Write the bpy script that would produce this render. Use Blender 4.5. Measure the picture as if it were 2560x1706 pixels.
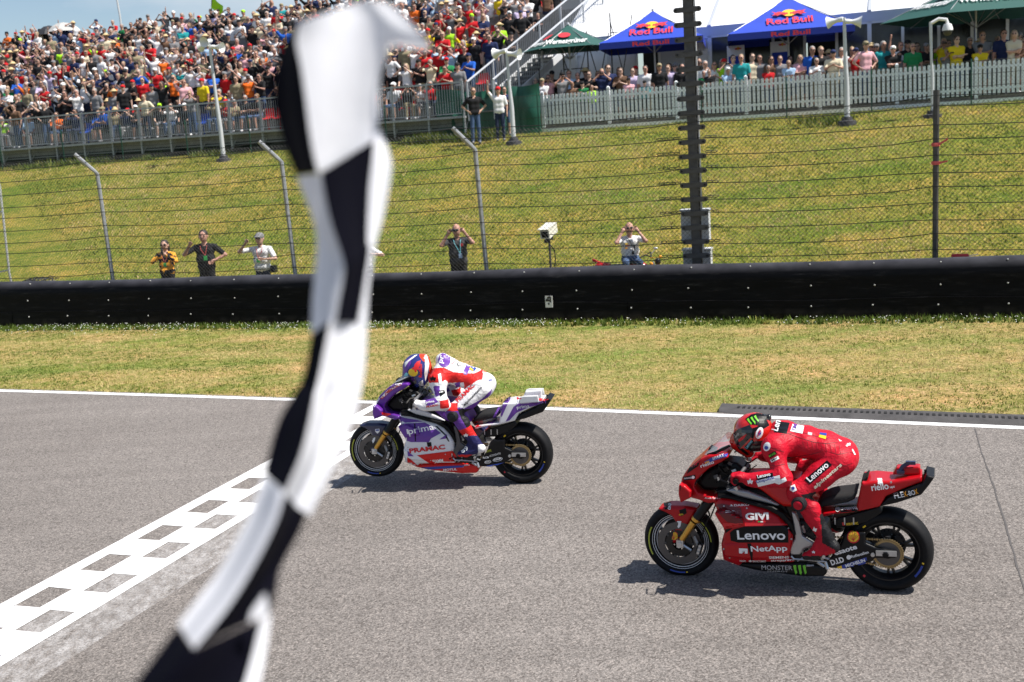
import bpy, bmesh, math, random
import numpy as np
from mathutils import Vector, Matrix
from mathutils.bvhtree import BVHTree
R = math.radians
random.seed(7); RNG = np.random.default_rng(7)
for o in list(bpy.data.objects): bpy.data.objects.remove(o, do_unlink=True)
scene = bpy.context.scene
COL = scene.collection

# ------------------------------------------------------------------ camera
CAM_H = 3.25; FPX = 2900.0; PITCH = R(9.8); ROLL = R(3.7); PW, PH = 2560, 1706
cam_d = bpy.data.cameras.new('camera'); cam = bpy.data.objects.new('camera', cam_d); COL.objects.link(cam)
cam_d.sensor_width = 36; cam_d.sensor_fit = 'HORIZONTAL'; cam_d.lens = FPX / PW * 36
cam_d.clip_start = 0.05; cam_d.clip_end = 20000
cam.matrix_world = Matrix.Translation((0, 0, CAM_H)) @ Matrix.Rotation(math.pi / 2 - PITCH, 4, 'X') @ Matrix.Rotation(-ROLL, 4, 'Z')
cam_d.dof.use_dof = True; cam_d.dof.focus_distance = 9.3; cam_d.dof.aperture_fstop = 3.6
scene.camera = cam
# ------------------------------------------------------------------ world, sun, exposure
SUN_VEC = Vector((0.934 * 0.66, -0.27 * 0.66, 1.0)).normalized()       # towards the sun
sun_el = math.asin(SUN_VEC.z); sun_az = math.atan2(SUN_VEC.x, SUN_VEC.y)
world = bpy.data.worlds.new('World'); scene.world = world; world.use_nodes = True
wn = world.node_tree; wn.nodes.clear()
wo = wn.nodes.new('ShaderNodeOutputWorld'); wb = wn.nodes.new('ShaderNodeBackground'); ws = wn.nodes.new('ShaderNodeTexSky')
ws.sky_type = 'NISHITA'; ws.sun_disc = False; ws.sun_elevation = sun_el; ws.sun_rotation = sun_az
ws.air_density = 1.0; ws.dust_density = 0.9; ws.ozone_density = 1.2; ws.altitude = 300
# thin fair-weather cloud veil mixed into the sky
tc = wn.nodes.new('ShaderNodeTexCoord'); mp = wn.nodes.new('ShaderNodeMapping'); mp.inputs['Scale'].default_value = (2.2, 2.2, 7.0)
nz = wn.nodes.new('ShaderNodeTexNoise'); nz.inputs['Scale'].default_value = 1.7; nz.inputs['Detail'].default_value = 7
cr = wn.nodes.new('ShaderNodeValToRGB'); cr.color_ramp.elements[0].position = 0.50; cr.color_ramp.elements[1].position = 0.78
cr.color_ramp.elements[1].color = (0.75, 0.75, 0.75, 1)
mx = wn.nodes.new('ShaderNodeMixRGB'); mx.inputs['Color2'].default_value = (7.5, 7.6, 7.9, 1)
wn.links.new(tc.outputs['Generated'], mp.inputs['Vector']); wn.links.new(mp.outputs['Vector'], nz.inputs['Vector'])
wn.links.new(nz.outputs['Fac'], cr.inputs['Fac']); wn.links.new(cr.outputs['Color'], mx.inputs['Fac'])
wn.links.new(ws.outputs['Color'], mx.inputs['Color1']); wn.links.new(mx.outputs['Color'], wb.inputs['Color'])
wb.inputs['Strength'].default_value = 0.082
wn.links.new(wb.outputs['Background'], wo.inputs['Surface'])
sd_ = bpy.data.lights.new('sun', 'SUN'); sun = bpy.data.objects.new('sun', sd_); COL.objects.link(sun)
sd_.energy = 5.0; sd_.angle = R(0.55); sd_.color = (1.0, 0.95, 0.875)
sun.rotation_euler = SUN_VEC.to_track_quat('Z', 'Y').to_euler(); sun.location = (10, -5, 30)
scene.view_settings.view_transform = 'Standard'; scene.view_settings.look = 'None'
scene.view_settings.exposure = 0.56; scene.view_settings.gamma = 1.0; scene.view_settings.use_curve_mapping = False
scene.render.engine = 'CYCLES'
scene.cycles.max_bounces = 6; scene.cycles.transparent_max_bounces = 12

# ------------------------------------------------------------------ measurement helpers (photo pixel -> place)
_Rm = np.array((Matrix.Rotation(math.pi / 2 - PITCH, 3, 'X') @ Matrix.Rotation(-ROLL, 3, 'Z')))
_C = np.array([0, 0, CAM_H])
TA = R(19.5); T = np.array([math.cos(TA), -math.sin(TA), 0]); N = np.array([math.sin(TA), math.cos(TA), 0])
def ray(u, v): return _Rm @ np.array([(u - PW / 2) / FPX, -(v - PH / 2) / FPX, -1.0])
def at_z(u, v, z=0.0):
    d = ray(u, v); return _C + d * ((z - CAM_H) / d[2])
def at_d(u, v, d):                      # on the upright plane a distance d across the track -> (s, z)
    r = ray(u, v); p = _C + r * (d / (r @ N)); return float(p @ T), float(p[2])
def W(s, d, z=0.0):                     # track frame (along, across, up) -> world
    p = T * s + N * d; return (float(p[0]), float(p[1]), float(z))
def sd(p): p = np.asarray(p); return float(p @ T), float(p @ N)

# ------------------------------------------------------------------ materials
MATS = {}
def mat(name, col, rough=0.6, metal=0.0, spec=0.5, var=0.0, vscale=8.0, bump=0.0, bscale=40.0, alpha=None, coat=0.0, trans=0.0):
    if name in MATS: return MATS[name]
    m = bpy.data.materials.new(name); m.use_nodes = True; nt = m.node_tree; b = nt.nodes['Principled BSDF']
    b.inputs['Base Color'].default_value = (*col, 1); b.inputs['Roughness'].default_value = rough
    b.inputs['Metallic'].default_value = metal; b.inputs['Specular IOR Level'].default_value = spec
    if coat: b.inputs['Coat Weight'].default_value = coat; b.inputs['Coat Roughness'].default_value = 0.08
    if trans: b.inputs['Transmission Weight'].default_value = trans
    if alpha is not None: b.inputs['Alpha'].default_value = alpha
    if var or bump:
        t = nt.nodes.new('ShaderNodeTexCoord')
    if var:
        n = nt.nodes.new('ShaderNodeTexNoise'); n.inputs['Scale'].default_value = vscale; n.inputs['Detail'].default_value = 5
        r = nt.nodes.new('ShaderNodeMapRange'); r.inputs[1].default_value = 0.3; r.inputs[2].default_value = 0.7
        r.inputs[3].default_value = 1 - var; r.inputs[4].default_value = 1 + var
        mm = nt.nodes.new('ShaderNodeMixRGB'); mm.blend_type = 'MULTIPLY'; mm.inputs[0].default_value = 1; mm.inputs[1].default_value = (*col, 1)
        nt.links.new(t.outputs['Object'], n.inputs['Vector']); nt.links.new(n.outputs['Fac'], r.inputs[0])
        nt.links.new(r.outputs[0], mm.inputs[2]); nt.links.new(mm.outputs[0], b.inputs['Base Color'])
    if bump:
        n2 = nt.nodes.new('ShaderNodeTexNoise'); n2.inputs['Scale'].default_value = bscale; n2.inputs['Detail'].default_value = 4
        bp = nt.nodes.new('ShaderNodeBump'); bp.inputs['Strength'].default_value = bump; bp.inputs['Distance'].default_value = 0.02
        nt.links.new(t.outputs['Object'], n2.inputs['Vector']); nt.links.new(n2.outputs['Fac'], bp.inputs['Height']); nt.links.new(bp.outputs[0], b.inputs['Normal'])
    MATS[name] = m; return m
class NB:                                # tiny node builder for the richer surfaces
    def __init__(s, name):
        s.m = bpy.data.materials.new(name); s.m.use_nodes = True; s.nt = s.m.node_tree; s.b = s.nt.nodes['Principled BSDF']; MATS[name] = s.m
        s.co = s.nt.nodes.new('ShaderNodeTexCoord').outputs['Object']
    def n(s, t, **kw):
        x = s.nt.nodes.new(t)
        for k, v in kw.items():
            if isinstance(v, bpy.types.NodeSocket): s.nt.links.new(v, x.inputs[k])
            elif k in x.inputs: x.inputs[k].default_value = v
            else: setattr(x, k, v)
        return x
    def link(s, a, b): s.nt.links.new(a, b)
    def noise(s, scale, detail=5, vec=None, rough=0.5, dist=0.0):
        return s.n('ShaderNodeTexNoise', Vector=vec or s.co, Scale=scale, Detail=detail, Roughness=rough, Distortion=dist).outputs['Fac']
    def ramp(s, fac, stops):
        r = s.n('ShaderNodeValToRGB', Fac=fac); e = r.color_ramp.elements
        while len(e) < len(stops): e.new(0.5)
        for q, (p, c) in zip(e, stops): q.position = p; q.color = (*c, 1) if len(c) == 3 else c
        return r.outputs['Color']
    def mix(s, fac, a, b, mode='MIX'):
        x = s.n('ShaderNodeMixRGB', blend_type=mode)
        for k, v in (('Fac', fac), ('Color1', a), ('Color2', b)):
            if isinstance(v, bpy.types.NodeSocket): s.link(v, x.inputs[k])
            else: x.inputs[k].default_value = v if not isinstance(v, tuple) else ((*v, 1) if len(v) == 3 else v)
        return x.outputs[0]
    def scale(s, v): return s.n('ShaderNodeMapping', Vector=s.co, Scale=v).outputs[0]
    def bump(s, h, strength, dist): s.link(s.n('ShaderNodeBump', Height=h, Strength=strength, Distance=dist).outputs[0], s.b.inputs['Normal'])

# ------------------------------------------------------------------ mesh helpers
def mesh_from(name, V, F, mats, midx=None, smooth=False):
    me = bpy.data.meshes.new(name); V = np.asarray(V, dtype=np.float32).reshape(-1, 3)
    if isinstance(F, np.ndarray):
        k = F.shape[1]; nf = len(F)
        me.vertices.add(len(V)); me.vertices.foreach_set('co', V.ravel())
        me.loops.add(nf * k); me.loops.foreach_set('vertex_index', F.astype(np.int32).ravel())
        me.polygons.add(nf); me.polygons.foreach_set('loop_start', np.arange(0, nf * k, k, dtype=np.int32))
        me.update(calc_edges=True)
    else:
        me.from_pydata([tuple(map(float, v)) for v in V], [], F); me.update()
    for m in (mats if isinstance(mats, (list, tuple)) else [mats]): me.materials.append(m)
    if midx is not None: me.polygons.foreach_set('material_index', np.asarray(midx, dtype=np.int32))
    if smooth: me.polygons.foreach_set('use_smooth', np.ones(len(me.polygons), dtype=bool))
    return me
def link(name, me, parent=None):
    o = bpy.data.objects.new(name, me); COL.objects.link(o)
    if parent is not None: o.parent = parent
    return o
def tag(o, label=None, cat=None, group=None, kind=None):
    if label: o['label'] = label
    if cat: o['category'] = cat
    if group: o['group'] = group
    if kind: o['kind'] = kind
    return o
def empty(name, loc=(0, 0, 0), rz=0, label=None, cat=None, group=None):
    o = bpy.data.objects.new(name, None); COL.objects.link(o); o.location = loc; o.rotation_euler = (0, 0, rz); o.empty_display_size = 0.1
    return tag(o, label, cat, group)
def vrot(axis):                          # orthonormal frame with z = axis
    z = np.asarray(axis, float); z = z / (np.linalg.norm(z) + 1e-12); h = np.array([0, 0, 1.0]) if abs(z[2]) < .9 else np.array([1.0, 0, 0])
    x = np.cross(h, z); x /= np.linalg.norm(x); return x, np.cross(z, x), z
class MB:
    def __init__(s): s.v = []; s.f = []; s.m = []
    def add(s, V, F, mi=0):
        b = len(s.v); s.v.extend([tuple(map(float, q)) for q in V]); s.f.extend([[i + b for i in f] for f in F]); s.m.extend([mi] * len(F)); return s
    def box(s, c, size, mi=0, ax=None):
        a, b, d = [q / 2 for q in size]; X, Y, Z = ax if ax is not None else (np.array([1, 0, 0.]), np.array([0, 1, 0.]), np.array([0, 0, 1.]))
        c = np.asarray(c, float)
        V = [c + X * a * i + Y * b * j + Z * d * k for k in (-1, 1) for j in (-1, 1) for i in (-1, 1)]
        return s.add(V, [(0, 2, 3, 1), (4, 5, 7, 6), (0, 1, 5, 4), (2, 6, 7, 3), (0, 4, 6, 2), (1, 3, 7, 5)], mi)
    def beam(s, p, q, w, h, mi=0, up=(0, 0, 1)):
        p = np.asarray(p, float); q = np.asarray(q, float); d = q - p; L = np.linalg.norm(d); z = d / L; u = np.asarray(up, float)
        x = np.cross(u, z); x /= np.linalg.norm(x); y = np.cross(z, x)
        return s.box((p + q) / 2, (w, h, L), mi, (x, y, z))
    def tube(s, pts, r, n=6, mi=0, closed=False, caps=True):
        P = [np.asarray(p, float) for p in pts]; k = len(P); rs = r if isinstance(r, (list, tuple)) else [r] * k; V = []
        px = None
        for i in range(k):
            a = P[(i - 1) % k] if (closed or i > 0) else P[i]; b = P[(i + 1) % k] if (closed or i < k - 1) else P[i]
            x, y, z = vrot(b - a)
            if px is not None:
                x = px - z * (px @ z); x /= np.linalg.norm(x) + 1e-12; y = np.cross(z, x)
            px = x
            V += [P[i] + rs[i] * (math.cos(2 * math.pi * j / n) * x + math.sin(2 * math.pi * j / n) * y) for j in range(n)]
        F = [(i * n + j, i * n + (j + 1) % n, ((i + 1) % k) * n + (j + 1) % n, ((i + 1) % k) * n + j) for i in range(k if closed else k - 1) for j in range(n)]
        if caps and not closed: F += [tuple(range(n - 1, -1, -1)), tuple(range((k - 1) * n, k * n))]
        return s.add(V, F, mi)
    def cyl(s, p, q, r, r2=None, n=12, mi=0): return s.tube([p, q], [r, r if r2 is None else r2], n, mi)
    def lathe(s, prof, c, axis=(0, 0, 1), n=24, mi=0, closed=False):
        x, y, z = vrot(axis); c = np.asarray(c, float); k = len(prof)
        V = [c + z * h + r * (math.cos(2 * math.pi * j / n) * x + math.sin(2 * math.pi * j / n) * y) for r, h in prof for j in range(n)]
        F = [(i * n + j, i * n + (j + 1) % n, ((i + 1) % k) * n + (j + 1) % n, ((i + 1) % k) * n + j) for i in range(k if closed else k - 1) for j in range(n)]
        return s.add(V, F, mi)
    def ball(s, c, r, mi=0, n=10, k=6):
        r = r if isinstance(r, (tuple, list)) else (r, r, r); c = np.asarray(c, float)
        V = [c + np.array([r[0] * math.sin(math.pi * i / k) * math.cos(2 * math.pi * j / n), r[1] * math.sin(math.pi * i / k) * math.sin(2 * math.pi * j / n), r[2] * math.cos(math.pi * i / k)]) for i in range(k + 1) for j in range(n)]
        return s.add(V, [(i * n + j, (i + 1) * n + j, (i + 1) * n + (j + 1) % n, i * n + (j + 1) % n) for i in range(k) for j in range(n)], mi)
    def build(s, name, mats, parent=None, smooth=False, world=False):
        V = np.array(s.v, float)
        if world and parent is not None: V = V - np.array(parent.location)
        me = mesh_from(name, V, s.f, mats, s.m, smooth)
        if smooth:
            try: me.set_sharp_from_angle(angle=R(38))
            except Exception: pass
        return link(name, me, parent)
def copy_tree(o, parent=None):
    c = o.copy(); COL.objects.link(c); c.parent = parent
    for ch in list(o.children): copy_tree(ch, c)
    return c

# ------------------------------------------------------------------ distance-field bodies -> one continuous surface
class Body:
    def __init__(s, k=0.03): s.p = []; s.k = k
    def cap(s, a, b, ra, rb=None, tag=0, k=None): s.p.append(('c', np.array(a, float), np.array(b, float), ra, ra if rb is None else rb, tag, k)); return s
    def ell(s, c, r, tag=0, k=None, ax=None): s.p.append(('e', np.array(c, float), np.array(r, float), None if ax is None else np.array(ax, float), 0, tag, k)); return s
    @staticmethod
    def dist(p, X):
        if p[0] == 'c':
            a, b = p[1], p[2]; ab = b - a; t = np.clip(((X - a) @ ab) / (ab @ ab + 1e-9), 0, 1)
            return np.linalg.norm(X - a - t[..., None] * ab, axis=-1) - (p[3] + (p[4] - p[3]) * t)
        q = X - p[1]
        if p[3] is not None: q = q @ p[3].T
        r = p[2]; k0 = np.linalg.norm(q / r, axis=-1); k1 = np.linalg.norm(q / (r * r), axis=-1)
        return k0 * (k0 - 1) / (k1 + 1e-9)
    def bounds(s, p):
        if p[0] == 'c': m = max(p[3], p[4]); return np.minimum(p[1], p[2]) - m, np.maximum(p[1], p[2]) + m
        m = p[2].max(); return p[1] - m, p[1] + m
    def mesh(s, res):
        bs = [s.bounds(p) for p in s.p]; lo = np.min([b[0] for b in bs], 0) - 3 * res; hi = np.max([b[1] for b in bs], 0) + 3 * res
        dim = np.ceil((hi - lo) / res).astype(int) + 1
        G = np.full(dim, 0.25, np.float32)
        for p, (bl, bh) in zip(s.p, bs):
            k = s.k if p[6] is None else p[6]; pad = max(k * 1.5, 2.5 * res)
            i0 = np.maximum(np.floor((bl - pad - lo) / res).astype(int), 0); i1 = np.minimum(np.ceil((bh + pad - lo) / res).astype(int) + 1, dim)
            ax = [lo[j] + res * np.arange(i0[j], i1[j]) for j in range(3)]
            X = np.stack(np.meshgrid(*ax, indexing='ij'), -1)
            d = s.dist(p, X).astype(np.float32); sl = tuple(slice(i0[j], i1[j]) for j in range(3)); g = G[sl]
            if k > 0: h = np.clip(0.5 + 0.5 * (g - d) / k, 0, 1); G[sl] = g + (d - g) * h - k * h * (1 - h)
            else: G[sl] = np.minimum(g, d)
        V, F = surface_nets(G, lo, res)
        fc = V[F].mean(1); D = np.stack([s.dist(p, fc) for p in s.p], 1); tags = np.array([p[5] for p in s.p])
        return V, F, tags[D.argmin(1)], fc
def surface_nets(G, lo, res):
    ins = G < 0; nx, ny, nz = G.shape
    c = [ins[i:nx - 1 + i, j:ny - 1 + j, k:nz - 1 + k] for i in (0, 1) for j in (0, 1) for k in (0, 1)]
    s = sum(x.astype(np.int8) for x in c); act = (s > 0) & (s < 8); idx = np.full(act.shape, -1, np.int64); I = np.argwhere(act); idx[act] = np.arange(len(I))
    off = np.array([(i, j, k) for i in (0, 1) for j in (0, 1) for k in (0, 1)])
    vals = np.stack([G[I[:, 0] + o[0], I[:, 1] + o[1], I[:, 2] + o[2]] for o in off], 1)
    acc = np.zeros((len(I), 3)); cnt = np.zeros(len(I))
    for a in range(8):
        for b in range(a + 1, 8):
            if np.abs(off[a] - off[b]).sum() != 1: continue
            va, vb = vals[:, a], vals[:, b]; m = (va < 0) != (vb < 0); t = np.where(m, va / np.where(m, va - vb, 1), 0)
            acc += np.where(m[:, None], off[a] + t[:, None] * (off[b] - off[a]), 0); cnt += m
    V = lo + res * (I + acc / cnt[:, None]); Q = []
    for ax in range(3):
        sl0 = [slice(None)] * 3; sl1 = [slice(None)] * 3; sl0[ax] = slice(0, -1); sl1[ax] = slice(1, None)
        a, b = ins[tuple(sl0)], ins[tuple(sl1)]; E = np.argwhere(a != b)
        u, v = [(1, 2), (2, 0), (0, 1)][ax]
        E = E[(E[:, u] > 0) & (E[:, v] > 0) & (E[:, u] < G.shape[u] - 1) & (E[:, v] < G.shape[v] - 1)]
        q = []
        for du, dv in ((-1, -1), (0, -1), (0, 0), (-1, 0)):
            e = E.copy(); e[:, u] += du; e[:, v] += dv; q.append(idx[e[:, 0], e[:, 1], e[:, 2]])
        q = np.stack(q, 1); fl = ~a[E[:, 0], E[:, 1], E[:, 2]]; q[fl] = q[fl][:, ::-1]; Q.append(q)
    Q = np.concatenate(Q); Q = Q[(Q >= 0).all(1)]
    return V, Q
# =================================================================== surfaces
def edge_d(s):                            # where the asphalt ends, across the track
    s = max(min(s, 12.0), -22.0) if not isinstance(s, np.ndarray) else np.clip(s, -22, 12)
    return 12.67 - 0.10 * s - 0.0019 * s * s
BAR_D = 19.55; FEN_D = 20.80; PEO_D = 21.7; PICK_D = 39.1; STAND_D = 38.15
def hill(s, d):
    d = np.asarray(d, float); t = np.clip((d - 22.3) / (38.0 - 22.3), 0, 1)
    z = 3.42 * (t * t * (3 - 2 * t) * 0.45 + t * 0.55)
    return z
def vnoise(x, y, sc, seed=0):
    x = np.asarray(x) * sc; y = np.asarray(y) * sc; xi = np.floor(x).astype(np.int64); yi = np.floor(y).astype(np.int64); fx = x - xi; fy = y - yi
    fx = fx * fx * (3 - 2 * fx); fy = fy * fy * (3 - 2 * fy)
    def h(a, b):
        n = (a * 374761393 + b * 668265263 + seed * 1442695041) & 0x7fffffff; n = ((n ^ (n >> 13)) * 1274126177) & 0x7fffffff; return ((n ^ (n >> 16)) & 0xffff) / 65535.0
    return (h(xi, yi) * (1 - fx) + h(xi + 1, yi) * fx) * (1 - fy) + (h(xi, yi + 1) * (1 - fx) + h(xi + 1, yi + 1) * fx) * fy

def m_grass(name, hillside):
    b = NB(name)
    big = b.noise(0.55, 4); mid = b.noise(3.2, 5, rough=.6); fine = b.noise(17 if hillside else 26, 5, vec=b.scale((1, 1, 1)), rough=.65)
    if hillside:
        c1 = b.ramp(fine, [(0.30, (0.055, 0.075, 0.007)), (0.45, (0.145, 0.165, 0.018)), (0.57, (0.255, 0.222, 0.050)), (0.71, (0.43, 0.33, 0.13))])
        c2 = b.ramp(mid, [(0.32, (0.62, 0.74, 0.46)), (0.5, (1.0, 1.0, 1.0)), (0.66, (1.3, 1.12, 1.08))])
    else:
        c1 = b.ramp(fine, [(0.28, (0.11, 0.12, 0.026)), (0.46, (0.255, 0.235, 0.075)), (0.58, (0.40, 0.32, 0.145)), (0.72, (0.56, 0.43, 0.24))])
        c2 = b.ramp(mid, [(0.33, (0.66, 0.80, 0.52)), (0.5, (1, 1, 1)), (0.68, (1.3, 1.15, 1.15))])
    c = b.mix(1.0, c1, c2, 'MULTIPLY')
    band = b.noise(1.0, 4, vec=b.n('ShaderNodeMapping', Vector=b.co, Rotation=(0, 0, TA), Scale=(0.22, 0.9, 1)).outputs[0])
    c = b.mix(1.0, c, b.ramp(band, [(0.36, (.70, .90, .62)), (0.5, (1, 1, 1)), (0.64, (1.16, 1.06, 1.10))]), 'MULTIPLY')
    c3 = b.ramp(big, [(0.36, (0.82, 0.95, 0.75)), (0.62, (1.18, 1.06, 1.08))])
    c = b.mix(1.0, c, c3, 'MULTIPLY'); b.link(c, b.b.inputs['Base Color']); b.b.inputs['Roughness'].default_value = 0.9; b.b.inputs['Specular IOR Level'].default_value = 0.15
    b.bump(fine, 0.9, 0.06); return b.m
M_HILL = m_grass('hill_grass', True); M_VERGE = m_grass('verge_grass', False)
def m_asphalt():
    b = NB('asphalt'); fine = b.noise(85, 3, rough=.75); vor = b.n('ShaderNodeTexVoronoi', Vector=b.co, Scale=70.0).outputs['Color']
    g = b.n('ShaderNodeRGBToBW', Color=vor).outputs[0]
    c = b.ramp(fine, [(0.28, (0.072, 0.066, 0.062)), (0.45, (0.165, 0.151, 0.141)), (0.58, (0.228, 0.209, 0.196)), (0.72, (0.38, 0.347, 0.325))])
    c2 = b.ramp(g, [(0.12, (0.60, 0.58, 0.57)), (0.5, (1, 1, 1)), (0.9, (1.35, 1.32, 1.30))])
    c = b.mix(1.0, c, c2, 'MULTIPLY')
    big = b.noise(0.35, 5, vec=b.scale((1, 0.6, 1))); c = b.mix(1.0, c, b.ramp(big, [(0.3, (0.90, 0.89, 0.88)), (0.7, (1.08, 1.08, 1.08))]), 'MULTIPLY')
    rub = b.noise(1.2, 4, vec=b.n('ShaderNodeMapping', Vector=b.co, Rotation=(0, 0, TA), Scale=(0.12, 2.4, 1)).outputs[0])
    c = b.mix(1.0, c, b.ramp(rub, [(0.35, (0.92, 0.92, 0.92)), (0.65, (1.05, 1.05, 1.05))]), 'MULTIPLY')
    b.link(c, b.b.inputs['Base Color']); b.b.inputs['Roughness'].default_value = 0.86; b.b.inputs['Specular IOR Level'].default_value = 0.25
    b.bump(fine, 0.55, 0.012); return b.m
M_ASPH = m_asphalt()
def m_paint():
    b = NB('road_paint'); f = b.noise(70, 3, rough=.7); c = b.ramp(f, [(0.22, (0.50, 0.48, 0.47)), (0.36, (0.80, 0.80, 0.80)), (0.7, (0.86, 0.86, 0.86))])
    st = b.noise(3.0, 4, vec=b.n('ShaderNodeMapping', Vector=b.co, Rotation=(0, 0, TA), Scale=(0.3, 6, 1)).outputs[0])
    c = b.mix(1.0, c, b.ramp(st, [(0.3, (0.88, 0.88, 0.87)), (0.5, (1, 1, 1))]), 'MULTIPLY')
    b.link(c, b.b.inputs['Base Color']); b.b.inputs['Roughness'].default_value = 0.6; b.bump(f, 0.4, 0.008); return b.m
M_PAINT = m_paint()

def sheet(name, S, Dfun, mats, zfun, label=None):
    V = []; k = None
    for s in S:
        D = Dfun(s); k = len(D); z = zfun(s, np.asarray(D, float)); V += [W(s, d, zz) for d, zz in zip(D, z)]
    n = len(S); F = [(i * k + j, (i + 1) * k + j, (i + 1) * k + j + 1, i * k + j + 1) for i in range(n - 1) for j in range(k - 1)]
    o = link(name, mesh_from(name, V, F, mats, None, True)); tag(o, kind='structure'); return o
far = [-4000, -800, -200, -80, -50]; mid = list(np.arange(-40, 30.1, 0.5)); fr = [40, 60, 120, 400, 2000]
def hz(s, d):
    z = hill(s, d).copy()
    vis = (d > 22.3) & (d < 60)
    z = z + np.where(vis, 0.10 * (vnoise(s + 0 * d, d, 0.35, 3) - .5) + 0.05 * (vnoise(s + 0 * d, d, 1.1, 4) - .5), 0); return z
DD = [-1500, -300, -60, -20, -5, 0, 5, 10, 12, 14, 16, 18, 19.5, 21] + list(np.arange(22, 40, 0.5)) + [41, 44, 50, 70, 120, 300, 1500, 6000]
ground = sheet('hillside', far + mid + fr, lambda s: DD, M_HILL, hz)
verge = sheet('grass_verge', far + mid + fr, lambda s: list(np.linspace(edge_d(s) - .05, 22.6, 8)), M_VERGE, lambda s, d: 0 * d + 0.004 + 0.012 * np.where(d > edge_d(s), 1, 0))
road = sheet('race_track', far + mid + fr, lambda s: [-60, -20, -5, 2, 5, 8, 10, edge_d(s) - 0.4, edge_d(s) + 0.13], M_ASPH, lambda s, d: 0 * d + 0.020)
ZR = 0.020
line = sheet('edge_line_marking', far + mid + fr, lambda s: [edge_d(s) - .07, edge_d(s) + .055], M_PAINT, lambda s, d: 0 * d + ZR + 0.004)
# finish line: borders and chequers in white paint, the dark cells left open
fl = MB(); z = ZR + 0.004
def pq(s0, s1, d0, d1):
    j = lambda: random.uniform(-.004, .004)
    fl.add([W(s0 + j(), d0 + j(), z), W(s1 + j(), d0 + j(), z), W(s1 + j(), d1 + j(), z), W(s0 + j(), d1 + j(), z)], [(0, 1, 2, 3)])
for k in range(-14, 10):
    d0 = 6.585 + .74 * k; d1 = d0 + .37
    if d0 + .74 > edge_d(-6.2) + .3: break
    pq(-6.595, -6.455, d0, d0 + .74); pq(-6.225, -6.112, d0, d0 + .74); pq(-5.882, -5.765, d0, d0 + .74)
    pq(-6.455, -6.225, d1, d0 + .74); pq(-6.112, -5.882, d0 - .02, d0 + .35)
fin = fl.build('finish_line_marking', M_PAINT); tag(fin, kind='structure')
def m_scuff():
    b = NB('paint_scuff'); n1 = b.noise(9, 6, vec=b.n('ShaderNodeMapping', Vector=b.co, Rotation=(0, 0, TA), Scale=(1.6, 0.8, 1)).outputs[0], rough=.7); f = b.noise(75, 2, rough=.8)
    a = b.mix(1.0, b.ramp(n1, [(0.34, (0, 0, 0)), (0.66, (.62, .62, .62))]), b.ramp(f, [(0.32, (.1, .1, .1)), (0.54, (1, 1, 1))]), 'MULTIPLY')
    b.b.inputs['Base Color'].default_value = (.62, .60, .59, 1); b.link(a, b.b.inputs['Alpha']); b.b.inputs['Roughness'].default_value = .8; return b.m
sc = MB(); sc.add([W(-5.76, -5, ZR + .003), W(-5.36, -5, ZR + .003), W(-5.36, edge_d(-6) - .1, ZR + .003), W(-5.76, edge_d(-6) - .1, ZR + .003)], [(0, 1, 2, 3)])
sc.add([W(-6.10, -5, ZR + .002), W(-5.89, -5, ZR + .002), W(-5.89, edge_d(-6) - .1, ZR + .002), W(-6.10, edge_d(-6) - .1, ZR + .002)], [(0, 1, 2, 3)])
tag(sc.build('worn_paint_marking', m_scuff()), kind='structure')
# seam in the asphalt on the right
sm = MB(); pts = [sd(at_z(u, v)) for u, v in ((2437, 1078), (2455, 1140), (2480, 1210), (2515, 1320), (2545, 1430), (2590, 1570))]
for (a, b_), (c, d_) in zip(pts[:-1], pts[1:]):
    for q in range(4):
        t0, t1 = q / 4, (q + 1) / 4; w0 = .004 + .004 * random.random(); j = random.uniform(-.006, .006)
        A = (a + (c - a) * t0, b_ + (d_ - b_) * t0); B = (a + (c - a) * t1 + j, b_ + (d_ - b_) * t1)
        sm.add([W(A[0] - w0, A[1], ZR + .003), W(A[0] + w0, A[1], ZR + .003), W(B[0] + w0, B[1], ZR + .003), W(B[0] - w0, B[1], ZR + .003)], [(0, 1, 2, 3)])
tag(sm.build('asphalt_seam', mat('tar', (.085, .078, .075), .8)), kind='structure')

# slotted drain kerb on the right of the track edge
M_KERB = mat('dark_concrete', (.062, .058, .058), .8, var=.3, vscale=6, bump=.3, bscale=60)
M_SLOT = mat('slot_black', (.008, .008, .008), .9)
dk = empty('drain_kerb', W(3, edge_d(3), ZR)); tag(dk, kind='structure')
k1 = MB(); s_ = -2.15
prof = [(.06, .002), (.09, .022), (.18, .042), (.30, .046), (.40, .042), (.46, .004)]
Sx = list(np.arange(s_, 12.01, .25)); V = [W(s, edge_d(s) + (a if s > s_ else a * .8 + .1), ZR + h) for s in Sx for a, h in prof]
kk = len(prof); k1.add(V, [(i * kk + j, (i + 1) * kk + j, (i + 1) * kk + j + 1, i * kk + j + 1) for i in range(len(Sx) - 1) for j in range(kk - 1)])
k1.add([V[0], V[1], V[2], V[3], V[4], V[5]], [(0, 1, 2, 3, 4, 5)])
k1.build('kerb_body', M_KERB, dk, True, True)
sl0 = None
for i in range(150):
    s = s_ + .22 + i * .062
    if s > 7.0: break
    if sl0 is None:
        q = MB(); q.box((0, 0, 0), (.03, .085, .006), 0, (T, N, np.array([0, 0, 1.]))); sl0 = q.build('drain_slot', M_SLOT, dk); o = sl0
    else: o = sl0.copy(); COL.objects.link(o)
    o.location = Vector(W(s, edge_d(s) + .24, ZR + .0455)) - dk.location

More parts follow.
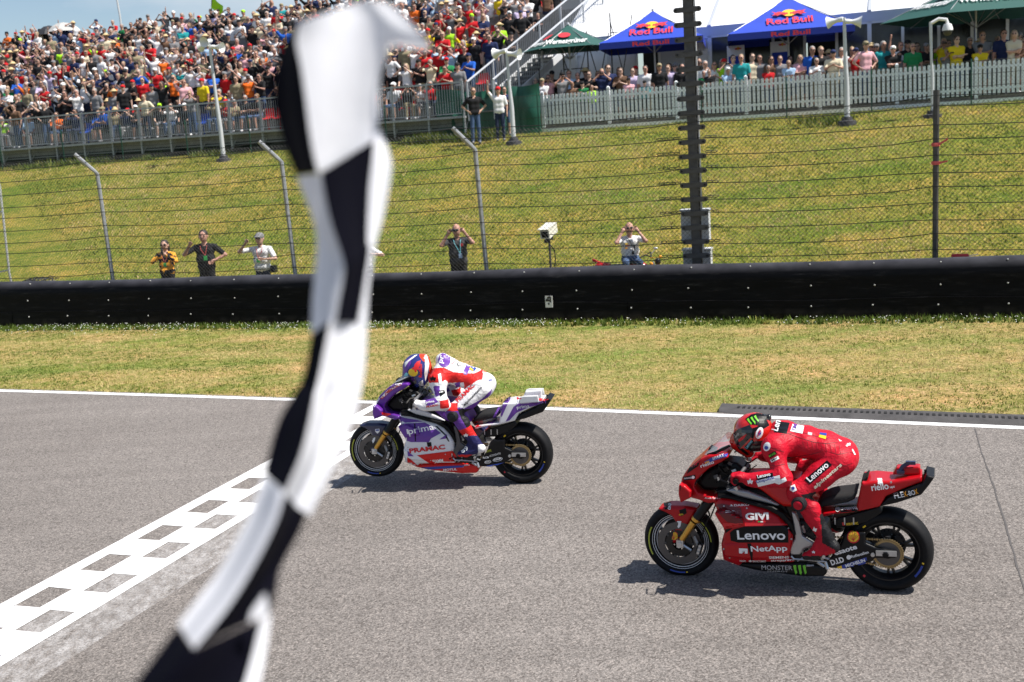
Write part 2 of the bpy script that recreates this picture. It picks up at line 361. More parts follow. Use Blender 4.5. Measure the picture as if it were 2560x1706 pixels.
# =================================================================== barrier
M_BELT = None
def m_belt():
    b = NB('rubber_belt'); n = b.noise(1.2, 5); st = b.noise(2.0, 6, vec=b.n('ShaderNodeMapping', Vector=b.co, Rotation=(0, 0, TA), Scale=(0.5, 3, 9)).outputs[0], rough=.7)
    c = b.ramp(st, [(0.35, (0.0012, 0.0012, 0.0016)), (0.55, (0.003, 0.003, 0.0036)), (0.66, (0.012, 0.0115, 0.012)), (.76, (.045, .045, .045))])
    sep = b.n('ShaderNodeSeparateXYZ', Vector=b.co).outputs['Z']
    dirt = b.n('ShaderNodeMapRange', Value=sep); dirt.inputs[1].default_value = 0.22; dirt.inputs[2].default_value = 0.02; dirt.inputs[3].default_value = 0; dirt.inputs[4].default_value = .75
    dn = b.mix(1.0, dirt.outputs[0], b.ramp(b.noise(6, 5), [(0.35, (0.1, .1, .1)), (0.7, (1, 1, 1))]), 'MULTIPLY')
    top_sheen = b.n('ShaderNodeMapRange', Value=sep); top_sheen.inputs[1].default_value = 0.80; top_sheen.inputs[2].default_value = 0.93; top_sheen.inputs[3].default_value = 0; top_sheen.inputs[4].default_value = .85  # paler towards the top: sky sheen put into the belt colour
    c = b.mix(b.mix(1.0, top_sheen.outputs[0], b.ramp(b.noise(2.5, 5), [(0.3, (.45, .45, .45)), (0.65, (1, 1, 1))]), 'MULTIPLY'), c, (.066, .066, .078))
    c = b.mix(dn, c, (.075, .062, .050)); b.link(c, b.b.inputs['Base Color']); b.link(b.ramp(n, [(0.3, (.36, .36, .36)), (0.7, (.46, .46, .46))]), b.b.inputs['Roughness'])
    b.b.inputs['Specular IOR Level'].default_value = .10
    b.bump(b.noise(1.6, 3), .25, .05); return b.m
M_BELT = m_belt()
bar = empty('safety_barrier', W(-4, BAR_D + .4, 0), 0, 'long black rubber belt barrier between the grass verge and the wire fence', 'barrier')
S = list(np.arange(-30, 22.1, .35))
def prof_at(s):
    w = .02 * (vnoise(np.array([s]), np.array([0.]), .5, 9)[0] - .5); h = .95 + .012 * math.sin(s * .9) + .01 * (vnoise(np.array([s]), np.array([5.]), .4, 2)[0] - .5)
    P = [(.0, -.02), (-.01 + w, .10), (.0 + w, .26), (.012 + w, .45), (.03 + w, .62)]
    for a in range(0, 181, 20): P.append((.03 + w + .22 - .22 * math.cos(R(a)) if a < 90 else .03 + w + .22 + (.42) * (-math.cos(R(a))), .70 + (h - .70) * math.sin(R(a))))
    P += [(.68, .4), (.68, -.02)]; return P
V = []; 
for s in S: V += [W(s, BAR_D + a, h) for a, h in prof_at(s)]
k = len(prof_at(0)); mb = MB(); mb.add(V, [(i * k + j, (i + 1) * k + j, (i + 1) * k + j + 1, i * k + j + 1) for i in range(len(S) - 1) for j in range(k - 1)])
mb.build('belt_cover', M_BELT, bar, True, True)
# lower belts laid over the main one, in separate lengths
s = -29.5
while s < 18:
    L = random.uniform(4.5, 7.5); q = MB(); zt = .36 + random.uniform(-.03, .02); V = []
    ss = np.linspace(s, s + L, 14)
    for i, a in enumerate(ss):
        w = .02 * (vnoise(np.array([a]), np.array([0.]), .5, 9)[0] - .5); sag = .012 * math.sin(i * .8)
        V += [W(a, BAR_D - .034 + w, -.02), W(a, BAR_D - .040 + w, .12), W(a, BAR_D - .026 + w, zt + sag), W(a, BAR_D - .004 + w, zt + sag + .004)]
    q.add(V, [(i * 4 + j, (i + 1) * 4 + j, (i + 1) * 4 + j + 1, i * 4 + j + 1) for i in range(13) for j in range(3)])
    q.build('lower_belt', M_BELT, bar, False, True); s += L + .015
M_BOLT = mat('bolt_zinc', (.42, .42, .40), .5, .3)
bo = None
for i in range(44):
    for zz, off in ((.905, -.0), (.56, -.0), (.24, -.0)):
        s = -29 + i * 1.0 + .35 + random.uniform(-.03, .03); pr = prof_at(s)
        # front offset at that height
        dd = np.interp(zz, [p[1] for p in pr[:10]], [p[0] for p in pr[:10]]) - (.040 if zz < .3 else 0.004)
        if bo is None:
            q = MB(); q.lathe([(0, -.012), (.010, -.010), (.015, 0), (.015, .012)], (0, 0, 0), N, 8); bo = q.build('bolt', M_BOLT, bar, False); o = bo
        else: o = bo.copy(); COL.objects.link(o)
        o.location = Vector(W(s, BAR_D + dd, zz + random.uniform(-.012, .012))) - bar.location
# marker plate with its black figure
sp, zp = at_d(1372, 755, BAR_D - .06)
pl = empty('marker_plate', W(sp, BAR_D - .05, zp), 0, 'small white number plate fixed on the black barrier', 'sign')
q = MB(); q.box((0, 0, 0), (.135, .012, .205), 0, (T, N, np.array([0, 0, 1.]))); q.build('plate', mat('plate_white', (.72, .71, .68), .6, var=.12, vscale=20), pl)
q = MB()
for cx, cz, w, h in ((.028, .045, .03, .11), (.005, .085, .05, .022), (-.012, .06, .026, .06), (-.022, .02, .07, .028), (-.005, -.035, .028, .035), (-.04, .045, .02, .02)):
    q.box(T * cx + N * -.008 + np.array([0, 0, cz]), (w, .006, h), 0, (T, N, np.array([0, 0, 1.])))
q.build('figure', mat('figure_black', (.02, .02, .02), .6), pl)

# =================================================================== grass in geometry
def tufts(name, n, sampler, hfun, mats, label, cat):
    s, d, z, pm = sampler(n); n = len(s); B = 4
    base = np.stack([T[0] * s + N[0] * d, T[1] * s + N[1] * d, z], 1)
    V = np.zeros((n, B, 3, 3), np.float32); hh = hfun(n, s, d)
    for b_ in range(B):
        az = RNG.uniform(0, 2 * np.pi, n); lean = RNG.uniform(.2, .9, n) * hh; w = RNG.uniform(.004, .011, n) * (hh / .06) ** .5 ; h = hh * RNG.uniform(.6, 1.15, n)
        o = base + np.stack([RNG.uniform(-.03, .03, n), RNG.uniform(-.03, .03, n), 0 * s], 1)
        px = np.stack([-np.sin(az), np.cos(az), 0 * az], 1) * w[:, None]
        V[:, b_, 0] = o - px; V[:, b_, 1] = o + px; V[:, b_, 2] = o + np.stack([np.cos(az) * lean, np.sin(az) * lean, h], 1)
    F = np.arange(n * B * 3).reshape(-1, 3); mi = np.repeat(pm, B)
    o = link(name, mesh_from(name, V.reshape(-1, 3), F, mats, mi)); tag(o, label, cat, kind='stuff'); return o
GM = [mat('blade_green', (.095, .145, .013), .75, spec=.2), mat('blade_yellow_green', (.235, .235, .050), .75, spec=.2), mat('blade_straw', (.50, .38, .175), .8, spec=.2), mat('blade_deep', (.075, .115, .016), .75, spec=.2)]
def sv(n):
    s = RNG.uniform(-19, 9.5, n); e = edge_d(s) + .03; kerb = s > -2.3; e = np.where(kerb, e + .45, e); d = e + (BAR_D - e) * RNG.uniform(0, 1, n)
    a = vnoise(s * .25, d, 1.1, 1) * .45 + vnoise(s * .5, d, 2.6, 2) * .55 + RNG.normal(0, .10, n)
    a = a + np.where((d - e) < .55 + .5 * vnoise(s, 0 * s, .9, 6), .16, 0) * (s > -4) + .10 * np.clip((s + 4) / 6, 0, 1) * (d < 15.2) - np.where(BAR_D - d < .8, .28, 0)
    pm = np.where(a < .26, 3, np.where(a < .42, 0, np.where(a < .58, 1, 2))); return s, d, 0 * s + .012, pm
tufts('verge_grass_blades', 52000, sv, lambda n, s, d: np.where(BAR_D - d < .55, .085, .028) * RNG.uniform(.6, 1.3, n), GM, 'short dry mown grass on the verge beside the track', 'grass')
def sh(n):
    d = RNG.uniform(22.5, 38.2, n); s = RNG.uniform(-40, 9, n) ; ok = (s > -15 - (d - 20) * 1.1) & (s < 2 + (d - 20) * .38 + 3); s, d = s[ok], d[ok]
    a = vnoise(s, d, .5, 11) * .42 + vnoise(s, d, 2.2, 12) * .38 + RNG.uniform(0, .28, len(s)); z = np.array([hz(x, np.array([y]))[0] for x, y in zip(s[:1], d[:1])])
    z = hill(s, d) + 0.10 * (vnoise(s, d, 0.35, 3) - .5) + 0.05 * (vnoise(s, d, 1.1, 4) - .5) - .01
    pm = np.where(a < .33, 3, np.where(a < .48, 0, np.where(a < .64, 1, 2))); return s, d, z, pm
tufts('hillside_grass_blades', 100000, sh, lambda n, s, d: RNG.uniform(.03, .085, n), GM, 'mottled green and straw grass covering the hillside behind the fence', 'grass')
# tall weeds below the grandstand
def sw(n):
    s = RNG.uniform(-40, -13.2, n); s = np.where(RNG.uniform(0, 1, n) < .3, RNG.uniform(-17, -13.4, n), s); d = 37.2 + RNG.uniform(0, 1.3, n); ok = vnoise(s, d * 0, .6, 8) > .25; s, d = s[ok], d[ok]
    return s, d, hill(s, d) - .02, RNG.choice([0, 3, 3, 1], len(s))
tufts('weed_strip', 3000, sw, lambda n, s, d: RNG.uniform(.12, .42, n) * np.clip(vnoise(s, 0 * s, .8, 5) * 1.4, .3, 1), GM, 'tall weeds growing along the foot of the grandstand', 'weeds')
# clover and dock patches on the slope right of centre
def sp2(n):
    u = RNG.normal(0, 1, n); c = RNG.choice(5, n); cs = np.array([-2.6, 7.6, 8.6, 6.2, -20])[c]; cd = np.array([36.6, 36.2, 35.0, 34.6, 36.9])[c]
    s = cs + RNG.normal(0, .55, n); d = cd + RNG.normal(0, .45, n); d = np.clip(d, 30, 37.8); return s, d, hill(s, d), RNG.choice([0, 3, 0, 1], n)
tufts('leafy_weed_patches', 1500, sp2, lambda n, s, d: RNG.uniform(.08, .2, n), GM, 'leafy green weed patches on the upper slope near the lamp posts', 'weeds')
# daisies along the barrier foot
n = 2300; s = RNG.uniform(-19, 9, n); d = BAR_D - np.abs(RNG.normal(.05, .45, n)) - .05; dens = np.where(s < -6, 1.0, .33); ok = RNG.uniform(0, 1, n) < dens * (.3 + vnoise(s, d, 1.0, 21)); s, d = s[ok], d[ok]; n = len(s)
c = np.stack([T[0] * s + N[0] * d, T[1] * s + N[1] * d, RNG.uniform(.05, .10, n)], 1); r = RNG.uniform(.007, .012, n)[:, None]
V = np.stack([c + r * np.array([1, 0, .2]), c + r * np.array([0, 1, .3]), c + r * np.array([-1, 0, .2]), c + r * np.array([0, -1, -.3])], 1).reshape(-1, 3)
o = link('daisies', mesh_from('daisies', V, np.arange(4 * n).reshape(-1, 4), mat('daisy_white', (.75, .76, .72), .7))); tag(o, 'tiny white daisies scattered in the grass at the barrier foot', 'flowers', kind='stuff')

# =================================================================== debris fence
M_GALV = mat('galvanised', (.30, .31, .32), .5, .55, var=.25, vscale=14, bump=.15, bscale=30)
M_GALVD = mat('dark_steel', (.075, .072, .070), .6, .4, var=.25, vscale=10)
M_CABLE = mat('steel_cable', (.035, .035, .035), .55, .5)
M_WIRE = mat('mesh_wire', (.085, .085, .085), .6, .4)
fence = empty('debris_fence', W(-4, FEN_D, 0), 0, 'tall wire rope and chain link debris fence behind the black barrier', 'fence')
posts = []
for (u, v, dark) in ((-160, 700, 0), (284, 690, 0), (741, 680, 0), (1220, 672, 0), (2337, 655, 1), (2980, 640, 0)):
    s, z = at_d(u, v, FEN_D); posts.append((s, dark))
    q = MB(); m = M_GALVD if dark else M_GALV; lean = -.10 if not dark else 0.03; top = 3.12
    if dark: q.tube([W(s, FEN_D, -.1), W(s + lean * .5, FEN_D, 2.0), W(s + lean, FEN_D, 3.62)], [.05, .05, .055], 8)
    else: q.tube([W(s, FEN_D, -.1), W(s + lean, FEN_D, top), W(s + lean - .06, FEN_D - .05, top + .08), W(s + lean - .34, FEN_D - .22, top + .43)], .043, 8)
    q.build('post', m, fence, True, True)
CZ = [.98 + .262 * i for i in range(9)]
ps = sorted([(s, dk_) for s, dk_ in posts] + [(at_d(1742, 660, FEN_D)[0], 2)])
# cables, each rope one part, sagging a touch between the posts
for i, z in enumerate(CZ + [3.36, 3.52]):
    q = MB(); pts = []
    for (a, da), (b, db) in zip(ps[:-1], ps[1:]):
        for t in np.linspace(0, 1, 7)[:-1]:
            lean = lambda zz, dk_: (-.10 * min(zz, 3.1) / 3.1 - (0 if zz < 3.15 else (zz - 3.15) * .8)) if dk_ == 0 else 0
            s0 = a + lean(z, da); s1 = b + lean(z, db); zz = z - .05 * 4 * t * (1 - t) + .02 * math.sin(i * 2.1 + a)
            dd = -.045 - (0 if z < 3.15 else (z - 3.15) * .5)
            pts.append(W(s0 + (s1 - s0) * t, FEN_D + dd, zz))
    pts.append(W(ps[-1][0], FEN_D - .05, z)); q.tube(pts, .0075, 5); q.build('cable', M_CABLE, fence, True, True)
q = MB(); z0, z1 = .2, 3.45; H_ = z1 - z0; a0, a1 = -30.0, 13.0; r = .0027; st = .078
def strip(p0, p1):
    p0 = np.array(p0); p1 = np.array(p1); x, y, zz = vrot(p1 - p0)
    q.add([p0 + x * r, p0 - x * r * .5 + y * r * .87, p0 - x * r * .5 - y * r * .87, p1 + x * r, p1 - x * r * .5 + y * r * .87, p1 - x * r * .5 - y * r * .87], [(0, 1, 4, 3), (1, 2, 5, 4), (2, 0, 3, 5)])
for i in range(int((a1 - a0 + H_) / st)):
    s = a0 - H_ + i * st; strip(W(s, FEN_D + .055, z0), W(s + H_, FEN_D + .055, z1)); strip(W(s + H_, FEN_D + .060, z0), W(s, FEN_D + .060, z1))
mm = q.build('chain_link_mesh', M_WIRE, fence, False, True); mm['kind'] = 'stuff'
# tension post with its stack of plates
s5, _ = at_d(1744, 662, FEN_D)
tp = empty('tension_post', W(s5, FEN_D, 0), 0, 'tall dark steel post with a stack of short cross plates, right of centre', 'post')
q = MB(); X, Y, Z = T, N, np.array([0, 0, 1.0]); lean = -.0
for off in (-.075, .075): q.box(np.array(W(s5, FEN_D, 3.35)) + N * off, (.16, .014, 6.9), 0, (X, Y, Z))
q.box(np.array(W(s5, FEN_D, 3.35)), (.012, .14, 6.88), 0, (X, Y, Z)); q.build('column', M_GALVD, tp, False, True)
q = MB(); q.box(np.array(W(s5 + .105, FEN_D + .03, 2.75)), (.022, .05, 5.4), 0, (X, Y, Z)); q.build('cable_duct', mat('duct_grey', (.42, .43, .45), .5), tp, False, True)
p0_ = None
for i in range(22):
    z = 1.0 + .252 * i
    if p0_ is None:
        q = MB(); n_ = 8; w = .20; h = .045
        out = [(w * 1.0 + h * math.cos(a), h * math.sin(a)) for a in np.linspace(-math.pi / 2, math.pi / 2, 6)] + [(-w + h * math.cos(a), h * math.sin(a)) for a in np.linspace(math.pi / 2, 1.5 * math.pi, 6)]
        V = [T * a - N * .012 + Z * b for a, b in out] + [T * a + N * .012 + Z * b for a, b in out]; k = len(out)
        q.add(V, [tuple(range(k)), tuple(range(2 * k - 1, k - 1, -1))] + [(j, k + j, k + (j + 1) % k, (j + 1) % k) for j in range(k)])
        for sx in (-1, 1): q.cyl(T * sx * .2 - N * .014, T * sx * .2 - N * .030, .018, n=8, mi=1)
        p0_ = q.build('cross_plate', [M_GALVD, mat('hole', (.01, .01, .01), .8)], tp); o = p0_
    else: o = p0_.copy(); COL.objects.link(o)
    o.location = Vector(W(s5, FEN_D - .10, z)) - tp.location
# chain links joining the ropes to the plates
q = MB(); ring = [(.034 * math.cos(a) + (.02 if math.cos(a) > 0 else -.02), .018 * math.sin(a)) for a in np.linspace(0, 2 * math.pi, 10, endpoint=False)]
q.tube([T * a + Z * b for a, b in ring], .007, 4, closed=True); cl = q.build('chain_link', M_GALVD, tp); first = True
for i in range(9):
    for sx in (-1, 1):
        for j in range(4 if sx < 0 else 2):
            o = cl if first else cl.copy()
            if not first: COL.objects.link(o)
            first = False
            o.location = Vector(W(s5 + sx * (.28 + j * .10), FEN_D - .09, CZ[i] + .02)) - tp.location
for (u0, v0, u1, v1, nm, lb) in ((1703, 524, 1775, 600, 'cable_box', 'grey metal box with slanted lid mounted on the tension post'), (1709, 622, 1780, 690, 'cable_box', 'grey metal box just above the barrier at the tension post foot')):
    sa, za = at_d(u0, v0, FEN_D + .2); sb, zb = at_d(u1, v1, FEN_D + .2); bx = empty(nm, W((sa + sb) / 2, FEN_D + .2, zb), 0, lb, 'box', 'boxes on the tension post'); w = sb - sa; h = za - zb
    q = MB(); q.box(np.array(W((sa + sb) / 2, FEN_D + .22, (za + zb) / 2 - .02)), (w, .2, h - .04), 0, (X, Y, Z)); q.build('housing', mat('box_grey', (.56, .58, .61), .55, var=.08), bx, False, True)
    q = MB(); q.box(np.array(W((sa + sb) / 2, FEN_D + .21, za - .015)), (w + .03, .25, .03), 0, (X, Y, Z)); q.build('lid', mat('box_grey', (.5, .5, .5)), bx, False, True)
# red ribbons on the dark post, red cylinder on the rope
M_RED = mat('red_plastic', (.52, .02, .025), .4)
s7 = posts[4][0]
for j, (u, v) in enumerate(((2335, 362), (2336, 408))):
    s, z = at_d(u, v, FEN_D); e = MB(); e.lathe([(.066, -.03), (.07, 0), (.066, .03)], W(s7 + .02 * z / 3, FEN_D, z), (0, 0, 1), 10)
    e.add([W(s7 + .06, FEN_D - .07, z - .02), W(s7 + .2, FEN_D - .09, z + (.06 if j == 0 else .015)), W(s7 + .21, FEN_D - .09, z + (.10 if j == 0 else .035)), W(s7 + .06, FEN_D - .07, z + .02)], [(0, 1, 2, 3)])
    o = e.build('ribbon', mat('ribbon_red', (.62, .10, .10), .7)); tag(o, ['red ribbon with a raised tail, upper of two on the dark fence post', 'red ribbon knotted lower on the dark fence post'][j], 'ribbon', 'ribbons on the dark post')
s, z = at_d(2400, 641, FEN_D - .06); e = MB(); e.lathe([(0, -.14), (.034, -.135), (.042, -.12), (.042, .12), (.034, .135), (0, .14)], W(s, FEN_D - .07, z), T, 14); e.tube([W(s + .13, FEN_D - .07, z), W(s + .20, FEN_D - .06, z + .012), W(s + .28, FEN_D - .05, z + .02)], .008, 5, 1)
tag(e.build('rope_buoy', [M_RED, mat('plate_white', (.7, .7, .7))], None, True), 'red cylinder hanging on the lowest fence rope at the far right', 'float')

# truss leg and cables at the far left edge
s, z0_ = at_d(28, 680, PEO_D + .2); s2, z2_ = at_d(0, 470, PEO_D + .2)
tr = empty('truss_stand', W(s, PEO_D + .2, 0), 0, 'white tubular truss stand at the left picture edge', 'truss')
M_ALU = mat('aluminium', (.62, .63, .64), .35, .6)
q = MB(); q.tube([W(s, PEO_D + .2, 0), W(s + (s2 - s) * .0 - .06, PEO_D + .2, z0_), W(s2, PEO_D + .2, z2_), W(s2 - .08, PEO_D + .2, z2_ + .6)], .028, 8); q.build('leg', M_ALU, tr, True, True)
q = MB(); q.tube([W(s - .5, PEO_D + .2, 0), W(s - .62, PEO_D + .2, z2_ + .6)], .028, 8); q.build('leg', M_ALU, tr, True, True)
for a, b in ((z0_ + .04, z0_ - .04), (z2_ - .55, z2_ - .75), (z2_ - .55, z2_ - 1.15)):
    q = MB(); q.tube([W(s - .06 + (s2 - s) * max(0, (a - z0_) / (z2_ - z0_)), PEO_D + .2, a), W(s - .6, PEO_D + .2, b)], .02, 7); q.build('brace', M_ALU, tr, True, True)
q = MB(); random.seed(3)
for j in range(7):
    s, z = at_d(90, 677, 24.4); pts = []
    for t in np.linspace(0, 1, 14):
        a = s - .55 + 1.0 * t; dd = 24.4 + .16 * math.sin(t * 9 + j * 1.3) + j * .03; pts.append(W(a, dd, float(hill(a, dd)) + .05 + .04 * random.random() + .05 * math.sin(t * math.pi)))
    q.tube(pts, .011, 5)
tag(q.build('cable_coil', mat('cable_black', (.02, .02, .02), .5), None, True), 'heap of black cables lying on the grass near the truss stand', 'cable')
# =================================================================== text and flat print
_TX = {}
def text_mesh(txt, bold=0.0, shear=0.0, space=1.0):
    key = (txt, bold, shear, space)
    if key in _TX: return _TX[key]
    cu = bpy.data.curves.new('t', 'FONT'); cu.body = txt; cu.size = 1; cu.offset = bold; cu.shear = shear; cu.resolution_u = 3; cu.space_character = space
    o = bpy.data.objects.new('t', cu); COL.objects.link(o); dg = bpy.context.evaluated_depsgraph_get(); dg.update()
    me = o.evaluated_get(dg).to_mesh(); V = np.array([v.co[:] for v in me.vertices]); F = [tuple(p.vertices) for p in me.polygons]
    o.evaluated_get(dg).to_mesh_clear(); bpy.data.objects.remove(o); bpy.data.curves.remove(cu)
    lo = V.min(0); hi = V.max(0); V = V[:, :2] - lo[:2]; _TX[key] = (V, F, hi[0] - lo[0], hi[1] - lo[1]); return _TX[key]
def plane_words(parent, txt, org, xd, yd, width, height, m, bold, shear, name, off):   # each word its own piece
    ws_ = txt.split(' '); tot = sum(text_mesh(w, bold, shear)[2] for w in ws_) + .28 * (len(ws_) - 1); x = 0.0
    for w in ws_: tw = text_mesh(w, bold, shear)[2]; plane_text(parent, w, np.asarray(org) + np.asarray(xd) * width * x / tot, xd, yd, width * tw / tot, height, m, bold, shear, name, off); x += tw + .28
def plane_text(parent, txt, org, xd, yd, width, height, m, bold=.02, shear=0, name='lettering', off=0.0, world=True):
    V, F, w, h = text_mesh(txt, bold, shear); xd = np.asarray(xd, float); yd = np.asarray(yd, float); n = np.cross(xd, yd); n /= np.linalg.norm(n)
    P = np.asarray(org, float) + np.outer(V[:, 0] / w * width, xd) + np.outer(V[:, 1] / h * height, yd) + n * off
    if world and parent is not None: P = P - np.array(parent.location)
    return link(name, mesh_from(name, P, F, m), parent)
def poly_plate(parent, pts, org, xd, yd, m, off=0.0, name='emblem', world=True):
    xd = np.asarray(xd, float); yd = np.asarray(yd, float); n = np.cross(xd, yd); n /= np.linalg.norm(n)
    P = [np.asarray(org, float) + a * xd + b * yd + n * off for a, b in pts]
    if world and parent is not None: P = [p - np.array(parent.location) for p in P]
    bm = bmesh.new(); bm.faces.new([bm.verts.new(p) for p in P]); bmesh.ops.triangulate(bm, faces=bm.faces[:]); me = bpy.data.meshes.new(name); bm.to_mesh(me); bm.free(); me.materials.append(m)
    return link(name, me, parent)
BULL = [(0.02, .10), (.0, .22), (.07, .27), (.03, .36), (.14, .33), (.22, .44), (.34, .42), (.46, .52), (.60, .50), (.72, .40), (.84, .52), (.98, .60), (.90, .46), (.80, .34), (.86, .20), (.98, .10), (.88, .08), (.76, .18), (.66, .16), (.70, .02), (.60, .0), (.52, .14), (.36, .16), (.26, .04), (.16, .02), (.20, .14), (.12, .18)]
BULL = [(1 - a, b) for a, b in BULL]      # head at the right
def bulls(parent, c, xd, yd, w, mr, my, off, world=True):
    xd = np.asarray(xd, float); yd = np.asarray(yd, float); c = np.asarray(c, float)
    poly_plate(parent, [(w * .21 * math.cos(a), w * .21 * math.sin(a)) for a in np.linspace(0, 2 * math.pi, 20, endpoint=False)], c + yd * w * .02, xd, yd, my, off, 'emblem_disc', world)
    for sx in (-1, 1):
        P = [(sx * (w * .03 + (1 - a) * w * .47), (b - .28) * w * .47) for a, b in BULL]
        if sx > 0: P = P[::-1]
        poly_plate(parent, P, c, xd, yd, mr, off * 1.8, 'emblem_animal', world)

def at_hill(u, v):
    r = ray(u, v); best = None
    for y in np.arange(24, 60, .05):
        p = _C + r * (y / r[1]); s, d = sd(p)
        if d > 22.3 and p[2] <= float(hill(s, d)): return s, d, float(hill(s, d))
    p = _C + r * (39 / r[1]); s, d = sd(p); return s, min(d, 37.6), 3.42
Z = np.array([0, 0, 1.0])
# =================================================================== grandstand
SR, _ = at_d(1160, 290, STAND_D); SL = -46.0; FZ = 4.2; RD, RH, NR = .85, .36, 13
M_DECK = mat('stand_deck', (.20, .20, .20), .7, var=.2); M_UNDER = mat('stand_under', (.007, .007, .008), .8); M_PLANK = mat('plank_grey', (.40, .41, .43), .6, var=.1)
stand = empty('grandstand', W(-16, STAND_D, 3.4), 0, 'long stepped grandstand with grey front railing filling the upper left', 'grandstand')
for r in range(NR):
    q = MB(); d0 = STAND_D + .25 + r * RD; z = FZ + r * RH
    q.add([W(SL, d0, z), W(SR + r * .14, d0, z), W(SR + (r + 1) * .14, d0 + RD, z), W(SL, d0 + RD, z), W(SL, d0, z - RH), W(SR + r * .14, d0, z - RH)], [(0, 1, 2, 3), (4, 5, 1, 0)]); q.build('step', M_DECK, stand, False, True)
q = MB(); d1 = STAND_D + .25 + NR * RD; zt = FZ + NR * RH
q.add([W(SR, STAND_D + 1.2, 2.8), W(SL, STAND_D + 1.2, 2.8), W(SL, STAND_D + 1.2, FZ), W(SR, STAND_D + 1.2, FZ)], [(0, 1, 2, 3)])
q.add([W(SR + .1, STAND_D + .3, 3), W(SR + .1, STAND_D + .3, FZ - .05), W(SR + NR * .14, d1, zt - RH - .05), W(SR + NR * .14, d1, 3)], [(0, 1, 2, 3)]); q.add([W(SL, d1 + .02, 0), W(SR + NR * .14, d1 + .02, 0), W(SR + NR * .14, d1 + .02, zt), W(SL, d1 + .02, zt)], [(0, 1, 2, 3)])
q.build('under_shade_sheet', M_UNDER, stand, False, True)  # near-black sheets paint the shade beneath the stand
q = MB(); q.box(np.array(W((SL + SR) / 2, STAND_D + .06, FZ - .05)), (SR - SL, .42, .07), 0, (T, N, Z)); q.build('front_plank', M_PLANK, stand, False, True)
q = MB(); q.box(np.array(W((SL + SR) / 2, STAND_D + .20, FZ - .42)), (SR - SL, .06, .05), 0, (T, N, Z)); q.build('lower_beam', mat('beam_grey', (.22, .23, .24), .6, .3), stand, False, True)
M_RAIL = mat('rail_steel', (.36, .38, .40), .45, .4, var=.1)
s = SR; i = 0; panel0 = None; post0 = None; PS = 1.33
while s > SL + 1:
    if post0 is None:
        q = MB(); q.box((0, 0, .30), (.07, .07, 1.75), 0, (T, N, Z)); q.add([T * -.03 + N * -.05 + Z * -.6, T * .03 + N * -.05 + Z * -.6, T * .03 + N * .35 + Z * -.2, T * -.03 + N * .35 + Z * -.2], [(0, 1, 2, 3)]); post0 = q.build('railing_post', M_RAIL, stand)
        q = MB()
        for a in np.arange(.09, PS, .095): q.box(T * -a + Z * .56, (.018, .018, .98), 0, (T, N, Z))
        q.box(T * -PS / 2 + Z * .08, (PS, .03, .03), 0, (T, N, Z)); panel0 = q.build('railing_panel', M_RAIL, stand)
        q = MB(); q.box(T * -PS / 2 + Z * 1.13, (PS + .02, .06, .055), 0, (T, N, Z)); rail0 = q.build('top_rail', M_RAIL, stand)
        oo = [post0, panel0, rail0]
    else:
        oo = [x.copy() for x in (post0, panel0, rail0)]
        for x in oo: COL.objects.link(x)
    for x in oo: x.location = Vector(W(s, STAND_D, FZ)) - stand.location
    s -= PS; i += 1
# rail along the top row
q = MB(); q.beam(W(SL, d1 - .05, zt + .75), W(SR + NR * .14, d1 - .05, zt + .75), .05, .05)
for a in np.arange(SL, SR + 2, 1.5): q.box(np.array(W(a, d1 - .05, zt + .1)), (.05, .05, 1.3), 0, (T, N, Z))
q.build('rear_rail', M_RAIL, stand, False, True)
q = MB(); q.add([W(SL, d1, zt - .3), W(SR + 1.8, d1, zt - .3), W(SR + 1.8, d1, zt + .6), W(SL, d1, zt + .6)], [(0, 1, 2, 3)]); q.build('rear_screen', mat('screen_grey', (.40, .42, .45), .7), stand, False, True)
# sloped end stair with its rails
M_STEEL = mat('stair_steel', (.52, .54, .57), .45, .35)
def along(t, off, z): return np.array(W(SR + .15 + off + t * NR * .155, STAND_D + .1 + t * (NR * RD), FZ + t * NR * RH * .98 + z))
for off in (0.0, .95):
    q = MB(); q.tube([along(0, off, 1.12), along(1.05, off, 1.12)], .04, 8); q.build('stair_rail', M_STEEL, stand, True, True)
    q = MB()
    for t in np.linspace(0, 1, 76): q.beam(along(t, off, .1), along(t, off, 1.08), .018, .018, 0, N)
    q.build('stair_bars', M_RAIL, stand, False, True)
    for t in np.linspace(0, 1, 7): q = MB(); q.beam(along(t, off, -.2), along(t, off, 1.1), .06, .06, 0, N); q.build('railing_post', M_STEEL, stand, False, True)
    q = MB(); q.beam(along(.05, off, -.05), along(1.03, off, -.05), .06, .26); q.build('stringer', mat('stringer_white', (.60, .61, .62), .5), stand, False, True)
for k in range(NR * 2):
    t = (k + .5) / (NR * 2); q = MB(); q.box((along(t, 0, 0) + along(t, .95, 0)) / 2, (.95, .3, .04), 0, (T, N, Z)); q.build('tread', M_DECK, stand, False, True)
q = MB()
for a in range(5):
    s0 = SR + 1.25 + a * .75; z1 = FZ + .3 + a * .62; d_ = STAND_D + 2.0 + a * .6
    q.tube([W(s0, d_, 3.3), W(s0, d_, z1 + .6)], .026, 6); q.tube([W(s0, d_, 3.5), W(s0 + .75, d_ + .3, z1 + .5)], .018, 5); q.tube([W(s0 + .75, d_ + .3, 3.5), W(s0, d_, z1 + .3)], .018, 5); q.tube([W(s0, d_, z1 - .1), W(s0 + .9, d_, z1 - .1)], .018, 5)
q.build('scaffold_braces', M_GALVD, stand, True, True)
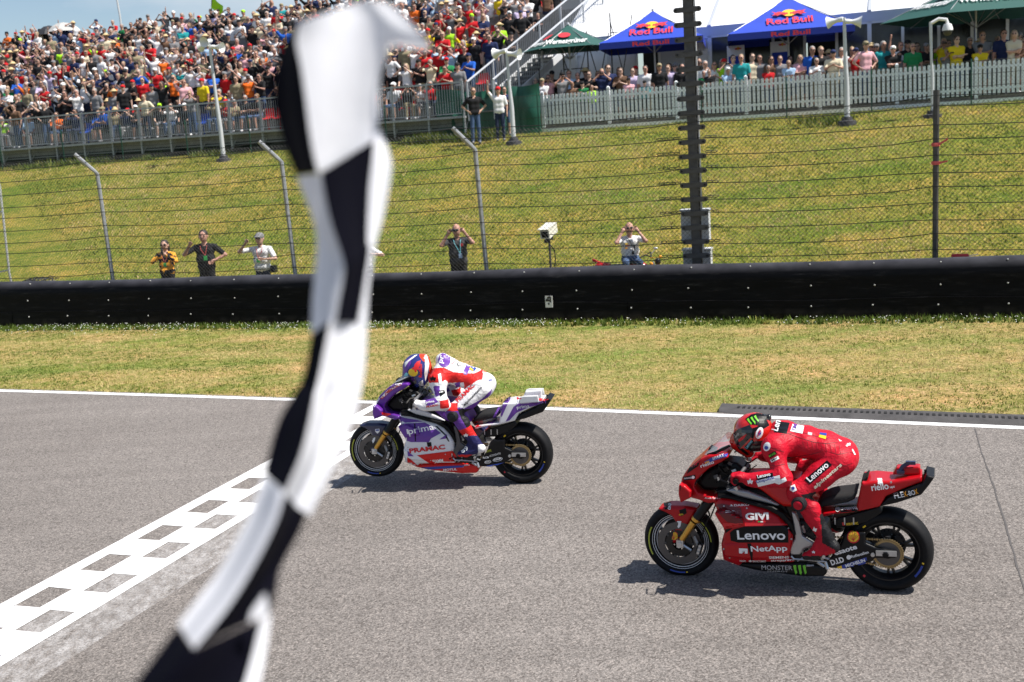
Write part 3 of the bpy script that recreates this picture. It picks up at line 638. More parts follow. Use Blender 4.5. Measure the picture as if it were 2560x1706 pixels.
# seats that stay empty are seen as blue and red shells
def seat_mesh():
    q = MB(); w = .21
    prof = [(-.20, .40), (-.18, .43), (-.02, .42), (.12, .42), (.17, .48), (.20, .62), (.21, .78), (.20, .80)]
    V = [(sx * w * (1 if j < 6 else .85), a, b + (.03 if abs(sx) == 1 else 0)) for a_, (a, b) in enumerate(prof) for j in [a_] for sx in (-1, -.6, .6, 1)]
    q.add(V, [(i * 4 + j, i * 4 + j + 1, (i + 1) * 4 + j + 1, (i + 1) * 4 + j) for i in range(len(prof) - 1) for j in range(3)])
    V2 = [(x, y + .02, z - .015) for x, y, z in V]; q.add(V2, [(i * 4 + j, (i + 1) * 4 + j, (i + 1) * 4 + j + 1, i * 4 + j + 1) for i in range(len(prof) - 1) for j in range(3)])
    q.box((0, .0, .2), (.05, .05, .42)); return q
M_SB = mat('seat_blue', (.012, .07, .42), .45); M_SR = mat('seat_red', (.55, .012, .02), .45)
sb_me = mesh_from('seat', seat_mesh().v, seat_mesh().f, M_SB, None, True); sr_me = mesh_from('seat', seat_mesh().v, seat_mesh().f, M_SR, None, True)
SDIV, _ = at_d(560, 300, STAND_D)
def put_seat(s, r):
    o = link('seat', sb_me if s < SDIV else sr_me, stand); o.location = Vector(W(s, STAND_D + .72 + r * RD, FZ + r * RH)) - stand.location; o.rotation_euler = (0, 0, -TA); return o

# =================================================================== wire fence along the hill crest
wf = empty('wire_fence', W(-4, 37.55, 3.4), 0, 'thin green post and wire fence along the crest of the hill', 'fence'); M_GREEN = mat('post_green', (.012, .085, .055), .5)
for u, v in ((8, 430), (163, 415), (309, 400), (471, 392), (628, 378), (967, 352), (1160, 335), (1348, 330), (1755, 302), (1967, 292), (2179, 276), (2428, 262)):
    s, _ = at_d(u, v, 37.55); q = MB(); q.tube([W(s, 37.55, 3.3), W(s, 37.55, 4.75)], .022, 6); q.build('post', M_GREEN, wf, True, True)
for z in (3.6, 3.95, 4.3, 4.68):
    q = MB(); q.tube([W(a, 37.52, z + .03 * math.sin(a * 1.7)) for a in np.arange(-46, 16, 1.6)], .006, 4); q.build('wire', M_CABLE, wf, True, True)
q = MB(); r = .0022; st = .11; z0, z1 = 3.35, 4.68
for i in range(int(60 / st)):
    s = -46 + i * st; strip(W(s, 37.54, z0), W(s + 1.33, 37.54, z1)); strip(W(s + 1.33, 37.545, z0), W(s, 37.545, z1))
q.build('chain_link_mesh', mat('mesh_green', (.02, .06, .04), .6), wf, False, True)['kind'] = 'stuff'

# =================================================================== green tarpaulin beside the stairs
gt = MB(); sA, _ = at_d(1082, 240, STAND_D + .1); sB, _ = at_d(1345, 225, STAND_D + .3); V = []
for i in range(25):
    t = i / 24; a = sA + (sB - sA) * t; dd = STAND_D + .35 + .08 * math.sin(i * 1.1) + .04 * math.sin(i * 2.7)
    for j in range(7): V.append(W(a, dd + .05 * math.sin(j * 1.4 + i * .6), 3.35 + 1.78 * j / 6 + (.05 * math.sin(t * 12) - .12 * math.sin(math.pi * t) if j == 6 else 0)))
gt.add(V, [(i * 7 + j, (i + 1) * 7 + j, (i + 1) * 7 + j + 1, i * 7 + j + 1) for i in range(24) for j in range(6)])
tag(gt.build('tarpaulin', mat('tarp_green', (.006, .085, .055), .5, var=.15, vscale=3), None, True), 'dark green tarpaulin hung between the stairs and the white picket fence', 'tarpaulin')

# =================================================================== hospitality deck, picket fence
DZ = 3.68
sP0, _ = at_d(1338, 300, PICK_D); sP1 = 20.0
dk2 = MB(); dk2.box(np.array(W((sP0 + sP1) / 2, PICK_D + 6.1, DZ - .06)), (sP1 - sP0, 12.0, .12), 0, (T, N, Z)); tag(dk2.build('deck', mat('deck_wood', (.22, .20, .18), .8, var=.2)), kind='structure')
dk3 = MB(); dk3.box(np.array(W((sP0 + sP1) / 2, PICK_D + .6, DZ - .38)), (sP1 - sP0, .05, .5), 0, (T, N, Z)); tag(dk3.build('deck_gap_shade', M_UNDER), kind='structure')  # black board paints the shade in the gap below the deck
pk = empty('picket_fence', W((sP0 + sP1) / 2, PICK_D, DZ), 0, 'white picket fence along the front of the hospitality deck', 'fence')
M_WHITE = mat('white_paint', (.84, .87, .91), .5, var=.03); 
pst = [at_d(u, 300, PICK_D)[0] for u in (1340, 1359, 1524, 1694, 1867, 2051, 2243, 2440, 2650, 2860)]
for s in pst: q = MB(); q.box(np.array(W(s, PICK_D, DZ + .52)), (.10, .10, 1.22), 0, (T, N, Z)); q.add([W(s - .05, PICK_D - .05, DZ + 1.13), W(s + .05, PICK_D - .05, DZ + 1.13), W(s + .05, PICK_D + .05, DZ + 1.13), W(s - .05, PICK_D + .05, DZ + 1.13), W(s, PICK_D, DZ + 1.18)], [(0, 1, 4), (1, 2, 4), (2, 3, 4), (3, 0, 4)]); q.build('post', M_WHITE, pk, False, True)
pc = None
for a, b in zip(pst[1:-1], pst[2:]):
    n = int(round((b - a - .1) / .136))
    for z in (.20, .84): q = MB(); q.beam(W(a + .05, PICK_D + .01, DZ + z), W(b - .05, PICK_D + .01, DZ + z), .035, .075); q.build('rail', M_WHITE, pk, False, True)
    for i in range(n):
        s = a + .05 + (i + .5) * (b - a - .1) / n
        if pc is None:
            q = MB(); w = .043; P = [(-w, .02), (w, .02), (w, 1.0), (w * .5, 1.03), (-w * .5, 1.03), (-w, 1.0)]
            q.add([T * x - N * .03 + Z * y for x, y in P] + [T * x - N * .012 + Z * y for x, y in P], [(0, 1, 2, 3, 4, 5), (11, 10, 9, 8, 7, 6)] + [(j, 6 + j, 6 + (j + 1) % 6, (j + 1) % 6) for j in range(6)]); pc = q.build('picket', M_WHITE, pk); o = pc
        else: o = pc.copy(); COL.objects.link(o)
        o.location = Vector(W(s, PICK_D, DZ + random.uniform(-.01, .01))) - pk.location
q = MB(); q.beam(W(pst[0] - .1, PICK_D - .06, DZ - .17), W(sP1, PICK_D - .06, DZ - .17), .04, .11); q.build('base_beam', M_WHITE, pk, False, True)

# =================================================================== tent
TD = PICK_D + 5.0
tent = empty('hospitality_tent', W(8, TD, DZ), 0, 'large white hospitality tent with dark glass front behind the parasols', 'tent')
M_PVC = mat('tent_pvc', (.80, .81, .83), .55, var=.03, vscale=.6); M_FRAME = mat('tent_frame', (.58, .61, .66), .4, .3); M_VAL = mat('tent_valance', (.50, .55, .62), .6)
def m_glass():
    b = NB('dark_glass'); n = b.noise(.7, 4, dist=1.0); b.link(b.ramp(n, [(0.35, (.008, .010, .014)), (0.6, (.03, .036, .045)), (.75, (.10, .115, .13))]), b.b.inputs['Base Color']); b.b.inputs['Roughness'].default_value = .12; b.b.inputs['Specular IOR Level'].default_value = .4; return b.m
M_GLASS = m_glass()
sT0, _ = at_d(1408, 68, TD); _, ze = at_d(1784, 66, TD); sT1 = 24.0
bays = [at_d(u, 120, TD)[0] for u in (1440, 1520, 1590, 1648, 1715, 1775, 1855, 1933, 2012, 2092, 2174, 2257, 2347, 2430, 2518, 2610, 2700)]
kinds = ['w', 'w', 'o', 'd', 'w', 'g', 'g', 'g', 'o', 'g', 'g', 'g', 'g', 'g', 'g', 'g']
for i, (a, b) in enumerate(zip(bays[:-1], bays[1:])):
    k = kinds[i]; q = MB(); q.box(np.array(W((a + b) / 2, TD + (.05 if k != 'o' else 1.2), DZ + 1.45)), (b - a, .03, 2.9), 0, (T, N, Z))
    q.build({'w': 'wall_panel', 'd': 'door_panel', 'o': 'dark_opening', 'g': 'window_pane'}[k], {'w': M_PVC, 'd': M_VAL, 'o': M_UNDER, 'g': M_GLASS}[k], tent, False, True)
    q = MB(); big = i in (5, 10, 15); q.box(np.array(W(a, TD, DZ + 1.5)), (.14 if big else .10, .1, 3.1), 0, (T, N, Z)); q.build('frame_post', M_FRAME, tent, False, True)
q = MB(); q.beam(W(sT0, TD - .02, DZ + 2.86), W(sT1, TD - .02, DZ + 2.86), .06, .10); q.build('head_rail', M_FRAME, tent, False, True)
q = MB(); q.add([W(sT0, TD - .06, DZ + 2.88), W(sT1, TD - .06, DZ + 2.88), W(sT1, TD - .10, ze), W(sT0, TD - .10, ze)], [(0, 1, 2, 3)]); q.build('valance', M_VAL, tent, False, True)
# roof in bays with slight sag, ribs proud at each frame
rb = [sT0] + [bays[i] for i in (5, 10, 15)] + [sT1]
for a, b in zip(rb[:-1], rb[1:]):
    q = MB(); V = []; nu, nv = 9, 7
    for i in range(nu):
        for j in range(nv):
            t = i / (nu - 1); w = j / (nv - 1); V.append(W(a + (b - a) * t, TD - .12 + 6.5 * w, ze + 3.0 * w - .14 * math.sin(math.pi * t) * math.sin(math.pi * w)))
    q.add(V, [(i * nv + j, (i + 1) * nv + j, (i + 1) * nv + j + 1, i * nv + j + 1) for i in range(nu - 1) for j in range(nv - 1)]); q.build('roof_sheet', M_PVC, tent, True, True)
    q = MB(); q.beam(W(a + .02, TD - .14, ze + .02), W(a + .02, TD + 6.3, ze + 2.98), .12, .06); q.build('roof_rib', M_FRAME, tent, False, True)
q = MB(); q.add([W(sT0, TD, DZ), W(sT0, TD + 12, DZ), W(sT0, TD + 12, ze), W(sT0, TD + 6.3, ze + 3), W(sT0, TD, ze)], [(0, 1, 2, 3, 4)]); q.build('gable_wall', mat('gable', (.62, .66, .72), .6), tent, False, True)
# low white store tent behind the scaffold
st_ = empty('store_tent', W(SR + 2.5, STAND_D + 6.5, 3.5), 0, 'small white store tent behind the stair scaffolding', 'tent')
a, _ = at_d(1322, 200, STAND_D + 6); b, _ = at_d(1450, 200, STAND_D + 6); q = MB()
_, zt2 = at_d(1340, 150, STAND_D + 6)
q.box(np.array(W((a + b) / 2, STAND_D + 7, (3.4 + zt2) / 2)), (b - a, 2, zt2 - 3.4), 0, (T, N, Z)); q.build('wall', M_PVC, st_, False, True)
q = MB(); zr = zt2 + .01; q.add([W(a - .1, STAND_D + 5.9, zr), W(b + .1, STAND_D + 5.9, zr), W(b + .1, STAND_D + 8.1, zr), W(a - .1, STAND_D + 8.1, zr), W((a + b) / 2, STAND_D + 7, zr + .8)], [(0, 1, 4), (1, 2, 4), (2, 3, 4), (3, 0, 4)]); q.build('roof', M_PVC, st_, False, True)

# =================================================================== parasols
M_LR = mat('print_red', (.62, .03, .045), .6); M_LY = mat('print_yellow', (.85, .50, .03), .6); M_LW = mat('print_white', (.80, .80, .80), .6)
def parasol(u, v, d, w, rot, rise, colr, nside, label, texts, pole_z=DZ):
    s, z = at_d(u, v, d); e = empty('parasol', W(s, d, pole_z), 0, label, 'parasol', 'parasols on the deck'); top = np.array(W(s, d, z)); cm, vm = colr
    ring = [np.array(W(s + w * math.cos(rot + 2 * math.pi * i / nside), d + w * math.sin(rot + 2 * math.pi * i / nside), z - rise)) for i in range(nside)]
    q = MB()
    for i in range(nside):
        a, b = ring[i], ring[(i + 1) % nside]; V = []; nn = 7
        for j in range(nn):
            t = j / (nn - 1); p = top + (a - top) * t; r_ = top + (b - top) * t
            for m_ in range(nn): x = m_ / (nn - 1); V.append(p + (r_ - p) * x - Z * (.10 * math.sin(math.pi * x) * t * (0.3 + .7 * math.sin(math.pi * min(1, t * .9)))) * -.0 - Z * .07 * math.sin(math.pi * t))
        q.add(V, [(j * nn + m_, (j + 1) * nn + m_, (j + 1) * nn + m_ + 1, j * nn + m_ + 1) for j in range(nn - 1) for m_ in range(nn - 1)])
    q.build('canopy', cm, e, False, True)
    q = MB()
    for i in range(nside):
        a, b = ring[i], ring[(i + 1) % nside]; q.add([a, b, b - Z * .22, a - Z * .22], [(0, 1, 2, 3)])
    if vm is not None: q.build('valance', vm, e, False, True)
    q = MB(); q.tube([W(s, d, pole_z), W(s, d, z - .05)], .035, 8); q.lathe([(.0, .08), (.05, .05), (.06, 0)], top + Z * .0, (0, 0, 1), 8); q.build('pole', mat('pole_grey', (.55, .56, .58), .4, .3), e, True, True)
    q = MB(); q.lathe([(.35, 0), (.35, .06), (.08, .1)], W(s, d, pole_z), (0, 0, 1), 12); q.build('foot', M_GALVD, e, False, True)
    for i in range(nside):
        q = MB(); q.tube([W(s, d, z - rise - .35), (top + ring[i]) / 2 - Z * .07], .014, 5); q.build('strut', M_GALV, e, False, True); q = MB(); q.tube([top - Z * .06, ring[i] - Z * .03], .014, 5); q.build('rib', M_GALV, e, False, True)
    for (i, txt, cx, cy, tw, th, m, shear, bl) in texts:     # print on face i: across (-.5...5) and down the slope (0 apex .. 1 edge)
        a, b = ring[i % nside], ring[(i + 1) % nside]; xd = b - a; L = np.linalg.norm(xd); xd /= L; mid = (a + b) / 2; yd = top - mid; SL_ = np.linalg.norm(yd); yd /= SL_
        nrm = np.cross(xd, yd)
        if nrm @ (np.array([0, 0, CAM_H]) - mid) < 0: continue
        org = mid + yd * SL_ * (1 - cy) + xd * cx * L
        if bl: bulls(e, org, xd, yd, tw, M_LR, M_LY, .012)
        else: plane_words(e, txt, org - xd * tw / 2, xd, yd, tw, th, m, .02, shear, 'lettering', .012)
        if not bl and vm is None: poly_plate(e, [(.22 * math.cos(a), .20 * math.sin(a)) for a in np.linspace(0, 2 * math.pi, 16, endpoint=False)], mid + yd * SL_ * .52 - xd * .1, xd, yd, M_LR, .012, 'badge')
        if not bl and vm is not None: plane_words(e, txt, mid - Z * .19 - xd * tw * .42, xd, Z, tw * .84, .15, m, .03, 0, 'lettering', .010)
M_BLUE = mat('canopy_blue', (.015, .055, .46), .7, var=.06, vscale=2); M_BLUE2 = mat('valance_blue', (.008, .03, .30), .7); M_CG = mat('canopy_green', (.010, .075, .062), .7, var=.06, vscale=2)
bt = lambda i, x=0: [(i, '', x, .52, 1.15, 0, None, 0, True), (i, 'Red Bull', x, .82, 1.5, .42, M_LR, 0, False)]
parasol(1632, 27, PICK_D + 3.1, 2.52, R(233), 1.12, (M_BLUE, M_BLUE2), 4, 'blue square parasol with yellow disc print, nearer the green parasol', bt(0) + bt(1) + bt(3))
parasol(1968, -8, PICK_D + 3.1, 2.88, R(233), 1.25, (M_BLUE, M_BLUE2), 4, 'blue square parasol with yellow disc print in front of tent windows', bt(0) + bt(1) + bt(3))
wt = lambda i: [(i, 'Wernesgrüner', 0, .93, 1.45, .26, M_LW, .25, False)]
parasol(1420, 62, PICK_D + 2.2, 1.85, R(192), .88, (M_CG, None), 6, 'dark green parasol with white lettering beside the stairs', [(0, 'Wernesgrüner', .02, .90, 1.35, .50, M_LW, .25, False), (1, 'Wernesgrüner', 0, .92, 1.45, .50, M_LW, .25, False)])
parasol(2440, -60, PICK_D + 2.4, 3.0, R(192), 1.28, (M_CG, None), 6, 'dark green parasol with white lettering at the right picture edge', [(0, 'Wernesgrüner', .0, .80, 1.7, .60, M_LW, .25, False), (1, 'Wernesgrüner', 0, .80, 1.9, .60, M_LW, .25, False)])
# round red badge on the left green parasol, info boards behind the crowd
for (u, v, w, h, lb) in ((1840, 150, .62, .9, 'blue and white info board left, behind the crowd under the blue parasol'), (1950, 140, .66, .9, 'blue and white info board right, beside the blue parasol pole')):
    d = PICK_D + 4.2; s, z = at_d(u, v, d); e = empty('info_board', W(s, d, DZ), 0, lb, 'board', 'info boards on the deck')
    q = MB(); q.box(np.array(W(s, d, (z + DZ) / 2 + .25)), (w, .05, z - DZ + .5), 0, (T, N, Z)); q.build('panel', M_WHITE, e, False, True)
    q = MB(); q.box(np.array(W(s, d - .03, z - .25)), (w * .82, .02, .75), 0, (T, N, Z)); q.build('blue_field', M_BLUE, e, False, True); bulls(e, W(s + w * .15, d - .05, z + .38), T, Z, .26, M_LR, M_LY, .004)

# =================================================================== loudspeaker poles
M_POLE = mat('pole_light', (.56, .58, .60), .45, .2, var=.06); M_HORN = mat('horn_white', (.74, .75, .76), .45)
def speaker_pole(ub, vb, ut, vt, label, hs, cctv=False):
    s, d, z0 = at_hill(ub, vb); e = empty('loudspeaker_pole' if not cctv else 'camera_pole', W(s, d, z0), 0, label, 'pole', 'poles on the crest')
    st, zt_ = at_d(ut, vt, d); q = MB(); k_ = .6 if cctv else 1.0; q.tube([W(s, d, z0 - .1), W(s, d, z0 + 1.2), W(st * .5 + s * .5, d, (z0 + zt_) / 2 + .3), W(s + (st - s) * .9, d, zt_)], [.085 * k_, .075 * k_, .058 * k_, .045], 10); q.build('mast', M_POLE, e, True, True)
    q = MB(); q.lathe([(.0, .22), (.14, .22), (.16, .12), (.26, .10), (.28, -.06)], W(s, d, z0), (0, 0, 1), 14); q.build('foot', mat('foot_black', (.04, .04, .045), .7), e, True, True)
    top = np.array(W(s + (st - s) * .9, d, zt_))
    for (dx, dz, a) in hs:
        q = MB(); c = top + T * dx * .12 + Z * dz; ax = T * math.cos(a) + N * -math.sin(a) * .7 + Z * -.12; q.lathe([(0, -.12), (.07, -.12), (.075, 0), (.06, .03), (.07, .12), (.11, .22), (.17, .33), (.18, .335), (.10, .25), (0, .15)], c, ax, 14); q.build('horn', M_HORN, e, True, True)
    if cctv:
        q = MB(); q.tube([top + Z * -.05, top + T * .22 + Z * .06, top + T * .42 + Z * .02, top + T * .45 - Z * .1], .05, 8); q.build('arm', M_HORN, e, True, True)
        q = MB(); q.lathe([(0, .12), (.10, .10), (.14, 0), (.15, -.08)], top + T * .45 - Z * .2, (0, 0, 1), 14); q.lathe([(.13, -.08), (.12, -.15), (.07, -.21), (0, -.23)], top + T * .45 - Z * .2, (0, 0, 1), 14, 1); q.build('dome_camera', [M_HORN, M_GALVD], e, True, True)
    return e
speaker_pole(560, 405, 523, 112, 'grey loudspeaker pole with white horns in front of the packed grandstand', [(-1, 0, R(205)), (1.6, -.1, R(10)), (0, .12, R(90))])
speaker_pole(1285, 362, 1266, 128, 'grey loudspeaker pole with white horns beside the stairs', [(-1, .0, R(200)), (1, -.1, R(15))])
speaker_pole(2118, 312, 2110, 45, 'grey loudspeaker pole with white horns before the blue parasol', [(-1.2, -.05, R(200)), (1.2, -.12, R(-5))])
speaker_pole(2331, 296, 2326, 55, 'slim pole with white dome camera near the right edge', [], True)
# masts and parasols on the top row, seen against the sky
dS = d1 + 1.0
for u, v, lb in ((298, 42, 'thin bare mast on the skyline above the left crowd'), (655, 10, 'thin bare mast on the skyline near the chequered flag')):
    s, z = at_d(u, v, dS); q = MB(); q.tube([W(s, dS, 0), W(s + .05, dS, z), W(s - .25, dS, z + 4)], [.07, .05, .03], 6); tag(q.build('mast', M_POLE, None, True), lb, 'mast', 'masts behind the grandstand')
for u, v, w, c, lb in ((158, 56, .85, (.42, .42, .41), 'pale grey sun umbrella held up on the top row'), (122, 64, .72, (.03, .03, .035), 'black sun umbrella held up on the top row')):
    d = d1 - .4; s, z = at_d(u, v, d); e = empty('umbrella', W(s, d, zt - RH), 0, lb, 'umbrella', 'umbrellas on the top row'); q = MB(); q.lathe([(0, 0), (w * .4, -.07), (w * .75, -.24), (w, -.48)], W(s, d, z), (0, 0, 1), 8); q.build('canopy', mat('umb' + str(u), c, .6), e, False, True)
    q = MB(); q.tube([W(s, d, zt - RH), W(s, d, z)], .012, 5); q.build('shaft', M_GALVD, e, False, True)
# =================================================================== racing motorcycles: frames of reference
class Frame:
    def __init__(s, rear_px, front_px, zoff, zscale, wb=1.45, rz=.31):
        s.zoff, s.zs = zoff, zscale; a = at_z(*rear_px, rz); d = ray(*front_px); oc = _C - a; A = d @ d; B = 2 * oc @ d; Cc = oc @ oc - wb * wb
        t = (-B + math.sqrt(B * B - 4 * A * Cc)) / (2 * A); b = _C + t * d
        s.a, s.b = a, b; s.ex = (a - b) / np.linalg.norm(a - b); ey = np.cross([0, 0, 1.], s.ex); s.ey = ey / np.linalg.norm(ey); s.ez = np.cross(s.ex, s.ey)
        s.M = Matrix(((s.ex[0], s.ey[0], s.ez[0], a[0]), (s.ex[1], s.ey[1], s.ez[1], a[1]), (s.ex[2], s.ey[2], s.ez[2], a[2]), (0, 0, 0, 1)))
        s.B = np.stack([s.ex, s.ey, s.ez])
    def L(s, zx, zy, w=0.0):              # traced point -> local (x, y, z) on the plane a distance w towards the stands' opposite side
        r = ray(s.zoff[0] + zx / s.zs, s.zoff[1] + zy / s.zs); p0 = s.a - s.ey * w; t = ((p0 - _C) @ s.ey) / (r @ s.ey); p = _C + r * t - s.a
        return np.array([p @ s.ex, p @ s.ey, p @ s.ez])
    def sil(s, pts, w):                    # outline whose upper side is the far edge of a wide part, seen from above
        P = np.array(pts, float); n = len(P); ar = sum(P[i][0] * P[(i + 1) % n][1] - P[(i + 1) % n][0] * P[i][1] for i in range(n)); out = []
        for i in range(n):
            e = [(P[(i + 1) % n] - P[i]), (P[i] - P[i - 1])]; nz = np.mean([(v[0] if ar > 0 else -v[0]) / (np.linalg.norm(v) + 1e-9) for v in e]); out.append(tuple(s.L(P[i][0], P[i][1], w * (1 - 2 * max(0.0, min(1.0, nz * 1.15))))[[0, 2]]))
        return out
    def poly(s, pts, w): return [tuple(s.L(x, y, w)[[0, 2]]) for x, y in pts]
    def px(s, P):                          # local points -> traced pixel
        X = (np.asarray(P) @ s.B + s.a - _C) @ _Rm; u = PW / 2 + FPX * X[:, 0] / -X[:, 2]; v = PH / 2 - FPX * X[:, 1] / -X[:, 2]
        return np.stack([(u - s.zoff[0]) * s.zs, (v - s.zoff[1]) * s.zs], 1)
RF = Frame((2221, 1371), (1704, 1349), (1560, 980), 2.801)
PF = Frame((1306, 1131), (942, 1123), (840, 860), 4.057)
def in_poly(P, poly):
    x, y = P[:, 0], P[:, 1]; c = np.zeros(len(P), bool); n = len(poly)
    for i in range(n):
        (x1, y1), (x2, y2) = poly[i], poly[(i + 1) % n]
        m = ((y1 > y) != (y2 > y)) & (x < (x2 - x1) * (y - y1) / ((y2 - y1) if y2 != y1 else 1e-9) + x1); c ^= m
    return c
def poly_sdf(poly, X, Y):
    d = np.full(X.shape, 1e9); s = np.ones(X.shape); n = len(poly)
    for i in range(n):
        ax, ay = poly[i]; bx, by = poly[i - 1]; ex, ey = bx - ax, by - ay; wx, wy = X - ax, Y - ay
        t = np.clip((wx * ex + wy * ey) / (ex * ex + ey * ey + 1e-12), 0, 1); d = np.minimum(d, (wx - ex * t) ** 2 + (wy - ey * t) ** 2)
        c1 = Y >= ay; c2 = Y < by; c3 = ex * wy > ey * wx; f = (c1 & c2 & c3) | (~c1 & ~c2 & ~c3); s = np.where(f, -s, s)
    return s * np.sqrt(d)
def pillow(poly, w, w0=0.0, rnd=.02, res=.007, soft=0.0):
    """solid from a side outline: half width w (number or function of x, z); w0 > 0 leaves the middle open (two shells)"""
    P = np.array(poly); lo = P.min(0) - 3 * res; hi = P.max(0) + 3 * res
    xs = np.arange(lo[0], hi[0], res); zs = np.arange(lo[1], hi[1], res); X, Zz = np.meshgrid(xs, zs, indexing='ij'); d2 = poly_sdf(poly, X, Zz)
    Wd = w(X, Zz) if callable(w) else np.full(X.shape, w); wm = float(Wd.max()) + 3 * res; ys = np.arange(-wm, wm, res)
    Y = ys[None, :, None]; D2 = d2[:, None, :] + rnd; Wd = Wd[:, None, :]
    dy = (np.abs(Y) - Wd) if w0 == 0 else np.maximum(np.abs(Y) - Wd, w0 - np.abs(Y))
    dy = dy + rnd; G = np.minimum(np.maximum(D2, dy), 0) + np.sqrt(np.maximum(D2, 0) ** 2 + np.maximum(dy, 0) ** 2) - rnd
    return surface_nets(G.astype(np.float32), np.array([lo[0], -wm, lo[1]]), res)
def smooth_poly(pts, it=1):
    for _ in range(it):
        q = []
        for i in range(len(pts)):
            a, b = np.array(pts[i]), np.array(pts[(i + 1) % len(pts)]); q += [tuple(a * .8 + b * .2), tuple(a * .2 + b * .8)]
        pts = q
    return pts
# ------------------------------------------------------------------ bike materials
M_TYRE = mat('tyre_rubber', (.006, .006, .007), .62, spec=.2, var=.25, vscale=30); M_RIM = mat('rim_black', (.006, .006, .007), .35, .1)
M_SIL = mat('machined', (.50, .51, .52), .32, .8, var=.1, vscale=20); M_CARB = mat('carbon', (.005, .005, .006), .38, spec=.25, var=.3, vscale=60); M_DISC = mat('carbon_disc', (.10, .088, .08), .5, .2)
M_GOLD = mat('gold_tube', (.62, .33, .06), .28, .75); M_CHAIN = mat('chain_gold', (.36, .26, .12), .4, .7); M_BLK = mat('satin_black', (.004, .004, .0045), .45, spec=.2); M_ENG = mat('engine_dark', (.016, .016, .018), .45, .5, var=.5, vscale=18)
M_SCR = mat('screen_clear', (.55, .58, .60), .05, alpha=.42); M_SEAT = mat('seat_foam', (.009, .009, .010), .8)
M_FRED = mat('fairing_red', (.42, .003, .008), .3, coat=.12, spec=.28); M_FRED2 = mat('bright_red', (.62, .012, .010), .3, coat=.15, spec=.3); M_FWH = mat('fairing_white', (.72, .72, .74), .3, coat=.5); M_FPU = mat('fairing_purple', (.115, .022, .27), .3, coat=.15, spec=.3); M_NAVY = mat('fairing_navy', (.015, .018, .06), .35, coat=.4)
P_W = mat('sticker_white', (.82, .82, .82), .4); P_K = mat('sticker_black', (.004, .004, .005), .4, spec=.2); P_G = mat('sticker_green', (.16, .55, .03), .4); P_Y = mat('sticker_yellow', (.85, .55, .02), .4); P_R = mat('sticker_red', (.60, .015, .02), .4); P_B = mat('sticker_blue', (.02, .05, .32), .4); P_O = mat('sticker_orange', (.85, .35, .02), .4); P_C = mat('sticker_cyan', (.20, .60, .70), .4); P_P = mat('sticker_purple', (.13, .04, .30), .4); P_YG = mat('tyre_yellow', (.42, .45, .05), .6); P_GR = mat('sticker_grey', (.45, .45, .46), .4)
_PC = {}
def shared(key, fn):
    if key not in _PC: _PC[key] = fn()
    return _PC[key]
class Bike:
    def __init__(s, fr, label, key): 
        s.f = fr; s.root = empty('racing_motorcycle', (0, 0, 0), 0, label, 'motorcycle'); s.root.matrix_world = fr.M; s.parts = {}; s.bv = []; s.bvh = None; s.key = key
    def sdf(s, name, key, px, w, m, w0=0.0, rnd=.02, res=.007, wmap=None, sm=0, parent=None, hit=True, fr=None, sil=False):
        fr = fr or RF
        def mk():
            wm = wmap if wmap is not None else (w if not callable(w) else .2)
            V, F = pillow(smooth_poly((fr.sil if sil else fr.poly)(px, wm), sm), w, w0, rnd, res); me = mesh_from(name, V, F, [m], None, True); return me, V, F
        me, V, F = shared(key, mk)
        def put(me_):
            o = link(name, me_, parent or s.root); o.material_slots[0].link = 'OBJECT'; o.material_slots[0].material = m; return o
        if w0 > 0:                          # near and far shells are pieces of their own
            def half(sg):
                k = (V[F].mean(1)[:, 1] * sg < 0); f = F[k]; u, inv = np.unique(f, return_inverse=True); return mesh_from(name, V[u], inv.reshape(f.shape), [m], None, True)
            o = put(shared(key + 'n', lambda: half(1))); put(shared(key + 'f', lambda: half(-1)))
        else: o = put(me)
        if hit: s.bv.append((V, F))
        s.parts[name] = o; return o
    def mb(s, name, q, m, parent=None, smooth=True): 
        o = q.build(name, m, parent or s.root, smooth); s.parts.setdefault(name, o); return o
    def bake(s):
        V = []; F = []; n = 0
        for v, f in s.bv: V.append(v); F.append(f + n); n += len(v)
        s.bvh = BVHTree.FromPolygons(np.concatenate(V).tolist(), np.concatenate(F).tolist())
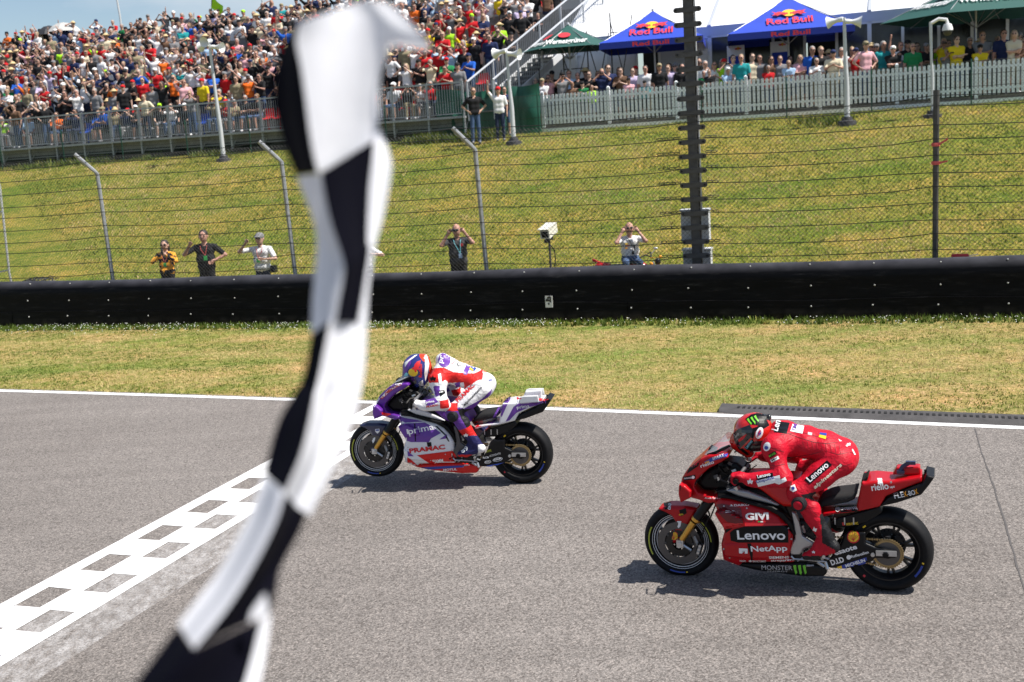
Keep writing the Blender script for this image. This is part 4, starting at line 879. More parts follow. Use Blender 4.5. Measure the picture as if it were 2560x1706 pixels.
class Decal:
    """print laid on a surface: flat outlines are cut into small cells and pressed on to the body"""
    def __init__(s, fr, bvh): s.f, s.bvh = fr, bvh
    def press(s, name, V2, F, m, parent, w, off=.0022, cell=.022, local=None):
        bm = bmesh.new(); vs = [bm.verts.new((a, 0, b)) for a, b in V2]
        for f in F:
            try: bm.faces.new([vs[i] for i in f])
            except ValueError: pass
        V2 = np.array(V2); lo, hi = V2.min(0), V2.max(0)
        for ax in (0, 1):
            for c in np.arange(lo[ax] + cell, hi[ax], cell):
                g = bm.verts[:] + bm.edges[:] + bm.faces[:]; bmesh.ops.bisect_plane(bm, geom=g, plane_co=(c, 0, 0) if ax == 0 else (0, 0, c), plane_no=(1, 0, 0) if ax == 0 else (0, 0, 1))
        miss = []; ys = []
        cl = Vector(((_C - s.f.a) @ s.f.B.T).tolist())
        for v in bm.verts:
            dr = (Vector((v.co.x, -w, v.co.z)) - cl).normalized(); h = s.bvh.ray_cast(cl, dr, 40)
            if h[0] is None: miss.append(v); continue
            n = h[1]
            if n.dot(dr) > 0: n = -n
            v.co = h[0] + (n * .75 - dr * .5).normalized() * off
        if len(miss) > .75 * len(bm.verts): bm.free(); return None
        bm.verts.ensure_lookup_table()
        ok = [v for v in bm.verts if v not in set(miss)]
        for v in miss: v.co.y = -w
        if miss: bmesh.ops.delete(bm, geom=miss, context='VERTS')
        me = bpy.data.meshes.new(name); bm.normal_update()
        bm.to_mesh(me); bm.free(); me.materials.append(m); return link(name, me, parent)
    def poly(s, pts, m, parent, w=.2, name='panel', off=.003, cell=.016):
        P = s.f.poly(pts, w); bm = bmesh.new(); f = bm.faces.new([bm.verts.new((a, 0, b)) for a, b in P]); bmesh.ops.triangulate(bm, faces=[f])
        bm.verts.index_update(); V = [(v.co.x, v.co.z) for v in bm.verts]; F = [[v.index for v in q.verts] for q in bm.faces]; bm.free()
        return s.press(name, V, F, m, parent, w, off, cell)
    def text(s, txt, a, b, h, m, parent, w=.2, bold=.018, shear=0.0, off=.0048, name='lettering'):
        V, F, tw, th = text_mesh(txt, bold, shear); A = np.array(s.f.poly([a, b], w)); u = A[1] - A[0]; L = np.linalg.norm(u); u /= L; n = np.array([-u[1], u[0]])
        mm = np.linalg.norm(np.array(s.f.poly([a], w)[0]) - np.array(s.f.poly([(a[0], a[1] - h)], w)[0]))
        P = A[0] + np.outer(V[:, 0] / tw * L, u) + np.outer(V[:, 1] / th * mm, n); return s.press(name, P, F, m, parent, w, off, .02)
    def disc(s, c, r, m, parent, w=.2, ry=None, rot=0, off=.0036, n=18, name='emblem'):
        ry = ry or r; return s.poly([(c[0] + r * math.cos(t) * math.cos(rot) - ry * math.sin(t) * math.sin(rot), c[1] + r * math.cos(t) * math.sin(rot) + ry * math.sin(t) * math.cos(rot)) for t in np.linspace(0, 2 * math.pi, n, endpoint=False)], m, parent, w, name, off)
    def shell(s, c, r, parent, w):
        s.disc(c, r, P_R, parent, w, off=.003, n=16)
        pts = []
        for k in range(9):
            a = R(200 - 27.5 * k); pts.append((c[0] + r * .86 * math.cos(a), c[1] - r * .86 * math.sin(a)))
            if k < 8: a2 = R(200 - 27.5 * (k + .5)); pts.append((c[0] + r * .78 * math.cos(a2), c[1] - r * .78 * math.sin(a2)))
        pts += [(c[0] + r * .35, c[1] + r * .72), (c[0] - r * .35, c[1] + r * .72)]; s.poly(pts, P_Y, parent, w, 'emblem', .0042)
        for k in range(7):
            a = R(185 - 28.3 * k); t = np.array([math.cos(a), -math.sin(a)]) * r * .76; b = np.array([0, r * .6]); n = np.array([-t[1], t[0]]) / np.linalg.norm(t) * r * .035
            s.poly([tuple(np.array(c) + b - n), tuple(np.array(c) + t - n), tuple(np.array(c) + t + n), tuple(np.array(c) + b + n)], P_R, parent, w, 'emblem', .0052)
    def claw(s, x0, y0, x1, y1, parent, w, m=None, rot=0.0):
        cx, cy = (x0 + x1) / 2, (y0 + y1) / 2; c_, s_ = math.cos(rot), math.sin(rot)
        for k in range(3):
            a = x0 + (x1 - x0) * (.0 + .35 * k); wd = (x1 - x0) * .20; H = y1 - y0
            P = [(a, y0 + H * .05), (a + wd, y0), (a + wd * 1.0, y0 + H * .4), (a + wd * 1.45, y0 + H * .7), (a + wd * .9, y0 + H * (1.0 if k == 1 else .85)), (a + wd * .6, y0 + H * .6), (a + wd * .25, y0 + H * .35)]
            s.poly([(cx + (x - cx) * c_ - (y - cy) * s_, cy + (x - cx) * s_ + (y - cy) * c_) for x, y in P], m or P_G, parent, w, 'emblem', .0045)

def wheel(bk, name, c, Rr, hw, rim_r, front):
    """rim mesh with tyre, discs as its own pieces"""
    ax = (0, 1, 0)
    def mk_rim():
        q = MB(); b = hw * .72
        q.lathe([(rim_r, -b), (rim_r - .010, -b), (rim_r - .022, -b * .8), (rim_r - .040, -b * .4), (rim_r - .040, b * .4), (rim_r - .022, b * .8), (rim_r - .010, b), (rim_r, b)], (0, 0, 0), ax, 48)
        q.lathe([(.034, -.045), (.034, .045)], (0, 0, 0), ax, 16); q.lathe([(0, -.05), (.034, -.045)], (0, 0, 0), ax, 16)
        ns = 5 if front else 7
        for k in range(ns):
            a = 2 * math.pi * k / ns + .3
            for da in ((-.17, .17) if front else (-.12, .12)):
                p0 = np.array([.03 * math.cos(a), 0, .03 * math.sin(a)]); pm = np.array([.10 * math.cos(a + da * .2), 0, .10 * math.sin(a + da * .2)]); p1 = np.array([(rim_r - .035) * math.cos(a + da), 0, (rim_r - .035) * math.sin(a + da)])
                q.beam(p0, pm, .024, .045, 0, ax); q.beam(pm, p1, .017, .032, 0, ax)
        return mesh_from(name, q.v, q.f, [M_RIM], q.m, False)
    rim = link(name, shared(name + 'rim', mk_rim), bk.root); rim.location = c
    def mk_tyre():
        q = MB(); P = [(rim_r - .004, hw * .70), (rim_r + (Rr - rim_r) * .2, hw * .93), (rim_r + (Rr - rim_r) * .42, hw), (rim_r + (Rr - rim_r) * .62, hw * .93), (rim_r + (Rr - rim_r) * .80, hw * .74), (rim_r + (Rr - rim_r) * .93, hw * .45), (Rr, hw * .14)]
        prof = [(r, -y) for r, y in P] + [(r, y) for r, y in P[::-1]]; q.lathe(prof, (0, 0, 0), ax, 72); return mesh_from('tyre', q.v, q.f, [M_TYRE], None, True)
    link('tyre', shared(name + 'tyre', mk_tyre), rim)
    def band(r0, r1, y, a0, a1, m, nm):
        q = MB(); A = np.linspace(a0, a1, max(3, int(abs(a1 - a0) / .08)))
        y0, y1 = y if isinstance(y, tuple) else (y, y)
        V = [(r * math.cos(a), -yy, r * math.sin(a)) for a in A for r, yy in ((r0, y0), (r1, y1))]; q.add(V, [(2 * i, 2 * i + 2, 2 * i + 3, 2 * i + 1) for i in range(len(A) - 1)]); q.build(nm, m, rim)
    yb = hw * .93 + .0025; f1 = rim_r + (Rr - rim_r) * .2; f2 = rim_r + (Rr - rim_r) * .40
    yo = lambda r: np.interp(r, [rim_r, f1, rim_r + (Rr - rim_r) * .42, rim_r + (Rr - rim_r) * .62], [hw * .70, hw * .93, hw, hw * .93]) + .0025
    if front:
        band(rim_r - .022, rim_r - .004, (hw * .60, hw * .745), 0, 2 * math.pi, P_W, 'rim_stripe'); band(rim_r - .040, rim_r - .032, hw * .45, 0, 2 * math.pi, P_GR, 'rim_stripe')
        for a0, a1 in ((2.65, 3.6), (.05, .75)): band(f1, f2 - .003, (yo(f1), yo(f2)), a0, a1, P_YG, 'tyre_marking')
        for a0, a1, m in ((-1.95, -1.45, P_B), (-1.42, -1.37, P_Y), (1.2, 1.6, P_B)): band(f1, f2 - .004, (yo(f1), yo(f2)), a0, a1, m, 'tyre_marking')
        for sg in (-1, 1):
            q = MB(); y = -sg * .078
            q.lathe([(.108, -.004), (.160, -.004), (.160, .004), (.108, .004)], (0, y, 0), ax, 40, 0, True); q.lathe([(.05, -.006), (.10, -.003), (.10, .003), (.05, .006)], (0, y, 0), ax, 20, 1, True)
            for k in range(10): a = 2 * math.pi * k / 10; q.lathe([(0, -.009), (.008, -.008), (.008, .008)], (.100 * math.cos(a), y, .100 * math.sin(a)), ax, 8, 2)
            q.build('brake_disc', [M_DISC, M_RIM, M_GALVD], rim, True)
    else:
        for a0, a1, m in ((-.75, -.35, P_B), (-.30, -.25, P_Y), (2.2, 2.3, P_Y), (-2.35, -2.28, P_R)): band(f1, f2 - .004, (yo(f1), yo(f2)), a0, a1, m, 'tyre_marking')
        q = MB(); q.lathe([(.06, -.003), (.115, -.003), (.115, .003), (.06, .003)], (0, .085, 0), ax, 36, 0, True)
        for k in range(24): a = 2 * math.pi * k / 24; q.lathe([(0, -.0045), (.006, -.004)], (.10 * math.cos(a), .083, .10 * math.sin(a)), ax, 6, 1)
        q.build('brake_disc', [M_DISC, M_RIM], rim, True)
        q = MB(); q.lathe([(.035, -.004), (.088, -.004), (.088, .004), (.035, .004)], (0, -.108, 0), ax, 36, 1, True); q.lathe([(.084, -.006), (.099, -.006), (.099, .006), (.084, .006)], (0, -.108, 0), ax, 40, 0, True)
        for k in range(40): a = 2 * math.pi * k / 40; q.box((.100 * math.cos(a), -.108, .100 * math.sin(a)), (.008, .010, .008))
        q.build('sprocket', [M_CHAIN, M_DISC], rim, False)
    return rim
def build_bike(fr, label, key, C):
    bk = Bike(fr, label, key); L = RF.L; I = np.interp
    wheel(bk, 'rear_wheel', (0, 0, 0), .297, .098, .212, False)
    wheel(bk, 'front_wheel', (-1.45, 0, 0), .276, .062, .214, True)
    # bodywork
    wf = lambda X, Zz: I(Zz, [-.22, -.12, .02, .2, .34, .45], [.10, .19, .235, .235, .19, .15]) * I(X, [-1.22, -1.10, -.6], [.72, 1.0, .96])
    main = [(590, 752), (640, 735), (760, 752), (900, 790), (1010, 822), (1090, 872), (1142, 932), (1182, 992), (1182, 1062), (1152, 1165), (1195, 1190), (1182, 1203), (1000, 1200), (830, 1205), (800, 1232), (690, 1182), (680, 1062), (705, 975), (672, 880), (622, 805)]
    fa = bk.sdf('side_fairing', 'side', main, wf, C['side'], rnd=.035, wmap=.2)
    bk.sdf('lower_scoop', 'scoop', [(690, 1060), (760, 1050), (900, 1066), (1060, 1068), (1140, 1075), (1135, 1150), (1000, 1185), (840, 1180), (700, 1160)], lambda X, Zz: I(X, [-1.2, -1.1, -.75], [.19, .247, .22]), C['side'], w0=.1, rnd=.03, wmap=.24, parent=None)
    bk.sdf('side_wing', 'wing', [(635, 845), (700, 835), (830, 900), (840, 940), (760, 945), (700, 962), (665, 905)], lambda X, Zz: I(X, [-1.25, -1.15, -1.05], [.20, .285, .25]), C['wing'], w0=.15, rnd=.012, wmap=.26)
    bk.sdf('belly_pan', 'belly', [(688, 1160), (700, 1192), (800, 1228), (960, 1255), (1250, 1295), (1400, 1295), (1422, 1272), (1412, 1215), (1250, 1188), (1000, 1190), (820, 1190)], lambda X, Zz: I(X, [-1.2, -.9, -.4], [.10, .16, .15]), C['belly'], rnd=.03, wmap=.14)
    wn_ = lambda X, Zz: I(X, [-1.47, -1.40, -1.28, -1.1], [.06, .12, .175, .19])
    nose = [(405, 602), (440, 548), (545, 458), (600, 432), (718, 424), (738, 445), (692, 478), (605, 522), (545, 575), (505, 625), (498, 655), (522, 692), (640, 728), (660, 755), (600, 768), (520, 742), (470, 737), (402, 768), (387, 700), (394, 640)]
    co = bk.sdf('nose_cowl', 'nose', nose, wn_, C['nose'], rnd=.015, res=.006, wmap=.13)
    bk.sdf('nose_winglet', 'winglet', [(390, 640), (430, 650), (475, 690), (470, 735), (402, 768), (386, 710)], .235, C['winglet'], w0=.11, rnd=.01, wmap=.2)
    q = MB(); A = [L(712, 292, .02), L(640, 365, .05), L(560, 440, .09)]; Bm = [L(748, 372, .13), L(680, 405, .15), L(600, 436, .15)]; V = []
    for a, b in zip(A, Bm):
        for t in np.linspace(-1, 1, 11):
            w_ = abs(t); yy = math.copysign(abs(a[1]) + (abs(b[1]) - abs(a[1])) * w_, t); V.append((a[0] + (b[0] - a[0]) * w_ ** 1.6, -yy * (1 if w_ > .2 else w_ / .2), a[2] + (b[2] - a[2]) * w_ ** 1.6))
    q.add(V, [(i * 11 + j, i * 11 + j + 1, (i + 1) * 11 + j + 1, (i + 1) * 11 + j) for i in range(2) for j in range(10)]); bk.mb('windscreen', q, M_SCR)
    q = MB(); q.tube([L(742, 376, .135), L(690, 402, .15), L(640, 425, .155), L(585, 440, .14)], [.009, .012, .010, .008], 6); bk.mb('screen_trim', q, M_BLK)
    # cockpit, engine, frame
    bk.sdf('cockpit_core', 'cockpit', [(505, 640), (560, 565), (690, 490), (790, 500), (860, 560), (870, 690), (760, 700), (560, 690)], .105, M_BLK, rnd=.03, wmap=.1, hit=False)
    bk.sdf('engine', 'engine', [(980, 830), (1150, 880), (1300, 900), (1420, 960), (1440, 1130), (1400, 1270), (1250, 1265), (1050, 1180), (980, 1000)], .135, M_ENG, rnd=.03, wmap=.13, hit=False)
    bk.sdf('airbox', 'airbox', [(640, 690), (760, 678), (960, 690), (1120, 780), (1180, 900), (1000, 860), (800, 770), (660, 750)], .15, M_BLK, rnd=.02, wmap=.15)
    bk.sdf('frame_beam', 'frame', [(650, 722), (720, 722), (900, 770), (1040, 805), (1120, 850), (1180, 925), (1205, 1010), (1185, 1010), (1140, 930), (1080, 868), (1000, 825), (880, 792), (740, 752), (655, 745)], .205, M_BLK, w0=.12, rnd=.012, res=.006, wmap=.2)
    bk.sdf('grey_panel', 'gpanel', [(708, 692), (762, 678), (870, 700), (990, 745), (1095, 798), (1070, 800), (940, 768), (800, 735)], .175, C['tankpanel'], w0=.1, rnd=.012, res=.006, wmap=.175)
    bk.sdf('fuel_tank', 'tank', [(850, 560), (900, 530), (1010, 528), (1150, 545), (1250, 560), (1290, 620), (1330, 720), (1350, 800), (1120, 795), (1040, 745), (930, 668), (870, 640)], lambda X, Zz: I(Zz, [.2, .35, .55], [.15, .17, .12]), C['tank'], rnd=.05, wmap=.10, sil=True)
    bk.sdf('pivot_plate', 'pivot', [(1172, 842), (1200, 850), (1225, 905), (1250, 1010), (1335, 1062), (1332, 1088), (1262, 1102), (1232, 1142), (1168, 1145), (1153, 1092), (1195, 1030), (1186, 930)], .185, C['pivot'], w0=.14, rnd=.008, res=.006, wmap=.185)
    # seat and tail
    bk.sdf('seat', 'seat', [(1352, 800), (1395, 708), (1480, 660), (1600, 648), (1632, 662), (1638, 700), (1610, 765), (1400, 806)], .125, M_SEAT, rnd=.03, wmap=.10, sm=1, sil=True)
    wt_ = lambda X, Zz: I(X, [-.5, -.25, -.1, .2], [.135, .15, .14, .10])
    ta = bk.sdf('tail_unit', 'tail', [(1660, 650), (1676, 590), (1702, 564), (1765, 552), (1880, 556), (2088, 560), (2086, 642), (1960, 682), (1835, 732), (1792, 802), (1645, 832), (1475, 852), (1392, 875), (1380, 808), (1640, 762), (1650, 700)], wt_, C['tail'], rnd=.016, wmap=.12, sil=True)
    bk.sdf('tail_pad', 'pad', [(1655, 655), (1672, 590), (1700, 562), (1716, 562), (1712, 600), (1690, 660)], .10, M_BLK, rnd=.02, wmap=.09, sil=True)
    bk.sdf('tail_tray', 'tray', [(1780, 805), (1850, 738), (1975, 684), (2090, 640), (2118, 582), (2176, 598), (2140, 650), (2082, 722), (1905, 780)], .118, M_CARB, rnd=.012, wmap=.11)
    if key == 'red':
        bk.sdf('tail_wing', 'twing', [(1882, 560), (1912, 510), (2074, 504), (2080, 562)], .045, C['tail'], rnd=.008, res=.006, wmap=-.03, hit=False)
        q = MB(); q.tube([L(1935, 560, .05), L(1950, 525, .05), L(1990, 500, .05)], [.02, .016, .016], 6); q.box(L(2008, 497, .05), (.062, .03, .022)); q.box(L(1938, 558, .05), (.05, .05, .02)); bk.mb('onboard_camera', q, M_NAVY)
    else:
        bk.sdf('tail_wing', 'pwing1', [(1845, 606), (1868, 540), (1900, 528), (2050, 524), (2062, 594)], .165, C['wingplate'], w0=.145, rnd=.006, res=.006, wmap=.16, fr=PF)
        bk.sdf('tail_wing_upper', 'pwing2', [(1912, 518), (1935, 466), (2100, 452), (2098, 520)], .03, C['wingplate'], rnd=.008, res=.006, wmap=-.05, fr=PF, hit=False)
    q = MB(); q.tube([L(2108, 585, 0), L(2112, 552, 0)], .008, 6); q.box(L(2112, 560, 0), (.018, .018, .03)); bk.mb('rain_light_mount', q, M_BLK)
    for k, (a, b) in enumerate(((1870, 668), (1730, 786))):
        for sg in (1,): q = MB(); p = L(a, b if k else 632, .128); q.lathe([(0, -.004), (.007, -.003), (.007, .006)], (p[0], -.135, p[2]), (0, 1, 0), 8); bk.mb('fastener', q, M_SIL)
    bk.sdf('exhaust_box', 'exbox', [(1450, 918), (1500, 882), (1690, 832), (1790, 800), (1812, 842), (1760, 880), (1690, 922), (1600, 952), (1480, 955)], .10, M_CARB, rnd=.012, wmap=.1)
    for zx in (1478, 1545, 1608): q = MB(); p = L(zx, 905, .105); q.box((p[0], -.104, p[2]), (.008, .01, .05)); bk.mb('bracket', q, M_SIL)
    sw = bk.sdf('swingarm', 'swing', [(1418, 1195), (1500, 1098), (1540, 1005), (1570, 982), (1690, 986), (1692, 1060), (1760, 1090), (1900, 1118), (1922, 1140), (1902, 1168), (1760, 1168), (1700, 1202), (1560, 1242), (1440, 1236), (1414, 1216)], .150, M_CARB, w0=.112, rnd=.012, wmap=.15)
    q = MB(); a = L(1770, 1120, .15); b = L(1905, 1138, .15); q.box((a + b) / 2 + np.array([0, -.008, 0]), (.135, .02, .034)); bk.mb('axle_block', q, M_SIL, smooth=False)
    q = MB(); p = L(1832, 1140, .16); q.lathe([(0, -.025), (.02, -.024), (.024, -.005), (.024, .02)], p, (0, 1, 0), 6); p2 = L(1742, 1140, .152); q.lathe([(0, -.012), (.014, -.01), (.014, .02)], p2, (0, 1, 0), 10, 1); bk.mb('axle_nut', q, [M_BLK, M_SIL])
    # chain
    q = MB(); cs = L(1215, 1045, .108); yy = -.108; r1, r2 = .099, .045
    top = [np.array([cs[0], yy, cs[2] + r2]), np.array([0, yy, r1])]; bot = [np.array([0, yy, -r1]), np.array([cs[0], yy, cs[2] - r2])]
    for a, b in (top, bot):
        n_ = int(np.linalg.norm(b - a) / .016)
        for i in range(n_): t = i / n_; q.box(a + (b - a) * t, (.012, .012, .014 if i % 2 else .010))
    for a in np.linspace(-math.pi / 2, math.pi / 2, 20): q.box((.099 * math.cos(a), yy, .099 * math.sin(a)), (.013, .012, .013))
    bk.mb('chain', q, M_CHAIN, smooth=False)
    # front end
    fe = bk.sdf('front_fender', 'fender', [(238, 815), (275, 782), (330, 766), (440, 768), (522, 800), (508, 850), (442, 960), (388, 1042), (350, 1056), (318, 1036), (330, 990), (366, 905), (338, 862), (290, 835)], .08, C['fender'], rnd=.03, res=.006, wmap=.04, sil=True)
    for sg in (1, -1):
        q = MB(); a = RF.L(612, 745, .115); b = RF.L(505, 893, .115); c = RF.L(488, 912, .115); d = RF.L(405, 1035, .115); q.tube([a * [1, sg, 1], b * [1, sg, 1]], [.036, .034], 12); bk.mb('fork_leg', q, M_CARB)
        q = MB(); q.tube([c * [1, sg, 1], d * [1, sg, 1]], [.026, .022], 12); q.lathe([(.034, -.012), (.036, 0), (.034, .012)], b * [1, sg, 1], d - c, 12); bk.mb('fork_slider', q, M_GOLD)
        q = MB(); e = RF.L(395, 1060, .115) * [1, sg, 1]; q.box(e, (.05, .04, .055)); q.lathe([(0, -.03), (.016, -.028), (.016, .03)], e, (0, 1, 0), 8); q.tube([e, RF.L(470, 1110, .11) * [1, sg, 1]], .010, 6); bk.mb('axle_clamp', q, M_SIL)
        q = MB(); e = RF.L(530, 1095, .105) * [1, sg, 1]; ax_ = vrot((.35, 0, 1)); q.box(e, (.036, .04, .08), 0, ax_); q.box(e + np.array([.0, -sg * .02, .0]), (.028, .02, .07), 1, ax_)
        for k in (-1, 0, 1): q.lathe([(0, -.03), (.010, -.029), (.010, 0)], e + ax_[2] * k * .028 + np.array([0, -.005 * sg, 0]), (0, sg, 0), 8, 2)
        q.tube([RF.L(490, 1010, .105) * [1, sg, 1], e], .012, 6, 1); bk.mb('brake_caliper', q, [M_ENG, M_GALV, M_SIL], smooth=False)
        q = MB(); q.tube([RF.L(560, 760, .1) * [1, sg, 1], RF.L(600, 860, .115) * [1, sg, 1], RF.L(560, 960, .115) * [1, sg, 1], RF.L(535, 1060, .11) * [1, sg, 1]], .006, 6); bk.mb('brake_hose', q, M_BLK)
        # clip-on bar and levers
        q = MB(); g = RF.L(795, 608, .30); q.tube([np.array([g[0] + .02, -.11 * sg, g[2] + .02]), np.array([g[0], -.37 * sg, g[2]])], .014, 8); bk.mb('handlebar', q, M_SIL)
        q = MB(); q.tube([np.array([g[0], -.24 * sg, g[2]]), np.array([g[0] - .002, -.38 * sg, g[2]])], .018, 10); bk.mb('grip', q, M_BLK)
        q = MB(); q.tube([np.array([g[0] - .02, -.19 * sg, g[2]]), np.array([g[0] - .06, -.24 * sg, g[2] + .0]), np.array([g[0] - .058, -.34 * sg, g[2] - .01]), np.array([g[0] - .05, -.39 * sg, g[2] - .005])], .007, 6); bk.mb('lever', q, M_GALVD)
        q = MB(); q.tube([np.array([g[0] - .05, -.40 * sg, g[2]]), np.array([g[0] - .10, -.39 * sg, g[2] + .015]), np.array([g[0] - .12, -.30 * sg, g[2] + .02])], .006, 6); bk.mb('lever_guard', q, M_BLK)
        q = MB(); pg = RF.L(1400, 1148, .24); q.tube([np.array([pg[0], -.15 * sg, pg[2]]), np.array([pg[0], -.27 * sg, pg[2]])], .011, 8); q.box((pg[0] - .01, -.165 * sg, pg[2] + .01), (.10, .015, .035)); bk.mb('footpeg', q, M_SIL)
    q = MB(); q.tube([RF.L(1190, 1170, .2), RF.L(1300, 1178, .2), RF.L(1420, 1190, .2)], .006, 6); q.tube([RF.L(1190, 1170, .2), RF.L(1170, 1150, .2)], .007, 6); bk.mb('shift_rod', q, M_SIL)
    # cockpit clutter: hoses, switch blocks, master cylinder, dash
    random.seed(11); q = MB()
    for k in range(26):
        a = RF.L(random.uniform(520, 840), random.uniform(520, 680), random.uniform(.05, .17)); b = a + np.array([random.uniform(-.09, .09), random.uniform(-.05, .05), random.uniform(-.06, .06)]); m_ = (a + b) / 2 + np.array([0, 0, random.uniform(-.03, .04)]); q.tube([a, m_, b], random.choice([.004, .006, .008]), 5, random.choice([0, 0, 0, 1, 2]))
    for k in range(16): q.box(RF.L(random.uniform(540, 820), random.uniform(500, 680), random.uniform(.06, .16)), (random.uniform(.015, .05), .03, random.uniform(.01, .03)), random.choice([0, 0, 1, 2]), vrot((random.uniform(-1, 1), .2, 1)))
    bk.mb('cockpit_fittings', q, [M_BLK, M_SIL, M_GALVD], smooth=False)
    q = MB(); q.box(RF.L(655, 415, .03), (.09, .12, .02), 0, vrot((.5, 0, 1))); bk.mb('dash', q, M_BLK, smooth=False)
    q = MB()
    for k in range(30):
        a = RF.L(random.uniform(1240, 1420), random.uniform(960, 1230), .14); b = a + np.array([random.uniform(-.06, .06), random.uniform(-.02, .01), random.uniform(-.06, .06)]); q.tube([a, b], random.choice([.005, .008, .012]), 6, random.choice([0, 0, 1]))
    bk.mb('engine_fittings', q, [M_ENG, M_SIL], smooth=False)
    bk.bake(); return bk
# =================================================================== riders
def leather(name, col, rough=.5):
    if name in MATS: return MATS[name]
    b = NB(name); n1 = b.noise(14, 3, dist=.6); n2 = b.noise(95, 2); c = b.mix(1.0, col, b.ramp(n1, [(0.35, (.86, .86, .86)), (0.65, (1.08, 1.08, 1.08))]), 'MULTIPLY')
    b.link(c, b.b.inputs['Base Color']); b.b.inputs['Roughness'].default_value = rough; b.b.inputs['Specular IOR Level'].default_value = .22; n3 = b.noise(5.5, 3, dist=2.2, vec=b.scale((1, 1, 1.7))); h = b.mix(.5, b.mix(.22, n1, n2), n3); b.bump(h, .8, .03); return b.m
M_LRED = leather('leather_red', (.50, .006, .022)); M_LBLK = leather('leather_black', (.014, .014, .016)); M_LWHT = leather('leather_white', (.74, .73, .74)); M_LPUR = leather('leather_purple', (.13, .045, .30)); M_LNAV = leather('leather_navy', (.02, .02, .09)); M_LORG = leather('leather_scarlet', (.62, .02, .018))
M_HEL = mat('helmet_red', (.58, .014, .010), .18, coat=.8); M_HELB = mat('helmet_navy', (.02, .03, .17), .18, coat=.8); M_VIS = mat('visor', (.012, .012, .014), .06, spec=.8)
def build_rider(fr, J, label, mats, paint, hel_mat, res=.0075):
    L = fr.L; B = Body(.028); PT = lambda k, sg=1: L(*J[k]) * np.array([1, sg, 1])
    def mid(k): p = L(J[k][0], J[k][1], 0); return p
    off = lambda p, y: p + np.array([0, y, 0])
    # trunk
    for k, hw, r in (('chest', .10, .106), ('mid', .085, .096), ('waist', .075, .096), ('pelvis', .085, .114)): p = mid(k); B.cap(off(p, -hw), off(p, hw), r, tag=0, k=.05)
    for a, b, r0, r1 in (('chest', 'mid', .105, .095), ('mid', 'waist', .095, .095), ('waist', 'pelvis', .095, .112)): B.cap(mid(a), mid(b), r0, r1, 0, .05)
    B.cap(mid('hump0'), mid('hump1'), J['humpr'][0], J['humpr'][1], 5, .03); B.cap(mid('chest'), mid('neck'), .09, .07, 0)
    for sg in (1, -1):
        sh, el, wr, hd = PT('shoulder', sg), PT('elbow', sg), PT('wrist', sg), PT('hand', sg)
        B.cap(off(mid('chest'), -.1 * sg), sh, .095, .085, 0, .04); B.cap(sh, el, .070, .055, 1, .02); B.ell(sh * .86 + el * .14, (.082, .068, .082), 1); B.ell(el + np.array([.01, 0, -.005]), (.064, .062, .062), 1)
        B.cap(el, wr, .060, .042, 2); m_ = el * .6 + wr * .4; B.cap(m_, wr, .056, .046, 2); cu = wr * .75 + hd * .25; B.cap(wr * 1.12 - hd * .12, cu, .049, .046, 3, .008)
        # glove: palm, four fingers round the grip, thumb below
        gx, gz = hd[0], hd[2]; yo = hd[1]; s1 = sg
        kn = np.array([gx + .035, yo, gz + .018]); B.cap(cu, kn, .036, .034, 3, .015); B.ell(kn, (.040, .046, .028), 3, .01)
        for i in range(4):
            y = yo + s1 * (.036 - i * .024); r_ = [.0125, .013, .0125, .0105][i]; ln = [.92, 1.0, .95, .8][i]
            a = np.array([gx + .020, y, gz + .034]); b = np.array([gx - .030 * ln, y, gz + .026]); c = np.array([gx - .034 * ln, y, gz - .012]); d = np.array([gx - .008, y, gz - .030])
            B.cap(a, b, r_ * 1.1, r_, 3, .005); B.cap(b, c, r_, r_ * .95, 3, .004); B.cap(c, d, r_ * .95, r_ * .8, 3, .004)
        B.cap(np.array([gx + .045, yo + s1 * .035, gz - .005]), np.array([gx + .012, yo + s1 * .056, gz - .026]), .015, .013, 3, .008); B.cap(np.array([gx + .012, yo + s1 * .056, gz - .026]), np.array([gx - .02, yo + s1 * .05, gz - .022]), .013, .011, 3, .005)
        # legs
        hp, kn_, an, heel, ball, toe = PT('hip', sg), PT('knee', sg), PT('ankle', sg), PT('heel', sg), PT('ball', sg), PT('toe', sg)
        B.cap(hp, kn_, .100, .068, 4, .02); B.ell(hp * .55 + kn_ * .45, (.09, .082, .09), 4); B.ell(kn_, (.075, .07, .078), 4)
        sh_t = kn_ * .35 + an * .65; B.cap(kn_, sh_t, .060, .054, 4); B.ell(kn_ * .62 + an * .38 + np.array([.02, 0, .0]), (.062, .062, .07), 4)
        bt_ = kn_ * .42 + an * .58; B.cap(bt_, an, .058, .050, 6, .012); B.ell(bt_, (.064, .062, .05), 6, .008); B.cap(an, heel, .048, .040, 6, .02); B.cap(heel, ball, .040, .036, 6, .02); B.cap(an * .6 + ball * .4, ball, .045, .038, 6, .02); B.cap(ball, toe, .036, .028, 6, .015)
    V, F, tg, fc = B.mesh(res); P = fr.px(np.stack([fc[:, 0], -np.abs(fc[:, 1]), fc[:, 2]], 1)); mi = paint(tg, P, fc)
    o = link('person', mesh_from('person', V, F, mats, mi, True)); o.matrix_world = fr.M; tag(o, label, 'person')
    bvh = BVHTree.FromPolygons(V.tolist(), F.tolist())
    H = Body(.03)
    for (kind, *a) in J['helmet']:
        if kind == 'e': (zx, zy), r, rot, tgk, kk = a; c, s_ = math.cos(rot), math.sin(rot); H.ell(L(zx, zy, 0), r, tgk, kk, np.array([[c, 0, s_], [0, 1, 0], [-s_, 0, c]]))
        else: p0, p1, r0, r1, tgk, kk = a; H.cap(L(*p0), L(*p1), r0, r1, tgk, kk); 
